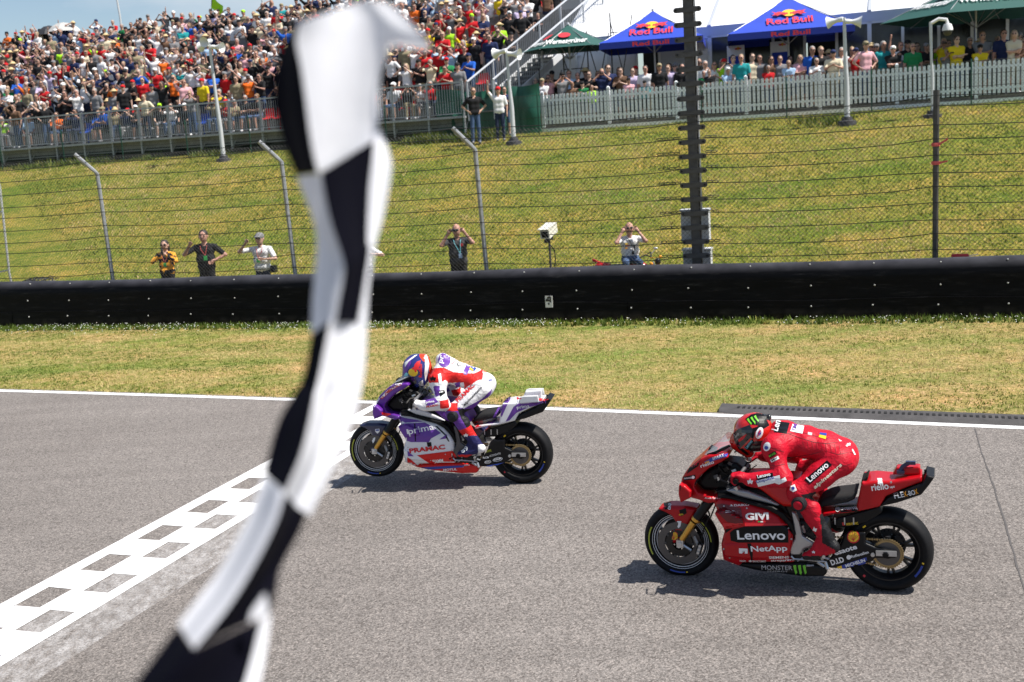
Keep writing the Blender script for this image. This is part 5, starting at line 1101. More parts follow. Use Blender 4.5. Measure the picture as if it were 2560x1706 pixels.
    V, F, tg, fc = H.mesh(.006); he = link('helmet', mesh_from('helmet', V, F, hel_mat, tg, True), o); hb = BVHTree.FromPolygons(V.tolist(), F.tolist())
    # knee sliders
    for sg in (1, -1):
        p = L(*J['slider']) * np.array([1, sg, 1]); q = MB(); q.lathe([(0, -.020), (.040, -.018), (.050, -.008), (.052, .03)], p, (.15, sg, .05), 18, 0); q.lathe([(0, -.024), (.026, -.022), (.032, -.018)], p, (.15, sg, .05), 16, 1); q.build('knee_slider', J['slider_m'], o, True)
    return o, he, Decal(fr, bvh), Decal(fr, hb)

# ------------------------------------------------------------------ red machine
CR = dict(side=M_FRED, wing=M_FRED, belly=M_CARB, nose=M_FRED, winglet=M_FRED, tankpanel=mat('tank_grey', (.33, .34, .36), .25, .5, coat=.4), tank=M_FRED2, pivot=mat('plate_alloy', (.42, .43, .44), .35, .7, var=.08), tail=M_FRED, fender=M_FRED)
red = build_bike(RF, 'red racing motorcycle, the nearer of the two, at the right', 'red', CR)
D = Decal(RF, red.bvh); S_ = red.parts['side_fairing']; TL = red.parts['tail_unit']; SW = red.parts['swingarm']; BE = red.parts['belly_pan']; NO = red.parts['nose_cowl']; FE = red.parts['front_fender']; EX = red.parts['exhaust_box']
D.poly([(742, 985), (770, 962), (840, 945), (1148, 936), (1152, 1056), (800, 1056), (748, 1042)], P_K, S_, .24)
D.poly([(690, 918), (840, 920), (1140, 922), (1148, 934), (840, 940), (700, 952)], P_R, S_, .24, 'stripe')
D.poly([(600, 790), (700, 785), (820, 815), (835, 935), (720, 910), (660, 850)], mat('sticker_maroon', (.13, .004, .008), .35), S_, .24)
D.poly([(862, 1062), (890, 1062), (902, 1135), (900, 1180), (892, 1180), (884, 1130)], P_K, S_, .245)
D.poly([(690, 966), (760, 955), (700, 1000), (692, 1060), (684, 1060)], P_K, S_, .22); D.poly([(1120, 885), (1140, 925), (1186, 990), (1178, 996), (1130, 935)], P_K, S_, .2)
for fx, fy in ((700, 1100), (1170, 1030), (1150, 955), (860, 815), (700, 800), (1120, 1180), (960, 860), (740, 1160)): D.disc((fx, fy), 6, P_GR, S_, .23, off=.0055, n=8, name='fastener')
D.text('Lenovo', (795, 1034), (1132, 1036), 64, P_W, S_, .24); D.text('GIVI', (852, 898), (1016, 896), 50, P_W, S_, .23, .04)
for k, m in enumerate((mat('flag_green', (.02, .35, .06), .4), P_W, P_R)): D.poly([(938 + k * 18, 905), (956 + k * 18, 905), (956 + k * 18, 914), (938 + k * 18, 914)], m, S_, .23, 'stripe')
D.text('DAIKO', (772, 802), (876, 800), 15, P_W, S_, .21, .02); D.poly([(738, 802), (766, 802), (752, 787)], P_W, S_, .21, 'emblem')
for y in (832, 842): D.poly([(710, y), (815, y - 2), (815, y + 2), (710, y + 4)], P_W, S_, .22, 'stripe')
D.text('NetApp', (892, 1130), (1146, 1124), 50, P_W, S_, .245); 
for P in ([(805, 1095), (865, 1098), (866, 1132), (846, 1132), (846, 1112), (826, 1112), (826, 1132), (806, 1130)],): D.poly(P, P_W, S_, .245, 'emblem')
D.text('SIEMENS', (1016, 1168), (1155, 1165), 17, P_W, S_, .23, .02); D.text('streparava', (1030, 1190), (1192, 1186), 16, P_W, S_, .22, .02); D.text('BANCOMAT', (902, 1190), (996, 1190), 12, P_W, S_, .22); D.text('FIAGO', (812, 1188), (854, 1188), 11, P_W, S_, .22); D.poly([(872, 1184), (885, 1176), (898, 1184), (885, 1192)], P_W, S_, .22, 'emblem')
D.text('MONSTER', (965, 1244), (1180, 1248), 30, P_GR, BE, .16, .0); D.text('ENERGY', (1005, 1258), (1150, 1262), 9, P_GR, BE, .16, .0); D.claw(1185, 1212, 1280, 1290, BE, .16)
D.text('riello', (1736, 694), (1856, 680), 48, P_W, TL, .13); D.text('ups', (1864, 680), (1898, 675), 18, P_W, TL, .13); D.poly([(1772, 607), (1806, 606), (1800, 625), (1788, 640), (1812, 640), (1808, 648), (1778, 646), (1792, 622), (1776, 614)], P_W, TL, .13, 'emblem')
D.text('FLE', (1897, 748), (1965, 734), 36, P_W, red.parts['tail_tray'], .12, .01); D.text('X', (1964, 736), (1988, 730), 36, P_O, red.parts['tail_tray'], .12, .02); D.text('-BO', (1988, 730), (2042, 718), 34, P_W, red.parts['tail_tray'], .12, .01); D.text('X', (2042, 719), (2064, 713), 36, P_O, red.parts['tail_tray'], .12, .02)
D.poly([(1476, 803), (1640, 790), (1645, 834), (1482, 847)], P_K, TL, .14); D.text('motorola', (1520, 832), (1638, 822), 24, P_W, TL, .14, off=.006); D.disc((1496, 823), 17, P_W, TL, .14, off=.0035)
D.text('AKRAPOVIC', (1556, 936), (1642, 928), 18, P_Y, EX, .11, .03); D.poly([(1526, 915), (1550, 912), (1548, 935), (1530, 935)], P_R, EX, .11, 'emblem')
D.shell((1607, 1016), 44, SW, .155); D.text('esaote', (1480, 1146), (1636, 1098), 30, P_W, SW, .155, .03); D.text('Reflexallen', (1594, 1164), (1716, 1130), 20, P_W, SW, .155); D.disc((1574, 1158), 16, P_W, SW, .155); D.text('D.I.D', (1456, 1216), (1546, 1190), 38, P_W, SW, .155, .04)
D.poly([(1490, 1226), (1698, 1158), (1704, 1196), (1520, 1250)], P_B, SW, .155); D.poly([(1490, 1226), (1524, 1216), (1530, 1247), (1520, 1250)], P_Y, SW, .155, off=.0048); D.text('MICHELIN', (1556, 1230), (1692, 1188), 22, P_W, SW, .155, .03)
D.poly([(560, 492), (610, 462), (728, 430), (722, 452), (640, 478), (575, 502)], P_B, NO, .17); D.text('SPARK', (622, 478), (706, 450), 18, P_W, NO, .17, .02, .2); D.poly([(566, 492), (598, 480), (596, 494), (572, 502)], P_O, NO, .17, off=.0048)
D.text('riello', (540, 532), (634, 500), 24, P_W, NO, .17); D.poly([(416, 596), (500, 580), (502, 612), (420, 620)], P_K, NO, .13); D.text('motorola', (424, 612), (476, 606), 14, P_W, NO, .13, off=.006); D.disc((486, 598), 11, P_W, NO, .13, off=.006)
D.text('Audi Sport', (566, 752), (676, 754), 14, P_W, NO, .19, .0); D.poly([(404, 640), (394, 700), (392, 640)], P_K, NO, .1)
D.poly([(455, 535), (540, 462), (520, 520), (440, 575)], P_K, NO, .14)
D.poly([(280, 778), (326, 772), (328, 822), (286, 826)], P_K, FE, .09); D.text('ovo', (312, 782), (306, 822), 20, P_W, FE, .09); D.shell((348, 1010), 34, FE, .09); D.poly([(372, 905), (402, 905), (396, 940), (382, 955), (368, 935)], P_W, FE, .09, 'emblem'); D.poly([(385, 830), (432, 815), (440, 850), (400, 872)], P_K, FE, .09); D.text('AKRA', (385, 866), (418, 862), 12, P_Y, FE, .09, off=.006)
JR = dict(chest=(1120, 335), mid=(1270, 350), waist=(1410, 385), pelvis=(1515, 455), hump0=(1085, 262), hump1=(1190, 285), humpr=(.062, .05), neck=(1020, 345),
          shoulder=(1048, 385, .20), elbow=(1105, 600, .30), wrist=(912, 618, .31), hand=(790, 612, .31), hip=(1500, 490, .12), knee=(1218, 705, .25), ankle=(1410, 1010, .21), heel=(1465, 1085, .215), ball=(1335, 1135, .225), toe=(1275, 1150, .225), slider=(1222, 790, .335), slider_m=[M_LBLK, M_LRED],
          helmet=[('e', (905, 272), (.140, .128, .128), R(18), 0, .02), ('e', (845, 345), (.085, .10, .085), R(0), 0, .03), ('c', (800, 350, 0), (872, 418, 0), .062, .045, 0, .03), ('c', (950, 215, 0), (1012, 178, 0), .075, .022, 1, .02), ('e', (930, 330), (.10, .118, .09), 0, 1, .02)])
def paint_red(tg, P, fc):
    m = np.zeros(len(tg), int); m[tg == 3] = 0; x, y = P[:, 0], P[:, 1]; bt = tg == 6; m[bt] = np.where(x[bt] > np.interp(y[bt], [880, 1000, 1060, 1110], [1372, 1388, 1392, 1480]), 1, 0)
    m[(tg == 6) & (y > 1150)] = 1
    m[in_poly(P, [(1090, 470), (1140, 455), (1230, 470), (1215, 505), (1140, 520)]) & (tg == 0)] = 1; m[in_poly(P, [(1345, 700), (1240, 720), (1250, 740), (1330, 760)]) & (tg == 4)] = 1
    return m
rr, rh, DR, DH = build_rider(RF, JR, 'rider in red leathers and red helmet crouched on the nearer motorcycle', [M_LRED, M_LBLK], paint_red, [M_HEL, mat('helmet_black', (.013, .013, .014), .25, coat=.6)])
DR.poly([(1262, 618), (1422, 480), (1458, 512), (1300, 648)], P_K, rr, .22); DR.text('Lenovo', (1304, 634), (1438, 520), 40, P_W, rr, .22); DR.text('alpinestars', (1342, 686), (1535, 520), 30, mat('print_cream', (.72, .70, .55), .5), rr, .2, .03, .2)
DR.poly([(928, 590), (1042, 566), (1046, 598), (936, 618)], P_K, rr, .33); DR.text('Lenovo', (938, 606), (1028, 588), 22, P_W, rr, .33, off=.006); DR.poly([(924, 624), (1090, 584), (1098, 628), (940, 664)], P_W, rr, .33); DR.text('UnipolSai', (934, 646), (1056, 614), 26, P_B, rr, .33, off=.006)
DR.poly([(1068, 205), (1160, 218), (1140, 292), (1052, 284)], P_K, rr, .06); DR.text('Len', (1078, 280), (1098, 208), 42, P_W, rr, .06, off=.006); DR.poly([(1180, 226), (1262, 240), (1250, 294), (1164, 276)], P_W, rr, .06); DR.text('TIM', (1198, 280), (1214, 234), 26, P_P, rr, .06, off=.006)
DR.poly([(1372, 286), (1420, 292), (1412, 332), (1364, 318)], P_Y, rr, .07); DR.poly([(1372, 286), (1420, 292), (1417, 310), (1368, 300)], P_B, rr, .07, off=.0048); DR.poly([(1288, 282), (1318, 288), (1314, 306), (1286, 300)], P_GR, rr, .06)
DR.disc((1002, 384), 24, P_W, rr, .27, 32, .3); DR.disc((998, 392), 13, P_B, rr, .27, off=.006); DR.poly([(1012, 440), (1060, 412), (1070, 434), (1022, 466)], P_K, rr, .28); DR.text('MONS', (1022, 458), (1062, 434), 14, P_G, rr, .28, off=.006); DR.poly([(1024, 478), (1078, 448), (1088, 468), (1034, 496)], P_W, rr, .28); DR.text('MV', (1040, 488), (1076, 468), 14, P_K, rr, .28, off=.006)
DR.text('alp', (1562, 392), (1592, 372), 24, P_W, rr, .12, .03); DR.poly([(1600, 400), (1622, 440), (1612, 442), (1594, 405)], P_W, rr, .1); DR.poly([(1500, 330), (1526, 346), (1510, 348)], P_W, rr, .08)
DR.poly([(1165, 660), (1195, 648), (1212, 690), (1185, 702), (1162, 690)], P_W, rr, .3); DR.disc((1185, 676), 11, P_B, rr, .3, off=.006); DR.poly([(1058, 640), (1128, 596), (1140, 622), (1088, 648)], P_W, rr, .33)
def star(Dc, c, r, m, par, w): Dc.poly([(c[0] + (r if k % 2 == 0 else r * .4) * math.cos(R(-90 + 36 * k)), c[1] + (r if k % 2 == 0 else r * .4) * math.sin(R(-90 + 36 * k))) for k in range(10)], m, par, w, 'emblem', .006)
star(DR, (884, 628), 22, P_W, rr, .36); star(DR, (1332, 962), 22, P_W, rr, .28); star(DR, (1328, 1122), 12, P_W, rr, .27)
def seam(Dc, pts, m, par, w=.15, th=3.2):
    for a, b in zip(pts[:-1], pts[1:]):
        a = np.array(a, float); b = np.array(b, float); n = np.array([-(b - a)[1], (b - a)[0]]); n = n / np.linalg.norm(n) * th / 2; Dc.poly([tuple(a - n), tuple(b - n), tuple(b + n), tuple(a + n)], m, par, w, 'seam', .0022)
M_SEAM = mat('seam_dark', (.16, .004, .010), .6)
for P in ([(1095, 300), (1150, 292), (1220, 318), (1330, 352), (1420, 362), (1500, 352)], [(1150, 292), (1250, 285), (1340, 310), (1430, 330)], [(1440, 420), (1500, 440), (1580, 420), (1625, 440)], [(1470, 470), (1540, 520), (1600, 500)], [(1130, 470), (1200, 455), (1300, 440), (1380, 420)], [(1010, 420), (1060, 400), (1120, 420)], [(1270, 760), (1330, 850), (1370, 880)], [(1000, 510), (1060, 520), (1125, 505)]): seam(DR, P, M_SEAM, rr)
for k in range(9): seam(DR, [(1250 + k * 32, 345 + k * 3), (1262 + k * 32, 395 + k * 5)], M_SEAM, rr, th=2.2)
# helmet print: visor, dark crown, claw, oval badge
DH.poly([(766, 292), (800, 262), (878, 232), (902, 262), (888, 318), (856, 352), (808, 402), (790, 380), (772, 335)], M_VIS, rh, .1, 'visor', .005, .02)
DH.poly([(850, 190), (890, 160), (930, 150), (1018, 158), (1010, 190), (950, 236), (885, 226)], P_K, rh, .1); DH.claw(868, 174, 944, 234, rh, .12, P_G, R(-22))
DH.disc((948, 288), 24, P_W, rh, .12, 42, R(20), off=.0048); DH.disc((948, 288), 12, P_B, rh, .12, 18, R(20), off=.005); DH.text('SUOMY', (938, 318), (962, 266), 13, P_R, rh, .12, off=.006)
DH.poly([(840, 388), (900, 330), (912, 356), (866, 410)], P_K, rh, .12); DH.text('Lenovo', (862, 398), (902, 346), 20, P_C, rh, .12, off=.006); DH.poly([(806, 402), (832, 395), (880, 440), (860, 444)], P_K, rh, .1); DH.poly([(800, 335), (846, 300), (862, 296), (838, 330), (808, 352)], P_R, rh, .11, off=.007)
DH.poly([(900, 255), (930, 245), (1000, 200), (1018, 235), (970, 262), (920, 275), (905, 330), (890, 320)], P_K, rh, .12)

# ------------------------------------------------------------------ purple and white machine
CP = dict(side=M_FWH, wing=M_FPU, belly=M_FRED2, nose=M_FPU, winglet=M_FPU, tankpanel=mat('tank_white', (.66, .66, .68), .3, coat=.4), tank=M_FPU, pivot=mat('plate_dark', (.10, .10, .11), .35, .7), tail=M_FWH, fender=M_NAVY, wingplate=mat('wing_white', (.70, .70, .70), .4))
pur = build_bike(PF, 'purple and white racing motorcycle with its front wheel lifted, beyond the flag', 'pur', CP)
D = Decal(PF, pur.bvh); S_ = pur.parts['side_fairing']; TL = pur.parts['tail_unit']; SW = pur.parts['swingarm']; BE = pur.parts['belly_pan']; NO = pur.parts['nose_cowl']; FE = pur.parts['front_fender']; TA_ = pur.parts['fuel_tank']
D.poly([(600, 885), (650, 862), (692, 808), (900, 798), (962, 830), (1065, 905), (965, 960), (940, 997), (762, 997), (700, 978), (650, 972), (618, 925)], P_P, S_, .24); D.poly([(670, 782), (700, 752), (820, 772), (880, 790), (700, 800)], P_P, S_, .2); D.poly([(1048, 970), (1122, 918), (1132, 958)], P_P, S_, .23)
D.poly([(792, 808), (806, 806), (812, 986), (802, 990)], P_K, S_, .24, off=.0042); D.poly([(560, 720), (640, 735), (700, 752), (660, 800), (600, 780)], P_P, S_, .2); D.poly([(1000, 830), (1030, 838), (1120, 925), (1150, 990), (1138, 990), (1100, 925)], P_K, S_, .21)
for fx, fy in ((730, 1050), (1125, 970), (1110, 1120), (960, 1180), (660, 990), (1170, 1080), (870, 1220)): D.disc((fx, fy), 6, P_GR, S_, .23, off=.0055, n=8, name='fastener')
D.text('1', (722, 915), (742, 912), 48, P_W, S_, .25); D.text('prima', (745, 938), (1005, 888), 78, P_W, S_, .245, .012); D.text('PRAMAC', (748, 1110), (1110, 1068), 48, P_R, S_, .245, .04)
D.poly([(820, 1130), (1182, 1085), (1210, 1120), (1262, 1208), (1030, 1240), (980, 1232)], M_FRED2, S_, .24); D.text('FIAMM', (982, 1210), (1090, 1198), 34, P_W, S_, .23, .03, off=.005); D.poly([(725, 1085), (790, 1140), (730, 1140)], P_P, S_, .23); D.poly([(724, 1150), (760, 1172), (835, 1240), (745, 1235), (722, 1190)], M_FRED2, S_, .2); D.poly([(920, 1000), (965, 997), (972, 1042), (930, 1045)], P_K, S_, .24); D.disc((1155, 1165), 9, P_K, S_, .2)
D.poly([(770, 1258), (1200, 1236), (1310, 1232), (1290, 1252), (1000, 1272), (860, 1275)], P_B, BE, .16); D.text('MOTUL', (1088, 1290), (1228, 1282), 22, P_W, BE, .16, .03, .1)
D.poly([(560, 790), (600, 780), (640, 850), (600, 880)], P_GR, S_, .2); D.poly([(618, 860), (636, 852), (680, 930), (668, 935)], P_W, S_, .2)
for pts, m in (([(450, 548), (520, 470), (660, 395), (672, 408), (560, 470), (480, 545)], P_W), ([(520, 470), (640, 410), (668, 415), (560, 475), (470, 560), (452, 556)], P_R), ([(470, 440), (560, 385), (690, 360), (680, 392), (560, 430)], P_W), ([(380, 620), (430, 545), (446, 556), (392, 640), (372, 650)], P_W), ([(450, 690), (560, 712), (520, 735), (470, 722)], P_R), ([(440, 735), (530, 745), (640, 770), (500, 790)], P_W)): D.poly(pts, m, NO, .16, 'stripe')
D.text('DUCATI', (870, 540), (972, 532), 16, P_W, TA_, .1, .02)
D.poly([(1580, 760), (1650, 640), (1690, 545), (1720, 520), (1790, 522), (1745, 600), (1680, 745), (1600, 762)], P_P, TL, .14); D.poly([(1720, 790), (1800, 640), (1850, 605), (2075, 590), (2130, 560), (2130, 600), (1960, 640), (1830, 700), (1760, 775)], P_P, TL, .12); D.text('prima', (1838, 672), (1966, 655), 42, P_W, TL, .125, .015, off=.005); D.poly([(1832, 545), (1880, 530), (1880, 558), (1836, 566)], P_R, TL, .12); D.poly([(2060, 552), (2160, 562), (2120, 582), (2050, 575)], P_R, TL, .11)
D.poly([(1516, 812), (1545, 784), (1625, 772), (1592, 808)], P_P, TL, .14); D.poly([(1392, 818), (1495, 806), (1470, 836), (1405, 848)], P_R, TL, .14); D.poly([(1460, 880), (1490, 840), (1570, 828), (1530, 866)], P_R, TL, .14)
D.poly([(398, 865), (440, 860), (444, 890), (420, 912), (398, 890)], P_W, FE, .09, 'emblem'); D.poly([(404, 870), (436, 866), (438, 880), (404, 884)], P_B, FE, .09, off=.006); D.poly([(362, 945), (400, 950), (392, 985), (376, 1010), (360, 975)], P_W, FE, .09, 'emblem'); D.text('DE', (232, 838), (244, 815), 16, P_W, FE, .09)
D.text('RCB', (1492, 1165), (1552, 1158), 18, P_W, SW, .155, .03); D.text('ACCOSSATO', (1558, 1148), (1672, 1118), 18, P_W, SW, .155, .0, .2); D.text('NORTEC', (1510, 1110), (1580, 1088), 20, P_YG, SW, .155, .03); D.disc((1540, 1198), 34, P_W, SW, .155, 16, R(-8)); D.disc((1540, 1198), 29, P_K, SW, .155, 12, R(-8), off=.0048); D.text('RRR', (1518, 1208), (1562, 1200), 14, P_W, SW, .155, off=.006); D.disc((1640, 1172), 50, P_W, SW, .155, 20, R(-12)); D.disc((1640, 1172), 44, P_K, SW, .155, 16, R(-12), off=.0048); D.text('AFAM', (1604, 1188), (1676, 1170), 20, P_W, SW, .155, .03, off=.006)
D.poly([(1490, 1245), (1708, 1202), (1714, 1240), (1508, 1275)], mat('sticker_royal', (.03, .09, .55), .4), SW, .155); D.poly([(1490, 1245), (1520, 1240), (1528, 1272), (1508, 1275)], P_Y, SW, .155, off=.0048); D.text('MICHELIN', (1555, 1262), (1690, 1236), 20, P_W, SW, .155, .03, .15)
JP = dict(chest=(1125, 275), mid=(1265, 315), waist=(1390, 360), pelvis=(1478, 425), hump0=(1082, 165), hump1=(1190, 215), humpr=(.068, .055), neck=(1000, 330),
          shoulder=(1032, 370, .20), elbow=(1075, 605, .30), wrist=(905, 628, .31), hand=(785, 622, .31), hip=(1468, 460, .12), knee=(1190, 690, .25), ankle=(1405, 990, .21), heel=(1470, 1060, .215), ball=(1320, 1105, .225), toe=(1260, 1118, .225), slider=(1178, 742, .335), slider_m=[M_LBLK, M_LBLK],
          helmet=[('e', (818, 248), (.142, .128, .138), R(55), 0, .02), ('e', (760, 330), (.085, .098, .085), 0, 0, .03), ('c', (745, 340, 0), (800, 425, 0), .055, .045, 1, .02), ('c', (880, 180, 0), (925, 250, 0), .075, .05, 2, .02), ('e', (850, 340), (.09, .115, .10), 0, 0, .02)])
def paint_pur(tg, P, fc):
    m = np.zeros(len(tg), int); x, y = P[:, 0], P[:, 1]                    # 0 white 1 scarlet 2 purple 3 black 4 navy
    m[(tg == 0) & (y > np.interp(x, [950, 1090, 1200, 1400, 1500, 1600], [250, 240, 290, 300, 255, 330]))] = 1; m[(tg == 0) & (y > 395) & (x < 1300)] = 0; m[(tg == 0) & (y > 470)] = 3
    m[(tg == 0) & (x > np.interp(y, [250, 400], [1500, 1480]))] = 0
    m[(tg == 1)] = 0; m[(tg == 1) & (y < 400) & (x < 1060)] = 1; m[in_poly(P, [(1050, 580), (1140, 560), (1150, 650), (1060, 660)])] = 1
    m[in_poly(P, [(985, 430), (1050, 430), (1060, 520), (1010, 540)]) & (tg == 1)] = 2; m[in_poly(P, [(905, 560), (1000, 545), (1040, 590), (960, 625), (905, 630)])] = 2
    th = tg == 4; low = np.interp(x, [1200, 1300, 1480, 1600], [640, 655, 560, 440]); m[th] = np.where(y[th] > low[th], 2, 0); m[th & (y > 600) & (x < 1235)] = 1; m[th & (y > 680)] = 2; m[th & (y > 660) & (x > np.interp(y, [660, 760, 880], [1230, 1270, 1340]))] = 3
    m[tg == 3] = 0; m[(tg == 3) & (x < 775)] = 3; bt = tg == 6; m[bt] = 4; m[bt & (y < 930)] = 1; m[bt & (y > 1020) & (x > 1440)] = 0; m[bt & (y > 1125)] = 1
    return m
pr, ph, DP, DQ = build_rider(PF, JP, 'rider in white, red and purple leathers tucked on the lifted motorcycle', [M_LWHT, M_LORG, M_LPUR, M_LBLK, M_LNAV], paint_pur, [M_HELB, P_K, mat('helmet_scarlet', (.66, .05, .012), .2, coat=.7)])
DP.text('PRAMAC', (1242, 598), (1412, 428), 42, P_R, pr, .21, .03); DP.text('alpinestars', (1306, 640), (1490, 450), 30, P_K, pr, .2, .02, .2); DP.text('PRAMAC', (918, 650), (1042, 628), 20, P_R, pr, .33, .03); DP.text('prima', (918, 612), (1002, 598), 28, P_W, pr, .33)
DP.disc((1100, 165), 62, P_P, pr, .06, 72, 0); DP.text('pr', (1095, 205), (1110, 125), 50, P_W, pr, .06, off=.005); DP.poly([(1285, 290), (1330, 200), (1370, 220), (1330, 312), (1300, 312)], P_P, pr, .06); DP.poly([(1350, 255), (1378, 222), (1425, 250), (1400, 282)], P_B, pr, .06); DP.poly([(1350, 255), (1362, 240), (1395, 268), (1388, 278)], P_Y, pr, .06, off=.006)
DP.text('Rivacold', (1180, 215), (1230, 150), 18, P_R, pr, .06, .0); DP.disc((1250, 205), 20, P_K, pr, .06, 26, .3); DP.disc((1252, 205), 14, P_W, pr, .06, 20, .3, off=.006); star(DP, (985, 352), 34, P_K, pr, .27); DP.disc((1550, 330), 26, P_GR, pr, .1, 20, .4); DP.text('NX', (1552, 385), (1588, 372), 22, P_B, pr, .12)
DP.poly([(1040, 480), (1095, 465), (1110, 500), (1060, 535)], P_K, pr, .28); DP.text('MF', (1050, 500), (1092, 490), 14, P_W, pr, .28, off=.006); DP.poly([(1035, 310), (1062, 300), (1075, 400), (1045, 412)], P_W, pr, .26); DP.disc((1500, 285), 14, P_W, pr, .08, 20, .2); DP.text('89', (1282, 1112), (1350, 1072), 44, P_W, pr, .27, .03); DP.poly([(1205, 400), (1260, 385), (1255, 440), (1215, 450)], P_P, pr, .17)
star(DP, (1318, 925), 24, P_W, pr, .28)
DQ.poly([(680, 220), (720, 160), (770, 130), (760, 200), (720, 290), (690, 300)], P_P, ph, .1); DQ.poly([(700, 190), (800, 118), (830, 112), (740, 180), (700, 240)], P_W, ph, .1, off=.0048); DQ.disc((782, 290), 48, P_Y, ph, .12, 40, .2)
hx = [(b, a) for a, b in ()]
DQ.poly([(770, 245), (790, 235), (800, 205), (822, 180), (860, 168), (845, 190), (850, 215), (832, 230), (835, 262), (822, 262), (815, 240), (808, 262), (818, 285), (804, 290), (792, 262), (776, 262)], P_R, ph, .12, 'emblem', .005)
DQ.text('RedBull', (872, 340), (872, 205), 34, P_R, ph, .12, .03); DQ.poly([(900, 115), (922, 112), (945, 200), (930, 300), (905, 380), (895, 300), (905, 200)], P_W, ph, .11); DQ.poly([(705, 330), (740, 320), (800, 345), (820, 390), (780, 440), (740, 420), (715, 385)], M_VIS, ph, .1, 'visor', .004)
DQ.text('SHOEI', (850, 460), (868, 380), 20, P_K, ph, .1); DQ.poly([(840, 395), (880, 365), (888, 440), (845, 475)], P_W, ph, .1, off=.002); DQ.disc((712, 320), 18, P_C, ph, .1, 30, .2)
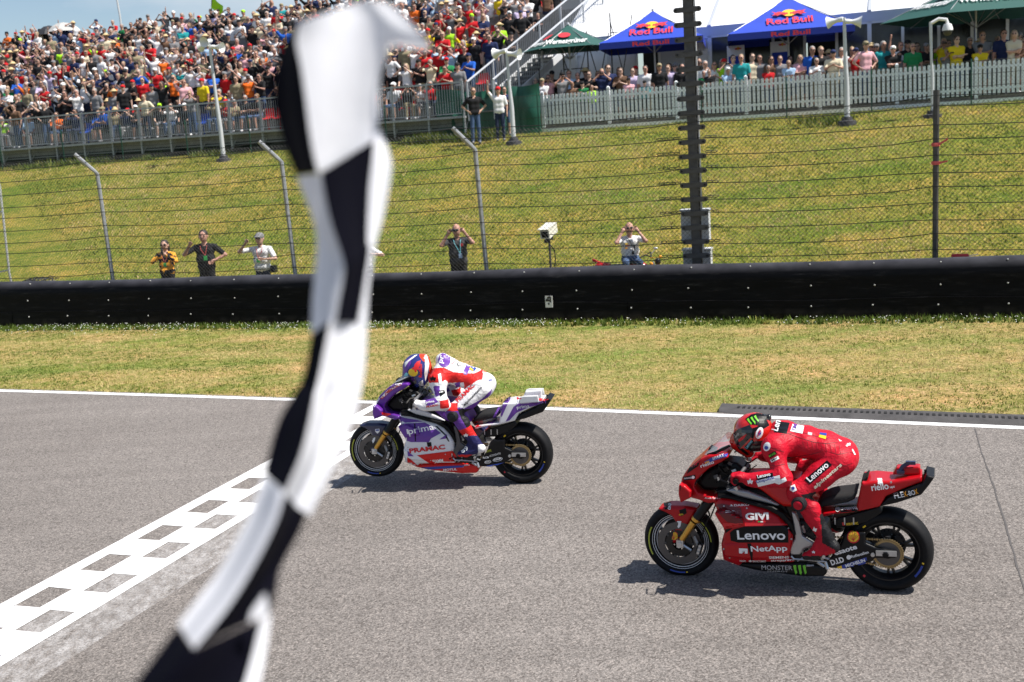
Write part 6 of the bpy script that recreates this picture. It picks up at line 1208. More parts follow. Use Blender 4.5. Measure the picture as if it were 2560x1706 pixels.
# =================================================================== people
def ik(a, b, l1, l2, hint):
    a, b, hint = (np.asarray(x, float) for x in (a, b, hint)); d = b - a; L = np.linalg.norm(d); Lc = min(L, (l1 + l2) * .995); u = d / (L + 1e-9); b = a + u * Lc
    x = (l1 * l1 - l2 * l2 + Lc * Lc) / (2 * Lc); h = math.sqrt(max(l1 * l1 - x * x, 0)); p = hint - u * (hint @ u); p /= np.linalg.norm(p) + 1e-9; return a + u * x + p * h, b
SKIN, HAIR, SHIRT, TROU, SHOE, HAT, ACC, PRT = range(8)
def human(arms, head='hair', seat=False, detail=False, legs=True, shades=True, lean=0.0, headturn=0.0, female=False, longsl=False, shorts=False, belly=0.0, phone=None, spread=.10, acc2=None):
    """arms: two (wrist, elbow hint) pairs, the person's own right first (image left when facing the camera)"""
    B = Body(.03 if detail else .04); dz = -.44 if seat else 0.0; ly = -lean
    def q(x, y, z): return (x, y + ly * max(0, (z - .9) / .5), z + dz)
    sw = .165 if female else .19
    B.cap(q(-.085, 0, 1.33), q(.085, 0, 1.33), .112 - (.012 if female else 0), tag=SHIRT); B.cap(q(-.07, .005 - belly * .4, 1.14), q(.07, .005 - belly * .4, 1.14), .108 + belly * .3, tag=SHIRT); B.cap(q(-.075, 0, 1.33), q(-.065, 0, 1.14), .10, tag=SHIRT); B.cap(q(.075, 0, 1.33), q(.065, 0, 1.14), .10, tag=SHIRT); B.cap(q(-.065, 0, .99), q(.065, 0, .99), .118, tag=SHIRT if not seat else TROU)
    B.cap(q(0, .0, 1.40), q(0, -.012, 1.54), .058, .05, tag=SKIN, k=.02)
    for sx in (-1, 1): B.cap(q(.05 * sx, 0, 1.43), q(sw * sx, 0, 1.405), .055, .058, tag=SHIRT)
    hs = 1.13 if detail else 1.04; hc = np.array(q(headturn * .02, -.022, 1.645)); E0 = B.ell
    def E(c, r, t=0, k=None): E0(hc + (np.asarray(c) - hc) * hs, tuple(np.array(r) * hs), t, k)
    E(hc, (.074, .094, .112), SKIN, .01); E(hc + [0, -.022, -.055], (.056, .066, .062), SKIN, .02)
    if detail or True: B.cap(hc + [headturn * .03, -.092, .005], hc + [headturn * .03, -.108, -.022], .010, .014, SKIN, .008)
    if detail:
        for sx in (-1, 1): E(hc + [.078 * sx, .0, -.01], (.012, .024, .032), SKIN, .006)
        B.cap(hc + [-.022, -.088, -.058], hc + [.022, -.088, -.058], .008, .008, PRT, .003)
    if head == 'bald': pass
    else: E(hc + [0, .018, .030], (.083, .094, .096), HAIR, .004)
    if head == 'long': B.cap(hc + [-.06, .05, 0], hc + [-.08, .06, -.22], .045, .035, HAIR, .02); B.cap(hc + [.06, .05, 0], hc + [.08, .06, -.22], .045, .035, HAIR, .02); B.cap(hc + [0, .07, 0], hc + [0, .075, -.24], .06, .04, HAIR, .02)
    if head == 'cap': E(hc + [0, .006, .048], (.088, .104, .082), HAT, .004); E(hc + [0, -.115, .050], (.062, .070, .014), HAT, .012)
    if head == 'straw': E(hc + [0, .0, .060], (.165, .18, .020), HAT, .004); E(hc + [0, .005, .095], (.085, .098, .075), HAT, .015)
    if shades: 
        for sx in (-1, 1): E(hc + [.034 * sx, -.084, .012], (.031, .020, .019), ACC, .003)
        if not detail: E(hc + [0, -.080, .014], (.07, .022, .012), ACC, .003)
    else:
        for sx in (-1, 1): E(hc + [.030 * sx, -.082, .012], (.012, .010, .008), ACC, .002)
    for sx, (wr, hint) in zip((-1, 1), arms):
        sh = np.array(q(sw * sx, 0, 1.40)); el, w2 = ik(sh, np.array(wr) + [0, 0, dz], .285, .255, hint)
        k1 = el * .72 + sh * .28
        B.cap(sh, k1, .058, .054, SHIRT); B.cap(sh, el, .046, .040, SHIRT if longsl else SKIN); B.cap(el, w2, .046 if longsl else .039, .036 if longsl else .026, SHIRT if longsl else SKIN, .015)
        fd = w2 - el; fd /= np.linalg.norm(fd); x_, y_, z_ = vrot(fd)
        if detail:
            sd_ = np.cross(fd, [0, -1.0, .2]); sd_ /= np.linalg.norm(sd_) + 1e-9; nn = np.cross(sd_, fd); pc_ = w2 + fd * .05
            B.cap(w2, pc_, .028, .034, SKIN, .012); E0(pc_ + fd * .015, (.036, .036, .036), SKIN, .012)
            for i in range(4):
                a = pc_ + fd * .03 + sd_ * (i - 1.5) * .021; ln = [.034, .040, .037, .028][i]; b = a + fd * ln + nn * .012; c = b + fd * ln * .55 + nn * .022; B.cap(a, b, .0105, .010, SKIN, .004); B.cap(b, c, .010, .0085, SKIN, .003)
            B.cap(pc_ - sd_ * .02, pc_ - sd_ * .055 + fd * .03 + nn * .01, .013, .010, SKIN, .006)
        else: B.cap(w2, w2 + fd * .10, .032, .026, SKIN, .01)
    if phone is not None:
        p = np.array(phone) + [0, 0, dz]; B.cap(p + [-.05, 0, 0], p + [.05, 0, 0], .026, tag=ACC, k=0.002) if acc2 != 'tall' else B.cap(p + [0, 0, -.05], p + [0, 0, .05], .028, tag=ACC, k=.002)
    if legs:
        for sx in (-1, 1):
            if seat: hp, kn, an = (.085 * sx, .02, .50), (.14 * sx, -.42, .50), (.15 * sx, -.38, .09)
            else: hp, kn, an = (.075 * sx, 0, .94), (spread * sx, -.015, .50), (spread * sx * 1.05, .02, .09)
            B.cap(hp, kn, .088, .062, TROU); kk = np.array(kn); aa = np.array(an); B.cap(kn, an, .052, .036, SKIN if shorts else TROU, .02)
            if not shorts: B.cap(kk, aa, .058, .048, TROU)
            B.cap(aa - [0, -.02, .04], aa + [.01 * sx, -.14, -.05], .042, .036, SHOE, .01)
    return B
# palettes ----------------------------------------------------------
def cloth(n, c): return mat('cloth_' + n, c, .85, spec=.2)
SH = {'black': (.016, .016, .018), 'white': (.74, .74, .75), 'navy': (.02, .03, .09), 'grey': (.20, .20, .21), 'red': (.50, .015, .02), 'blue': (.02, .11, .50), 'yellow': (.75, .56, .02), 'neon green': (.38, .75, .03), 'orange': (.75, .15, .02), 'pink': (.68, .38, .42), 'teal': (.02, .28, .30), 'khaki': (.28, .24, .15), 'light blue': (.36, .52, .72), 'cream': (.66, .58, .42), 'green': (.02, .20, .07), 'lavender': (.52, .44, .62), 'brown': (.14, .08, .05), 'purple': (.16, .04, .25), 'charcoal': (.045, .045, .05)}
SHM = {k: cloth(k.replace(' ', '_'), c) for k, c in SH.items()}
SKM = [mat('skin_%d' % i, c, .55, spec=.35) for i, c in enumerate([(.50, .30, .225), (.42, .24, .175), (.54, .35, .27), (.34, .19, .135), (.48, .26, .20)])]
HRM = [mat('hair_%d' % i, c, .6) for i, c in enumerate([(.02, .014, .010), (.05, .03, .018), (.16, .09, .04), (.30, .22, .13), (.28, .27, .26)])]
TRM = [cloth('denim', (.06, .10, .19)), cloth('dark_denim', (.025, .035, .07)), cloth('black', 0), cloth('khaki', 0), cloth('grey', 0)]
HTM = {'cap': ['black', 'black', 'white', 'white', 'red', 'navy', 'navy', 'grey', 'khaki', 'white', 'black', 'red'], 'straw': ['cream', 'khaki', 'cream']}
M_STRAW = cloth('straw', (.58, .44, .24)); M_ACC = mat('acc_black', (.012, .012, .014), .25); M_LIP = mat('lip', (.38, .14, .11), .6); SHOEM = [cloth('black', 0), cloth('white', 0), cloth('grey', 0)]
d_ = lambda x, z, y=-.05: ((-x, y, z), (x, y, z))
POSES = {'arms down': (((-.27, -.06, .86), (-.5, .6, 0)), ((.27, -.06, .86), (.5, .6, 0))), 'filming with a phone': (((-.09, -.27, 1.55), (-.9, 0, -.8)), ((.09, -.27, 1.55), (.9, 0, -.8))), 'clapping': (((-.05, -.29, 1.27), (-.8, .2, -.8)), ((.05, -.29, 1.25), (.8, .2, -.8))), 'raising one arm': (((-.33, -.10, 1.88), (-1, 0, -.2)), ((.26, -.06, .88), (.5, .6, 0))),
         'arms folded': (((.11, -.20, 1.20), (-.8, .1, -.8)), ((-.11, -.21, 1.17), (.8, .1, -.8))), 'both arms up': (((-.30, -.14, 1.80), (-1, 0, -.3)), ((.30, -.14, 1.80), (1, 0, -.3))), 'shading the eyes': (((-.08, -.16, 1.69), (-1, -.1, -.2)), ((.26, -.06, .88), (.5, .6, 0))), 'hands on hips': (((-.19, -.05, 1.02), (-1, .4, .1)), ((.19, -.05, 1.02), (1, .4, .1)))}
SPOSES = {'hands on knees': (((-.15, -.33, 1.02), (-.6, .4, -.3)), ((.15, -.33, 1.02), (.6, .4, -.3))), 'clapping': POSES['clapping'], 'filming with a phone': POSES['filming with a phone'], 'arms folded': POSES['arms folded']}
HEADS = ['hair', 'cap', 'straw', 'long']
_HM = {}
def hmesh(pose, head, seat, low):
    k = (pose, head, seat, low)
    if k not in _HM:
        ph = (0, -.33, 1.60) if 'phone' in pose else None
        B = human((SPOSES if seat else POSES)[pose], head, seat, False, (not low), True, phone=ph, female=head == 'long', shorts=(pose in ('clapping', 'hands on knees', 'arms folded'))); _HM[k] = B.mesh(.042 if low else .030)
        if not low: _HM[k] = (mesh_from('person', _HM[k][0], _HM[k][1], [None] * 8, _HM[k][2], True),)
    return _HM[k]
shirt_names = ['black'] * 40 + ['white'] * 20 + ['navy'] * 9 + ['grey'] * 11 + ['red'] * 8 + ['blue'] * 3 + ['yellow'] * 2 + ['neon green'] * 1 + ['orange'] * 2 + ['pink'] * 4 + ['teal'] * 1 + ['khaki'] * 4 + ['light blue'] * 4 + ['cream'] * 3 + ['green'] * 1 + ['brown'] * 2 + ['lavender'] * 2
prng = random.Random(5)
def rand_look():
    hd = prng.choices(HEADS, (44, 36, 6, 14))[0]; return dict(shirt=prng.choice(shirt_names), head=hd, hat=('neon green' if prng.random() < .05 else prng.choice(HTM.get(hd, ['black']))), skin=prng.randrange(5), hair=prng.randrange(5), tr=prng.choices(range(5), (4, 3, 4, 2, 2))[0], shoe=prng.randrange(3))
def look_mats(L): return [SKM[L['skin']], HRM[L['hair']], SHM[L['shirt']], TRM[L['tr']], SHOEM[L['shoe']], M_STRAW if L['head'] == 'straw' else SHM[L['hat']], M_ACC, M_LIP]
def head_words(L): return {'hair': '', 'cap': ' and %s cap' % L['hat'], 'straw': ' and straw hat', 'long': ' with long hair'}[L['head']]
def place(pose, L, seat, s, d, z, rz, sc, label, group):
    o = bpy.data.objects.new('person', hmesh(pose, L['head'], seat, False)[0]); COL.objects.link(o)
    for i, m in enumerate(look_mats(L)): o.material_slots[i].link = 'OBJECT'; o.material_slots[i].material = m
    o.location = W(s, d, z); o.rotation_euler = (0, 0, rz); o.scale = (sc * prng.uniform(.97, 1.1), sc * prng.uniform(.97, 1.08), sc); return tag(o, label, 'person', group)
PW_ = {'filming with a phone': 'filming', 'shading the eyes': 'shading eyes'}
ORD = ['front', 'second', 'third', 'fourth', 'fifth', 'sixth', 'seventh']
def nth(n): return '%d%s' % (n, 'th' if 10 <= n % 100 <= 20 else {1: 'st', 2: 'nd', 3: 'rd'}.get(n % 10, 'th'))
# grandstand crowd --------------------------------------------------
SPECIAL = [(512, 238, 'yellow', 'cap', 'arms down'), (296, 240, 'orange', 'cap', 'hands on hips'), (356, 225, 'red', 'hair', 'arms down'), (232, 275, 'blue', 'hair', None), (265, 262, 'blue', 'straw', None), (60, 255, 'white', 'hair', 'arms down'), (445, 200, 'teal', 'hair', 'both arms up'), (580, 145, 'red', 'cap', 'arms down'), (1245, 80, 'neon green', 'straw', 'arms down'), (1208, 45, 'white', 'hair', 'arms down'), (1118, 170, 'green', 'cap', 'clapping'), (1140, 85, 'red', 'straw', 'filming with a phone'), (1160, 175, 'blue', 'cap', 'clapping'), (1098, 200, 'red', 'hair', 'clapping'), (1140, 30, 'cream', 'cap', 'clapping')]
spots = []
for r in range(NR):
    d = STAND_D + .62 + r * RD; z = FZ + r * RH; sl = at_d(-40, 200, d)[0]; s = SR - .35 + r * .12; gap = .0
    while s > sl:
        spots.append([r, s + prng.uniform(-.08, .08), d + prng.uniform(-.08, .10), z]); s -= prng.uniform(.43, .54)
def topx(s, d, z):
    X = (np.array(W(s, d, z)) - _C) @ _Rm; return PW / 2 + FPX * X[0] / -X[2], PH / 2 - FPX * X[1] / -X[2]
used = set(); over = {}
for (u, v, sh, hd, po) in SPECIAL:
    best = min((i for i in range(len(spots)) if i not in used), key=lambda i: (lambda p: (p[0] - u) ** 2 + (p[1] - v) ** 2)(topx(spots[i][1], spots[i][2], spots[i][3] + 1.25))); used.add(best); over[best] = (sh, hd, po)
NIND = 216; stuffV, stuffF, stuffM, nv = [], [], [], 0
allm = SKM + HRM + list(SHM.values()) + TRM[:2] + [M_STRAW, M_ACC, M_LIP]; mi_of = {m.name: i for i, m in enumerate(allm)}
cnt = {}; nind = 0
for i, (r, s, d, z) in enumerate(spots):
    L = rand_look(); u, v = topx(s, d, z + 1.3); L['shirt'] = 'red' if (u > 850 and prng.random() < .08) else L['shirt']; ov = over.get(i)
    empty_p = .03 + (.30 if u > 1150 and r < 9 and (r + int(s * 2)) % 3 == 0 else 0) + (.35 if 590 < u < 690 and r < 1 else 0) + (.08 if r == 0 else 0)
    if ov is None and prng.random() < empty_p:
        put_seat(s, r); continue
    seat = prng.random() < (.85 if r == 0 else .35 if r < 3 else .16); pose = prng.choice(list(SPOSES) if seat else ['arms down', 'arms down', 'filming with a phone', 'filming with a phone', 'filming with a phone', 'clapping', 'clapping', 'arms folded', 'raising one arm', 'both arms up', 'shading the eyes', 'hands on hips'])
    if ov: L['shirt'] = ov[0]; L['head'] = ov[1]; pose = ov[2] or 'clapping'; seat = ov[2] is None; L['hat'] = prng.choice(HTM.get(L['head'], ['black']))
    sc = prng.uniform(.93, 1.05) * (1 if prng.random() > .07 else .8); rz = -R(8) + prng.uniform(-.45, .45)
    if nind < NIND:
        cnt[r] = cnt.get(r, 0) + 1; nind += 1
        place(pose, L, seat, s, d - (.12 if not seat else -.10), z, rz, sc, 'person, %s top%s, %s, %s row, %s from stairs' % (L['shirt'], head_words(L), PW_.get(pose, pose), ORD[r], nth(cnt[r])), 'spectators on the grandstand')
        if seat and u > 900 and prng.random() < .4: put_seat(s, r)
    else:
        V, F, tg, _ = hmesh(pose, L['head'], seat, True); c, sn = math.cos(rz), math.sin(rz); wx = sc * prng.uniform(.97, 1.12); P = np.stack([(V[:, 0] * c - V[:, 1] * sn) * wx, (V[:, 0] * sn + V[:, 1] * c) * wx, V[:, 2] * sc], 1) + np.array(W(s, d, z)); lm = look_mats(L)
        stuffV.append(P); stuffF.append(F + nv); nv += len(V); lut = np.array([mi_of[m.name] for m in lm]); stuffM.append(lut[tg])
o = link('grandstand_crowd', mesh_from('grandstand_crowd', np.concatenate(stuffV), np.concatenate(stuffF), allm, np.concatenate(stuffM), True)); tag(o, 'packed crowd of spectators on the upper rows of the grandstand', 'crowd', kind='stuff')
# neon flag held up on the top row
s, z = at_d(530, 10, d1 - .5); q = MB(); q.tube([W(s - .2, d1 - .5, z - 1.3), W(s + .05, d1 - .5, z + .5)], .02, 5, 1); V = []
for i in range(8):
    for j in range(5): V.append(W(s - .05 + i * .09, d1 - .5 + .05 * math.sin(i * 1.3 + j), z + .45 - j * .16 - i * .09 + .03 * math.sin(i)))
q.add(V, [(i * 5 + j, (i + 1) * 5 + j, (i + 1) * 5 + j + 1, i * 5 + j + 1) for i in range(7) for j in range(4)]); tag(q.build('flag', [SHM['neon green'], M_GALVD], None, True), 'neon green flag waved on the top row of the grandstand', 'flag')
# hospitality guests ------------------------------------------------
Z4 = lambda x: 900 + x / 3.268
Z5 = lambda x: 1600 + x / 2.451
G = [(Z4(1495), 0, 'white', 'cap', 'arms folded', .92), (Z4(1545), 1, 'pink', 'hair', 'filming with a phone', 1), (Z4(1660), 0, 'grey', 'cap', 'filming with a phone', 1.0), (Z4(1715), 1, 'light blue', 'hair', 'arms down', 1.05), (Z4(1738), 0, 'brown', 'hair', 'clapping', .8), (Z4(1785), 1, 'black', 'hair', 'arms folded', 1), (Z4(1822), 0, 'green', 'cap', 'clapping', .8), (Z4(1880), 1, 'black', 'hair', 'clapping', 1), (Z4(1895), 0, 'neon green', 'long', 'arms folded', .72), (Z4(1985), 1, 'navy', 'hair', 'filming with a phone', 1.03), (Z4(2035), 1, 'navy', 'hair', 'arms down', 1.1), (Z4(2140), 1, 'brown', 'hair', 'clapping', 1.02), (Z4(2200), 0, 'pink', 'cap', 'arms folded', .8), (Z4(2235), 1, 'lavender', 'hair', 'arms down', 1),
     (Z5(40), 1, 'white', 'hair', 'arms down', 1.02), (Z5(32), 0, 'teal', 'cap', 'clapping', .72), (Z5(125), 0, 'black', 'cap', 'arms down', 1.02), (Z5(178), 1, 'lavender', 'hair', 'arms down', 1), (Z5(262), 1, 'black', 'hair', 'arms down', 1), (Z5(340), 1, 'white', 'hair', 'arms down', 1.04), (Z5(405), 1, 'white', 'hair', 'raising one arm', 1.02), (Z5(395), 0, 'green', 'hair', 'arms folded', .82), (Z5(462), 1, 'white', 'long', 'clapping', .98), (Z5(430), 0, 'black', 'hair', 'arms folded', .84), (Z5(520), 1, 'neon green', 'cap', 'filming with a phone', 1.02), (Z5(542), 0, 'light blue', 'cap', 'arms folded', .84), (Z5(576), 1, 'white', 'hair', 'arms down', 1.08), (Z5(626), 0, 'teal', 'hair', 'arms down', 1.06), (Z5(645), 0, 'navy', 'hair', 'arms folded', .82), (Z5(692), 1, 'cream', 'hair', 'hands on hips', 1.08), (Z5(740), 1, 'grey', 'hair', 'arms down', 1.05), (Z5(790), 0, 'red', 'hair', 'arms folded', .82), (Z5(808), 1, 'brown', 'long', 'arms down', 1), (Z5(862), 1, 'grey', 'hair', 'arms down', 1), (Z5(915), 0, 'light blue', 'hair', 'arms folded', .88), (Z5(985), 1, 'pink', 'long', 'arms folded', .98), (Z5(1060), 1, 'blue', 'hair', 'arms down', 1.12), (Z5(1085), 0, 'white', 'hair', 'clapping', .88), (Z5(1112), 1, 'black', 'hair', 'arms down', 1.1), (Z5(1188), 0, 'cream', 'cap', 'clapping', 1), (Z5(1238), 1, 'white', 'hair', 'arms down', 1.05), (Z5(1325), 1, 'red', 'cap', 'filming with a phone', 1.02), (Z5(1385), 0, 'pink', 'cap', 'hands on hips', 1.1), (Z5(1452), 1, 'khaki', 'cap', 'arms down', 1.06), (Z5(1492), 1, 'teal', 'hair', 'arms down', 1.1), (Z5(1552), 0, 'black', 'cap', 'arms folded', .98), (Z5(1590), 0, 'grey', 'hair', 'arms folded', .86), (Z5(1598), 1, 'white', 'hair', 'raising one arm', 1.06), (Z5(1640), 1, 'black', 'cap', 'arms down', 1.08), (Z5(1672), 0, 'green', 'hair', 'arms down', 1), (Z5(1755), 1, 'black', 'cap', 'arms folded', 1), (Z5(1862), 1, 'yellow', 'hair', 'filming with a phone', 1.06), (Z5(1880), 0, 'grey', 'hair', 'filming with a phone', .85), (Z5(1938), 0, 'yellow', 'hair', 'arms folded', 1.06), (Z5(2020), 1, 'black', 'hair', 'arms down', 1.04), (Z5(2095), 1, 'grey', 'hair', 'arms folded', 1.12), (Z5(2082), 0, 'yellow', 'cap', 'arms folded', .88), (Z5(2225), 1, 'navy', 'hair', 'arms down', 1.12), (Z5(2290), 0, 'cream', 'long', 'arms folded', 1.08), (Z5(2345), 0, 'brown', 'hair', 'clapping', .92)]
for k in range(24): G.append((1345 + k * 52 + prng.uniform(-18, 18), 2, prng.choice(shirt_names), prng.choice(HEADS), prng.choice(['arms down', 'arms folded', 'clapping', 'filming with a phone', 'arms down']), prng.uniform(.98, 1.1)))
for i, (u, row, sh, hd, po, sc) in enumerate(sorted(G)):
    d = PICK_D + (.38 if row == 0 else 1.0 if row == 1 else 1.65) + prng.uniform(-.05, .08); s, _ = at_d(u, 240, d); L = rand_look(); L['shirt'] = sh; L['head'] = hd; L['hat'] = prng.choice(HTM.get(hd, ['black']))
    place(po, L, False, s, d, DZ, prng.uniform(-.3, .3) - .1, sc, 'person, %s top%s, %s, behind picket fence, %s from left' % (sh, head_words(L), PW_.get(po, po), nth(i + 1)), 'guests behind the picket fence')
# three people at the foot of the stairs
for (u, v, sh, hd, po, tr, lb, sc) in ((1190, 338, 'black', 'hair', 'hands on hips', 0, 'man in black polo and pale jeans standing before the green tarpaulin', 1.04), (1252, 336, 'white', 'cap', 'raising one arm', 1, 'person in white shirt raising one arm behind the loudspeaker pole', 1.0), (1268, 340, 'navy', 'hair', 'clapping', 0, 'person in navy top and denim shorts beside the loudspeaker pole', .93)):
    s, d, z = at_hill(u, v); L = rand_look(); L.update(shirt=sh, head=hd, hat='red', tr=tr, skin=0); place(po, L, False, s, min(d, 38.0), float(hill(s, min(d, 38.0))) + .0, 0.1 + random.uniform(-.2, .2), sc, lb, None)

# =================================================================== people and kit behind the barrier
def close_person(u, vtop, d, arms, mats, label, rz=0, res=.0125, paint=None, extra=None, ground=0.0, hscale=None, **kw):
    s, zt_ = at_d(u, vtop, d); B = human(arms, detail=True, **kw); V, F, tg, fc = B.mesh(res); hmax = V[:, 2].max(); sc = hscale or (zt_ - ground) / hmax
    if paint is not None: tg = paint(tg, fc)
    o = link('person', mesh_from('person', V, F, mats, tg, True)); o.location = W(s, d, ground); o.rotation_euler = (0, 0, rz); o.scale = (sc * 1.08, sc * 1.08, sc); tag(o, label, 'person'); return o
def kids(o, name, q, m, smooth=True): return q.build(name, m, o, smooth)
def lanyard(o, colr, bcol, x=.02, zb=1.14):
    q = MB(); q.tube([(-.07, -.09, 1.44), (-.05, -.135, 1.36), (x, -.145, zb + .05)], .006, 5); q.tube([(.07, -.09, 1.44), (.06, -.135, 1.36), (x, -.145, zb + .05)], .006, 5); kids(o, 'lanyard', q, colr); q = MB(); q.box((x, -.150, zb), (.07, .008, .10)); kids(o, 'pass_card', q, bcol, False)
M_PC = mat('pass_green', (.05, .45, .10), .4); M_LAN = mat('lanyard_red', (.5, .10, .09), .6); M_PCB = mat('pass_blue', (.30, .42, .62), .4)
def flor(tg, fc):
    n = vnoise(fc[:, 0] * 1 + fc[:, 1], fc[:, 2], 17, 3); t = tg.copy(); t[(tg == SHIRT) & (n > .52)] = PRT; return t
base = lambda sk, hr, sh, tr, hat='grey', prt=None: [SKM[sk], HRM[hr], SHM[sh], TRM[tr], SHOEM[0], SHM[hat], M_ACC, prt or M_LIP]
o = close_person(410, 599, PEO_D + .1, (((-.07, -.23, 1.42), (-.9, 0, -.8)), ((.09, -.23, 1.40), (.9, 0, -.8))), base(0, 0, 'black', 2, prt=mat('flower_orange', (.75, .33, .02), .8)), 'person with dark hair in black and orange flowered top holding up a phone', paint=flor, head='long', female=True, longsl=True, ground=-.0, phone=(0, -.28, 1.50), acc2='tall'); lanyard(o, M_LAN, M_PC, .0, 1.16)
o = close_person(507, 574, PEO_D, (((-.24, -.26, 1.46), (-.8, .2, -.9)), ((.19, -.09, 1.10), (1, .35, .0))), base(4, 0, 'black', 2), 'man in black short sleeved shirt holding the fence, one hand on hip', shades=False, head='hair', belly=.06); lanyard(o, M_LAN, M_PC, .03, 1.17)
q = MB()
for sx in (-1, 1): q.tube([(.032 * sx + .026 * math.cos(a), -.122, 1.648 + .019 * math.sin(a)) for a in np.linspace(0, 2 * math.pi, 12, endpoint=False)], .004, 4, closed=True)
q.tube([(-.01, -.125, 1.652), (.01, -.125, 1.652)], .003, 4); q.box((.09, -.149, 1.155), (.05, .006, .06)); kids(o, 'glasses', q, M_ACC)
o = close_person(648, 581, PEO_D, (((-.26, -.20, 1.56), (-.9, .1, -.8)), ((.14, -.26, 1.20), (.9, .3, -.5))), base(0, 1, 'white', 1, 'grey'), 'man in white shirt, grey cap and sunglasses with one hand on the fence', rz=-.15, head='cap', belly=.03); lanyard(o, M_LAN, M_PC, -.03, 1.16)
q = MB(); q.box((.24, .02, .93), (.12, .10, .16)); q.lathe([(.045, -.06), (.05, .06)], (.26, -.05, .92), (0, 1, .2), 10); kids(o, 'camera_at_hip', q, M_ACC, False)
o = close_person(905, 585, PEO_D, (((-.24, -.08, .95), (-.5, .6, 0)), ((.22, -.20, 1.30), (1, .3, -.4))), base(2, 1, 'white', 1), 'person in white shirt almost hidden behind the chequered flag', head='hair')
o = close_person(1140, 560, PEO_D, (((-.17, -.27, 1.57), (-.8, .0, -1.2)), ((.17, -.27, 1.59), (.8, 0, -1.2))), base(4, 4, 'charcoal', 2), 'man in dark grey shirt filming with a phone in both hands', head='bald', phone=(-.02, -.33, 1.66), shades=False, belly=.04); lanyard(o, MATS['sticker_cyan'] if 'sticker_cyan' in MATS else M_LAN, M_PCB, .05, 1.10); q = MB(); q.lathe([(0, -.004), (.035, -.004)], (.085, -.125, 1.33), (0, 1, 0), 12); kids(o, 'chest_badge', q, M_RED)
# seated man on a red motorcycle
sM, zM = at_d(1572, 560, PEO_D + .4); dM = PEO_D + .4
seatz = .80
o = close_person(1572, 556, dM, (((-.165, -.17, 1.57), (-.7, -.1, -1.4)), ((.165, -.17, 1.57), (.7, -.1, -1.4))), base(4, 4, 'white', 0), 'man in white sponsor shirt astride a red motorbike, hands at his ears', seat=True, head='bald', belly=.03, spread=.2, ground=.34)
Zc = lambda *p: p
for (x, z, w, h, m) in ((-.08, .88, .05, .03, P_Y if 'sticker_yellow' in MATS else M_RED), (-.06, .84, .07, .025, M_RED), (.07, .80, .03, .10, MATS['acc_black']), (-.09, .79, .05, .03, P_O)): q = MB(); q.box((x, -.135, z), (w, .01, h)); kids(o, 'shirt_patch', q, m, False)
q = MB(); q.tube([(-.05, -.10, 1.0), (.02, -.14, .86), (.04, -.145, .72)], .006, 5); q.box((.04, -.15, .68), (.05, .008, .07)); kids(o, 'lanyard', q, M_ACC)
mc = empty('motorcycle', W(sM, dM, 0.0), -TA, 'small red motorbike parked behind the barrier under the seated man', 'motorcycle'); mc.scale = (.9, .9, .88); MRD = mat('moped_red', (.55, .015, .02), .3, coat=.4)
for x in (-.62, .66): q = MB(); q.lathe([(.20, -.05), (.27, -.05), (.31, 0), (.27, .05), (.20, .05)], (x, 0, .31), (0, 1, 0), 24); q.lathe([(.03, -.03), (.03, .03)], (x, 0, .31), (0, 1, 0), 10); [q.beam((x, 0, .31), (x + .21 * math.cos(a), 0, .31 + .21 * math.sin(a)), .02, .02, 0, (0, 1, 0)) for a in np.linspace(0, 2 * math.pi, 8)[:-1]]; kids(mc, 'wheel', q, M_TYRE if 'tyre_rubber' in MATS else M_ACC)
q = MB(); q.ball((.16, 0, .74), (.24, .13, .13)); kids(mc, 'tank', q, MRD); q = MB(); q.ball((-.28, 0, .76), (.36, .13, .07)); kids(mc, 'saddle', q, M_ACC); q = MB(); q.ball((-.62, 0, .80), (.20, .09, .08)); kids(mc, 'tail', q, MRD)
q = MB(); q.box((-.80, -.02, .92), (.06, .1, .05), 0, vrot((.4, 0, 1))); q.tube([(-.62, 0, .85), (-.80, -.02, .92)], .02, 6); kids(mc, 'rear_light', q, [MRD]); q = MB(); q.ball((.66, 0, .66), (.26, .08, .06)); kids(mc, 'front_mudguard', q, MRD)
q = MB(); q.tube([(.66, -.1, .31), (.46, -.1, .85)], .03, 8); q.tube([(.66, .1, .31), (.46, .1, .85)], .03, 8); kids(mc, 'fork', q, M_GALV); q = MB(); q.tube([(.30, -.40, 1.0), (.40, -.25, 1.04), (.46, 0, .96), (.40, .25, 1.04), (.30, .40, 1.0)], .016, 7); kids(mc, 'handlebar', q, M_ACC)
q = MB(); q.ball((.60, 0, .86), (.07, .08, .08)); kids(mc, 'headlamp', q, M_ACC); q = MB(); q.ball((.50, -.2, .84), (.04, .04, .035)); kids(mc, 'indicator', q, P_O); q = MB(); q.ball((.70, -.18, .98), (.045, .03, .035)); q.tube([(.46, -.1, .95), (.70, -.18, .98)], .008, 5); kids(mc, 'indicator', q, P_O)
q = MB(); q.tube([(.42, .25, 1.02), (.50, .30, 1.10)], .008, 5); q.ball((.50, .30, 1.12), (.05, .02, .03)); kids(mc, 'mirror', q, M_ALU); q = MB(); q.box((0, 0, .5), (.5, .22, .3)); q.beam((-.62, 0, .31), (-.1, 0, .5), .08, .05); kids(mc, 'engine', q, M_ENG if 'engine_dark' in MATS else M_ACC)
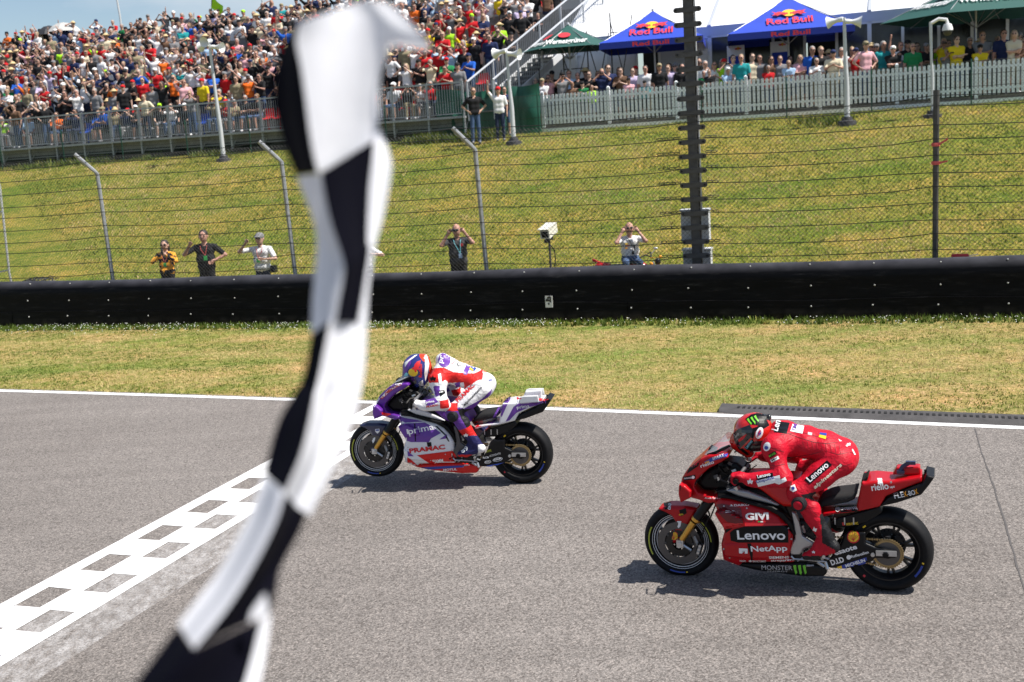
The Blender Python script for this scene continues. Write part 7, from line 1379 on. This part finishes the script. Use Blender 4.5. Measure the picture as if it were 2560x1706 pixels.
# remote camera on its tripod
dc = PEO_D - .3; sc_, zc_ = at_d(1372, 585, dc); cm_ = empty('remote_camera', W(sc_, dc, 0), 0, 'white boxed camera on a black tripod behind the barrier', 'camera'); M_CW = mat('camera_cream', (.72, .70, .62), .45)
ax = (lambda f: (np.cross(f, Z) / np.linalg.norm(np.cross(f, Z)), f, np.cross(np.cross(f, Z) / np.linalg.norm(np.cross(f, Z)), f)))(np.array([-.42, -.88, -.22]) / np.linalg.norm([-.42, -.88, -.22]))
c = np.array(W(sc_, dc, zc_ + .06)); q = MB(); q.box(c, (.19, .42, .19), 0, ax); kids(cm_, 'housing', MB().add(np.array(q.v) - np.array(cm_.location), q.f), M_CW, False)
q = MB(); q.box(c + ax[2] * .105 + ax[1] * .03, (.215, .50, .014), 0, ax); kids(cm_, 'sunshade', MB().add(np.array(q.v) - np.array(cm_.location), q.f), M_CW, False)
q = MB(); q.box(c + ax[1] * .212 - ax[2] * .01, (.13, .012, .12), 0, ax); kids(cm_, 'lens_window', MB().add(np.array(q.v) - np.array(cm_.location), q.f), M_BLK, False)
q = MB(); q.box((0, 0, zc_ - .08), (.16, .14, .07)); q.box((-.05, 0, zc_ - .14), (.10, .10, .06)); kids(cm_, 'pan_head', q, M_ACC, False); q = MB(); q.tube([(0, 0, zc_ - .1), (0, 0, .55)], .022, 8); kids(cm_, 'column', q, M_GALVD)
for a in (0, 2.1, 4.2): q = MB(); q.tube([(0, 0, .60), (.32 * math.cos(a), .32 * math.sin(a), .0)], .018, 7); kids(cm_, 'leg', q, M_GALVD)
q = MB(); q.tube([(.02, 0, zc_ - .22), (.09, 0, zc_ - .32), (.10, 0, zc_ - .50), (.06, 0, zc_ - .80)], .012, 6); kids(cm_, 'cable', q, M_ACC)
# =================================================================== chequered flag held from the pit wall, close to the camera
def m_flag(name, col):
    b = NB(name); n = b.noise(900, 2); b.link(b.mix(1.0, col, b.ramp(n, [(0.3, (.9, .9, .9)), (0.7, (1.06, 1.06, 1.06))]), 'MULTIPLY'), b.b.inputs['Base Color']); b.b.inputs['Roughness'].default_value = .8; b.b.inputs['Specular IOR Level'].default_value = .2 if col[0] > .5 else .06
    tr = b.n('ShaderNodeBsdfTranslucent', Color=(*[min(1, c * .9) for c in col], 1)); mx_ = b.n('ShaderNodeMixShader', Fac=.30 if col[0] > .5 else .0); out = [x for x in b.nt.nodes if x.type == 'OUTPUT_MATERIAL'][0]
    b.link(b.b.outputs[0], mx_.inputs[1]); b.link(tr.outputs[0], mx_.inputs[2]); b.link(mx_.outputs[0], out.inputs['Surface']); b.bump(b.noise(9, 2, dist=.6), .12, .02); return b.m
MFW = m_flag('flag_white', (.84, .85, .90)); MFB = m_flag('flag_black', (.0022, .0022, .006))
FD = .93
SEC = [  # (colours of the three strips, stations of four edge points with their nearness)
 ('BWW', [[(733, 66), (748, 56), (905, 0), (975, 6)], [(708, 110), (740, 100), (940, 55), (1076, 118)], [(690, 175), (752, 165), (945, 120), (988, 116)], [(683, 230), (763, 238), (938, 190), (966, 145)], [(689, 285), (771, 305), (928, 265), (949, 205)], [(711, 365), (781, 372), (915, 330), (947, 290)], [(740, 440), (795, 432), (898, 402), (936, 352)]]),
 ('WBW', [[(742, 443), (802, 433), (936, 350), (946, 318)], [(765, 500), (812, 490), (929, 420), (974, 385)], [(784, 552), (828, 560), (923, 480), (977, 437)], [(792, 610), (857, 648), (919, 598), (957, 545)], [(786, 690), (859, 690), (924, 622), (937, 615)], [(780, 760), (848, 750), (912, 708), (922, 715)], [(778, 848), (838, 808), (896, 806), (916, 816)]]),
 ('BWW', [[(779, 836), (826, 800), (880, 796), (917, 808)], [(759, 940), (797, 950), (856, 940), (911, 920)], [(735, 985), (787, 990), (835, 985), (893, 1016)], [(696, 1054), (775, 1052), (820, 1060), (872, 1070)], [(668, 1150), (752, 1140), (800, 1150), (845, 1140)], [(661, 1184), (712, 1232), (742, 1268), (776, 1290)]]),
 ('WBB', [[(661, 1188), (712, 1232), (742, 1268), (766, 1288)], [(615, 1304), (690, 1304), (720, 1330), (745, 1338)], [(548, 1425), (640, 1405), (680, 1420), (702, 1420)], [(500, 1490), (571, 1517), (655, 1480), (692, 1470)], [(446, 1560), (485, 1622), (640, 1548), (677, 1532)]]),
 ('BBW', [[(443, 1566), (485, 1624), (654, 1548), (677, 1538)], [(337, 1710), (420, 1720), (613, 1706), (648, 1706)], [(240, 1850), (330, 1870), (545, 1880), (585, 1890)]])]
fq = MB(); NEAR = (-.012, .028, -.020, -.030)
def sm_t(x): return x * x * (3 - 2 * x)
def fpt(u, v, dep): r = ray(u, v); return _C + r * (dep / np.linalg.norm(r))
cuts = []
for si, (cols, st) in enumerate(SEC):
    P = np.array(st, float); n = len(P); nt = 7; rows = []
    for i in range(n - 1):
        for t in np.linspace(0, 1, nt, endpoint=(i == n - 2)):
            p0 = P[max(i - 1, 0)]; p1 = P[i]; p2 = P[i + 1]; p3 = P[min(i + 2, n - 1)]
            rows.append((.5 * ((2 * p1) + (-p0 + p2) * t + (2 * p0 - 5 * p1 + 4 * p2 - p3) * t * t + (-p0 + 3 * p1 - 3 * p2 + p3) * t ** 3), (si + (i + t) / (n - 1))))
    nc = 6
    V = []
    for row, g in rows:
        for c in range(3):
            for k in range(nc + (1 if c == 2 else 0)):
                x = k / nc; a = row[c] * (1 - x) + row[c + 1] * x; ph = (c + x); nr = NEAR[c] + (NEAR[c + 1] - NEAR[c]) * sm_t(x)
                V.append(fpt(a[0], a[1], FD + .07 * (1 - a[1] / 1706.0) + .03 * math.sin(g * 1.1) - nr * (1 + .3 * math.sin(g * 2.3)) - .0016 * math.sin(g * 7 + ph * 2.5)))
    w = 3 * nc + 1; mi = [0 if cols[min(j // nc, 2)] == 'W' else 1 for j in range(w - 1)]
    b0 = len(fq.v); fq.v.extend([tuple(v) for v in V])
    for i in range(len(rows) - 1):
        for j in range(w - 1): fq.f.append([b0 + i * w + j, b0 + i * w + j + 1, b0 + (i + 1) * w + j + 1, b0 + (i + 1) * w + j]); fq.m.append(mi[j])
# small white square showing through the lower fold
wp = MB(); pts = [fpt(u, v, FD - .035) for u, v in ((664, 1482), (672, 1535), (622, 1556), (628, 1530), (650, 1498))]; wp.add(pts, [(0, 1, 2, 3, 4)])
foot = np.array((-.55, 1.02, 1.12))
flag = empty('chequered_flag', tuple(foot), 0, 'large twisted black and white chequered flag blurred in the foreground', 'flag')
fq.build('cloth', [MFW, MFB], flag, True, True); wp.build('cloth_fold', [MFW], flag, False, True)
hold = fpt(300, 1890, FD + .0); q = MB(); q.tube([foot, foot + (hold - foot) * .9, hold - np.array([0, 0, .03])], .011, 8); q.build('pole', mat('flag_pole', (.45, .32, .18), .5), flag, True, True)
# pit wall below the frame, where the flag pole rests
pw = MB(); pw.box((0, .75, .56), (60, .75, 1.12), 0, (T, N, Z)); tag(pw.build('pit_wall', mat('pit_concrete', (.45, .44, .42), .8, var=.1)), kind='structure')
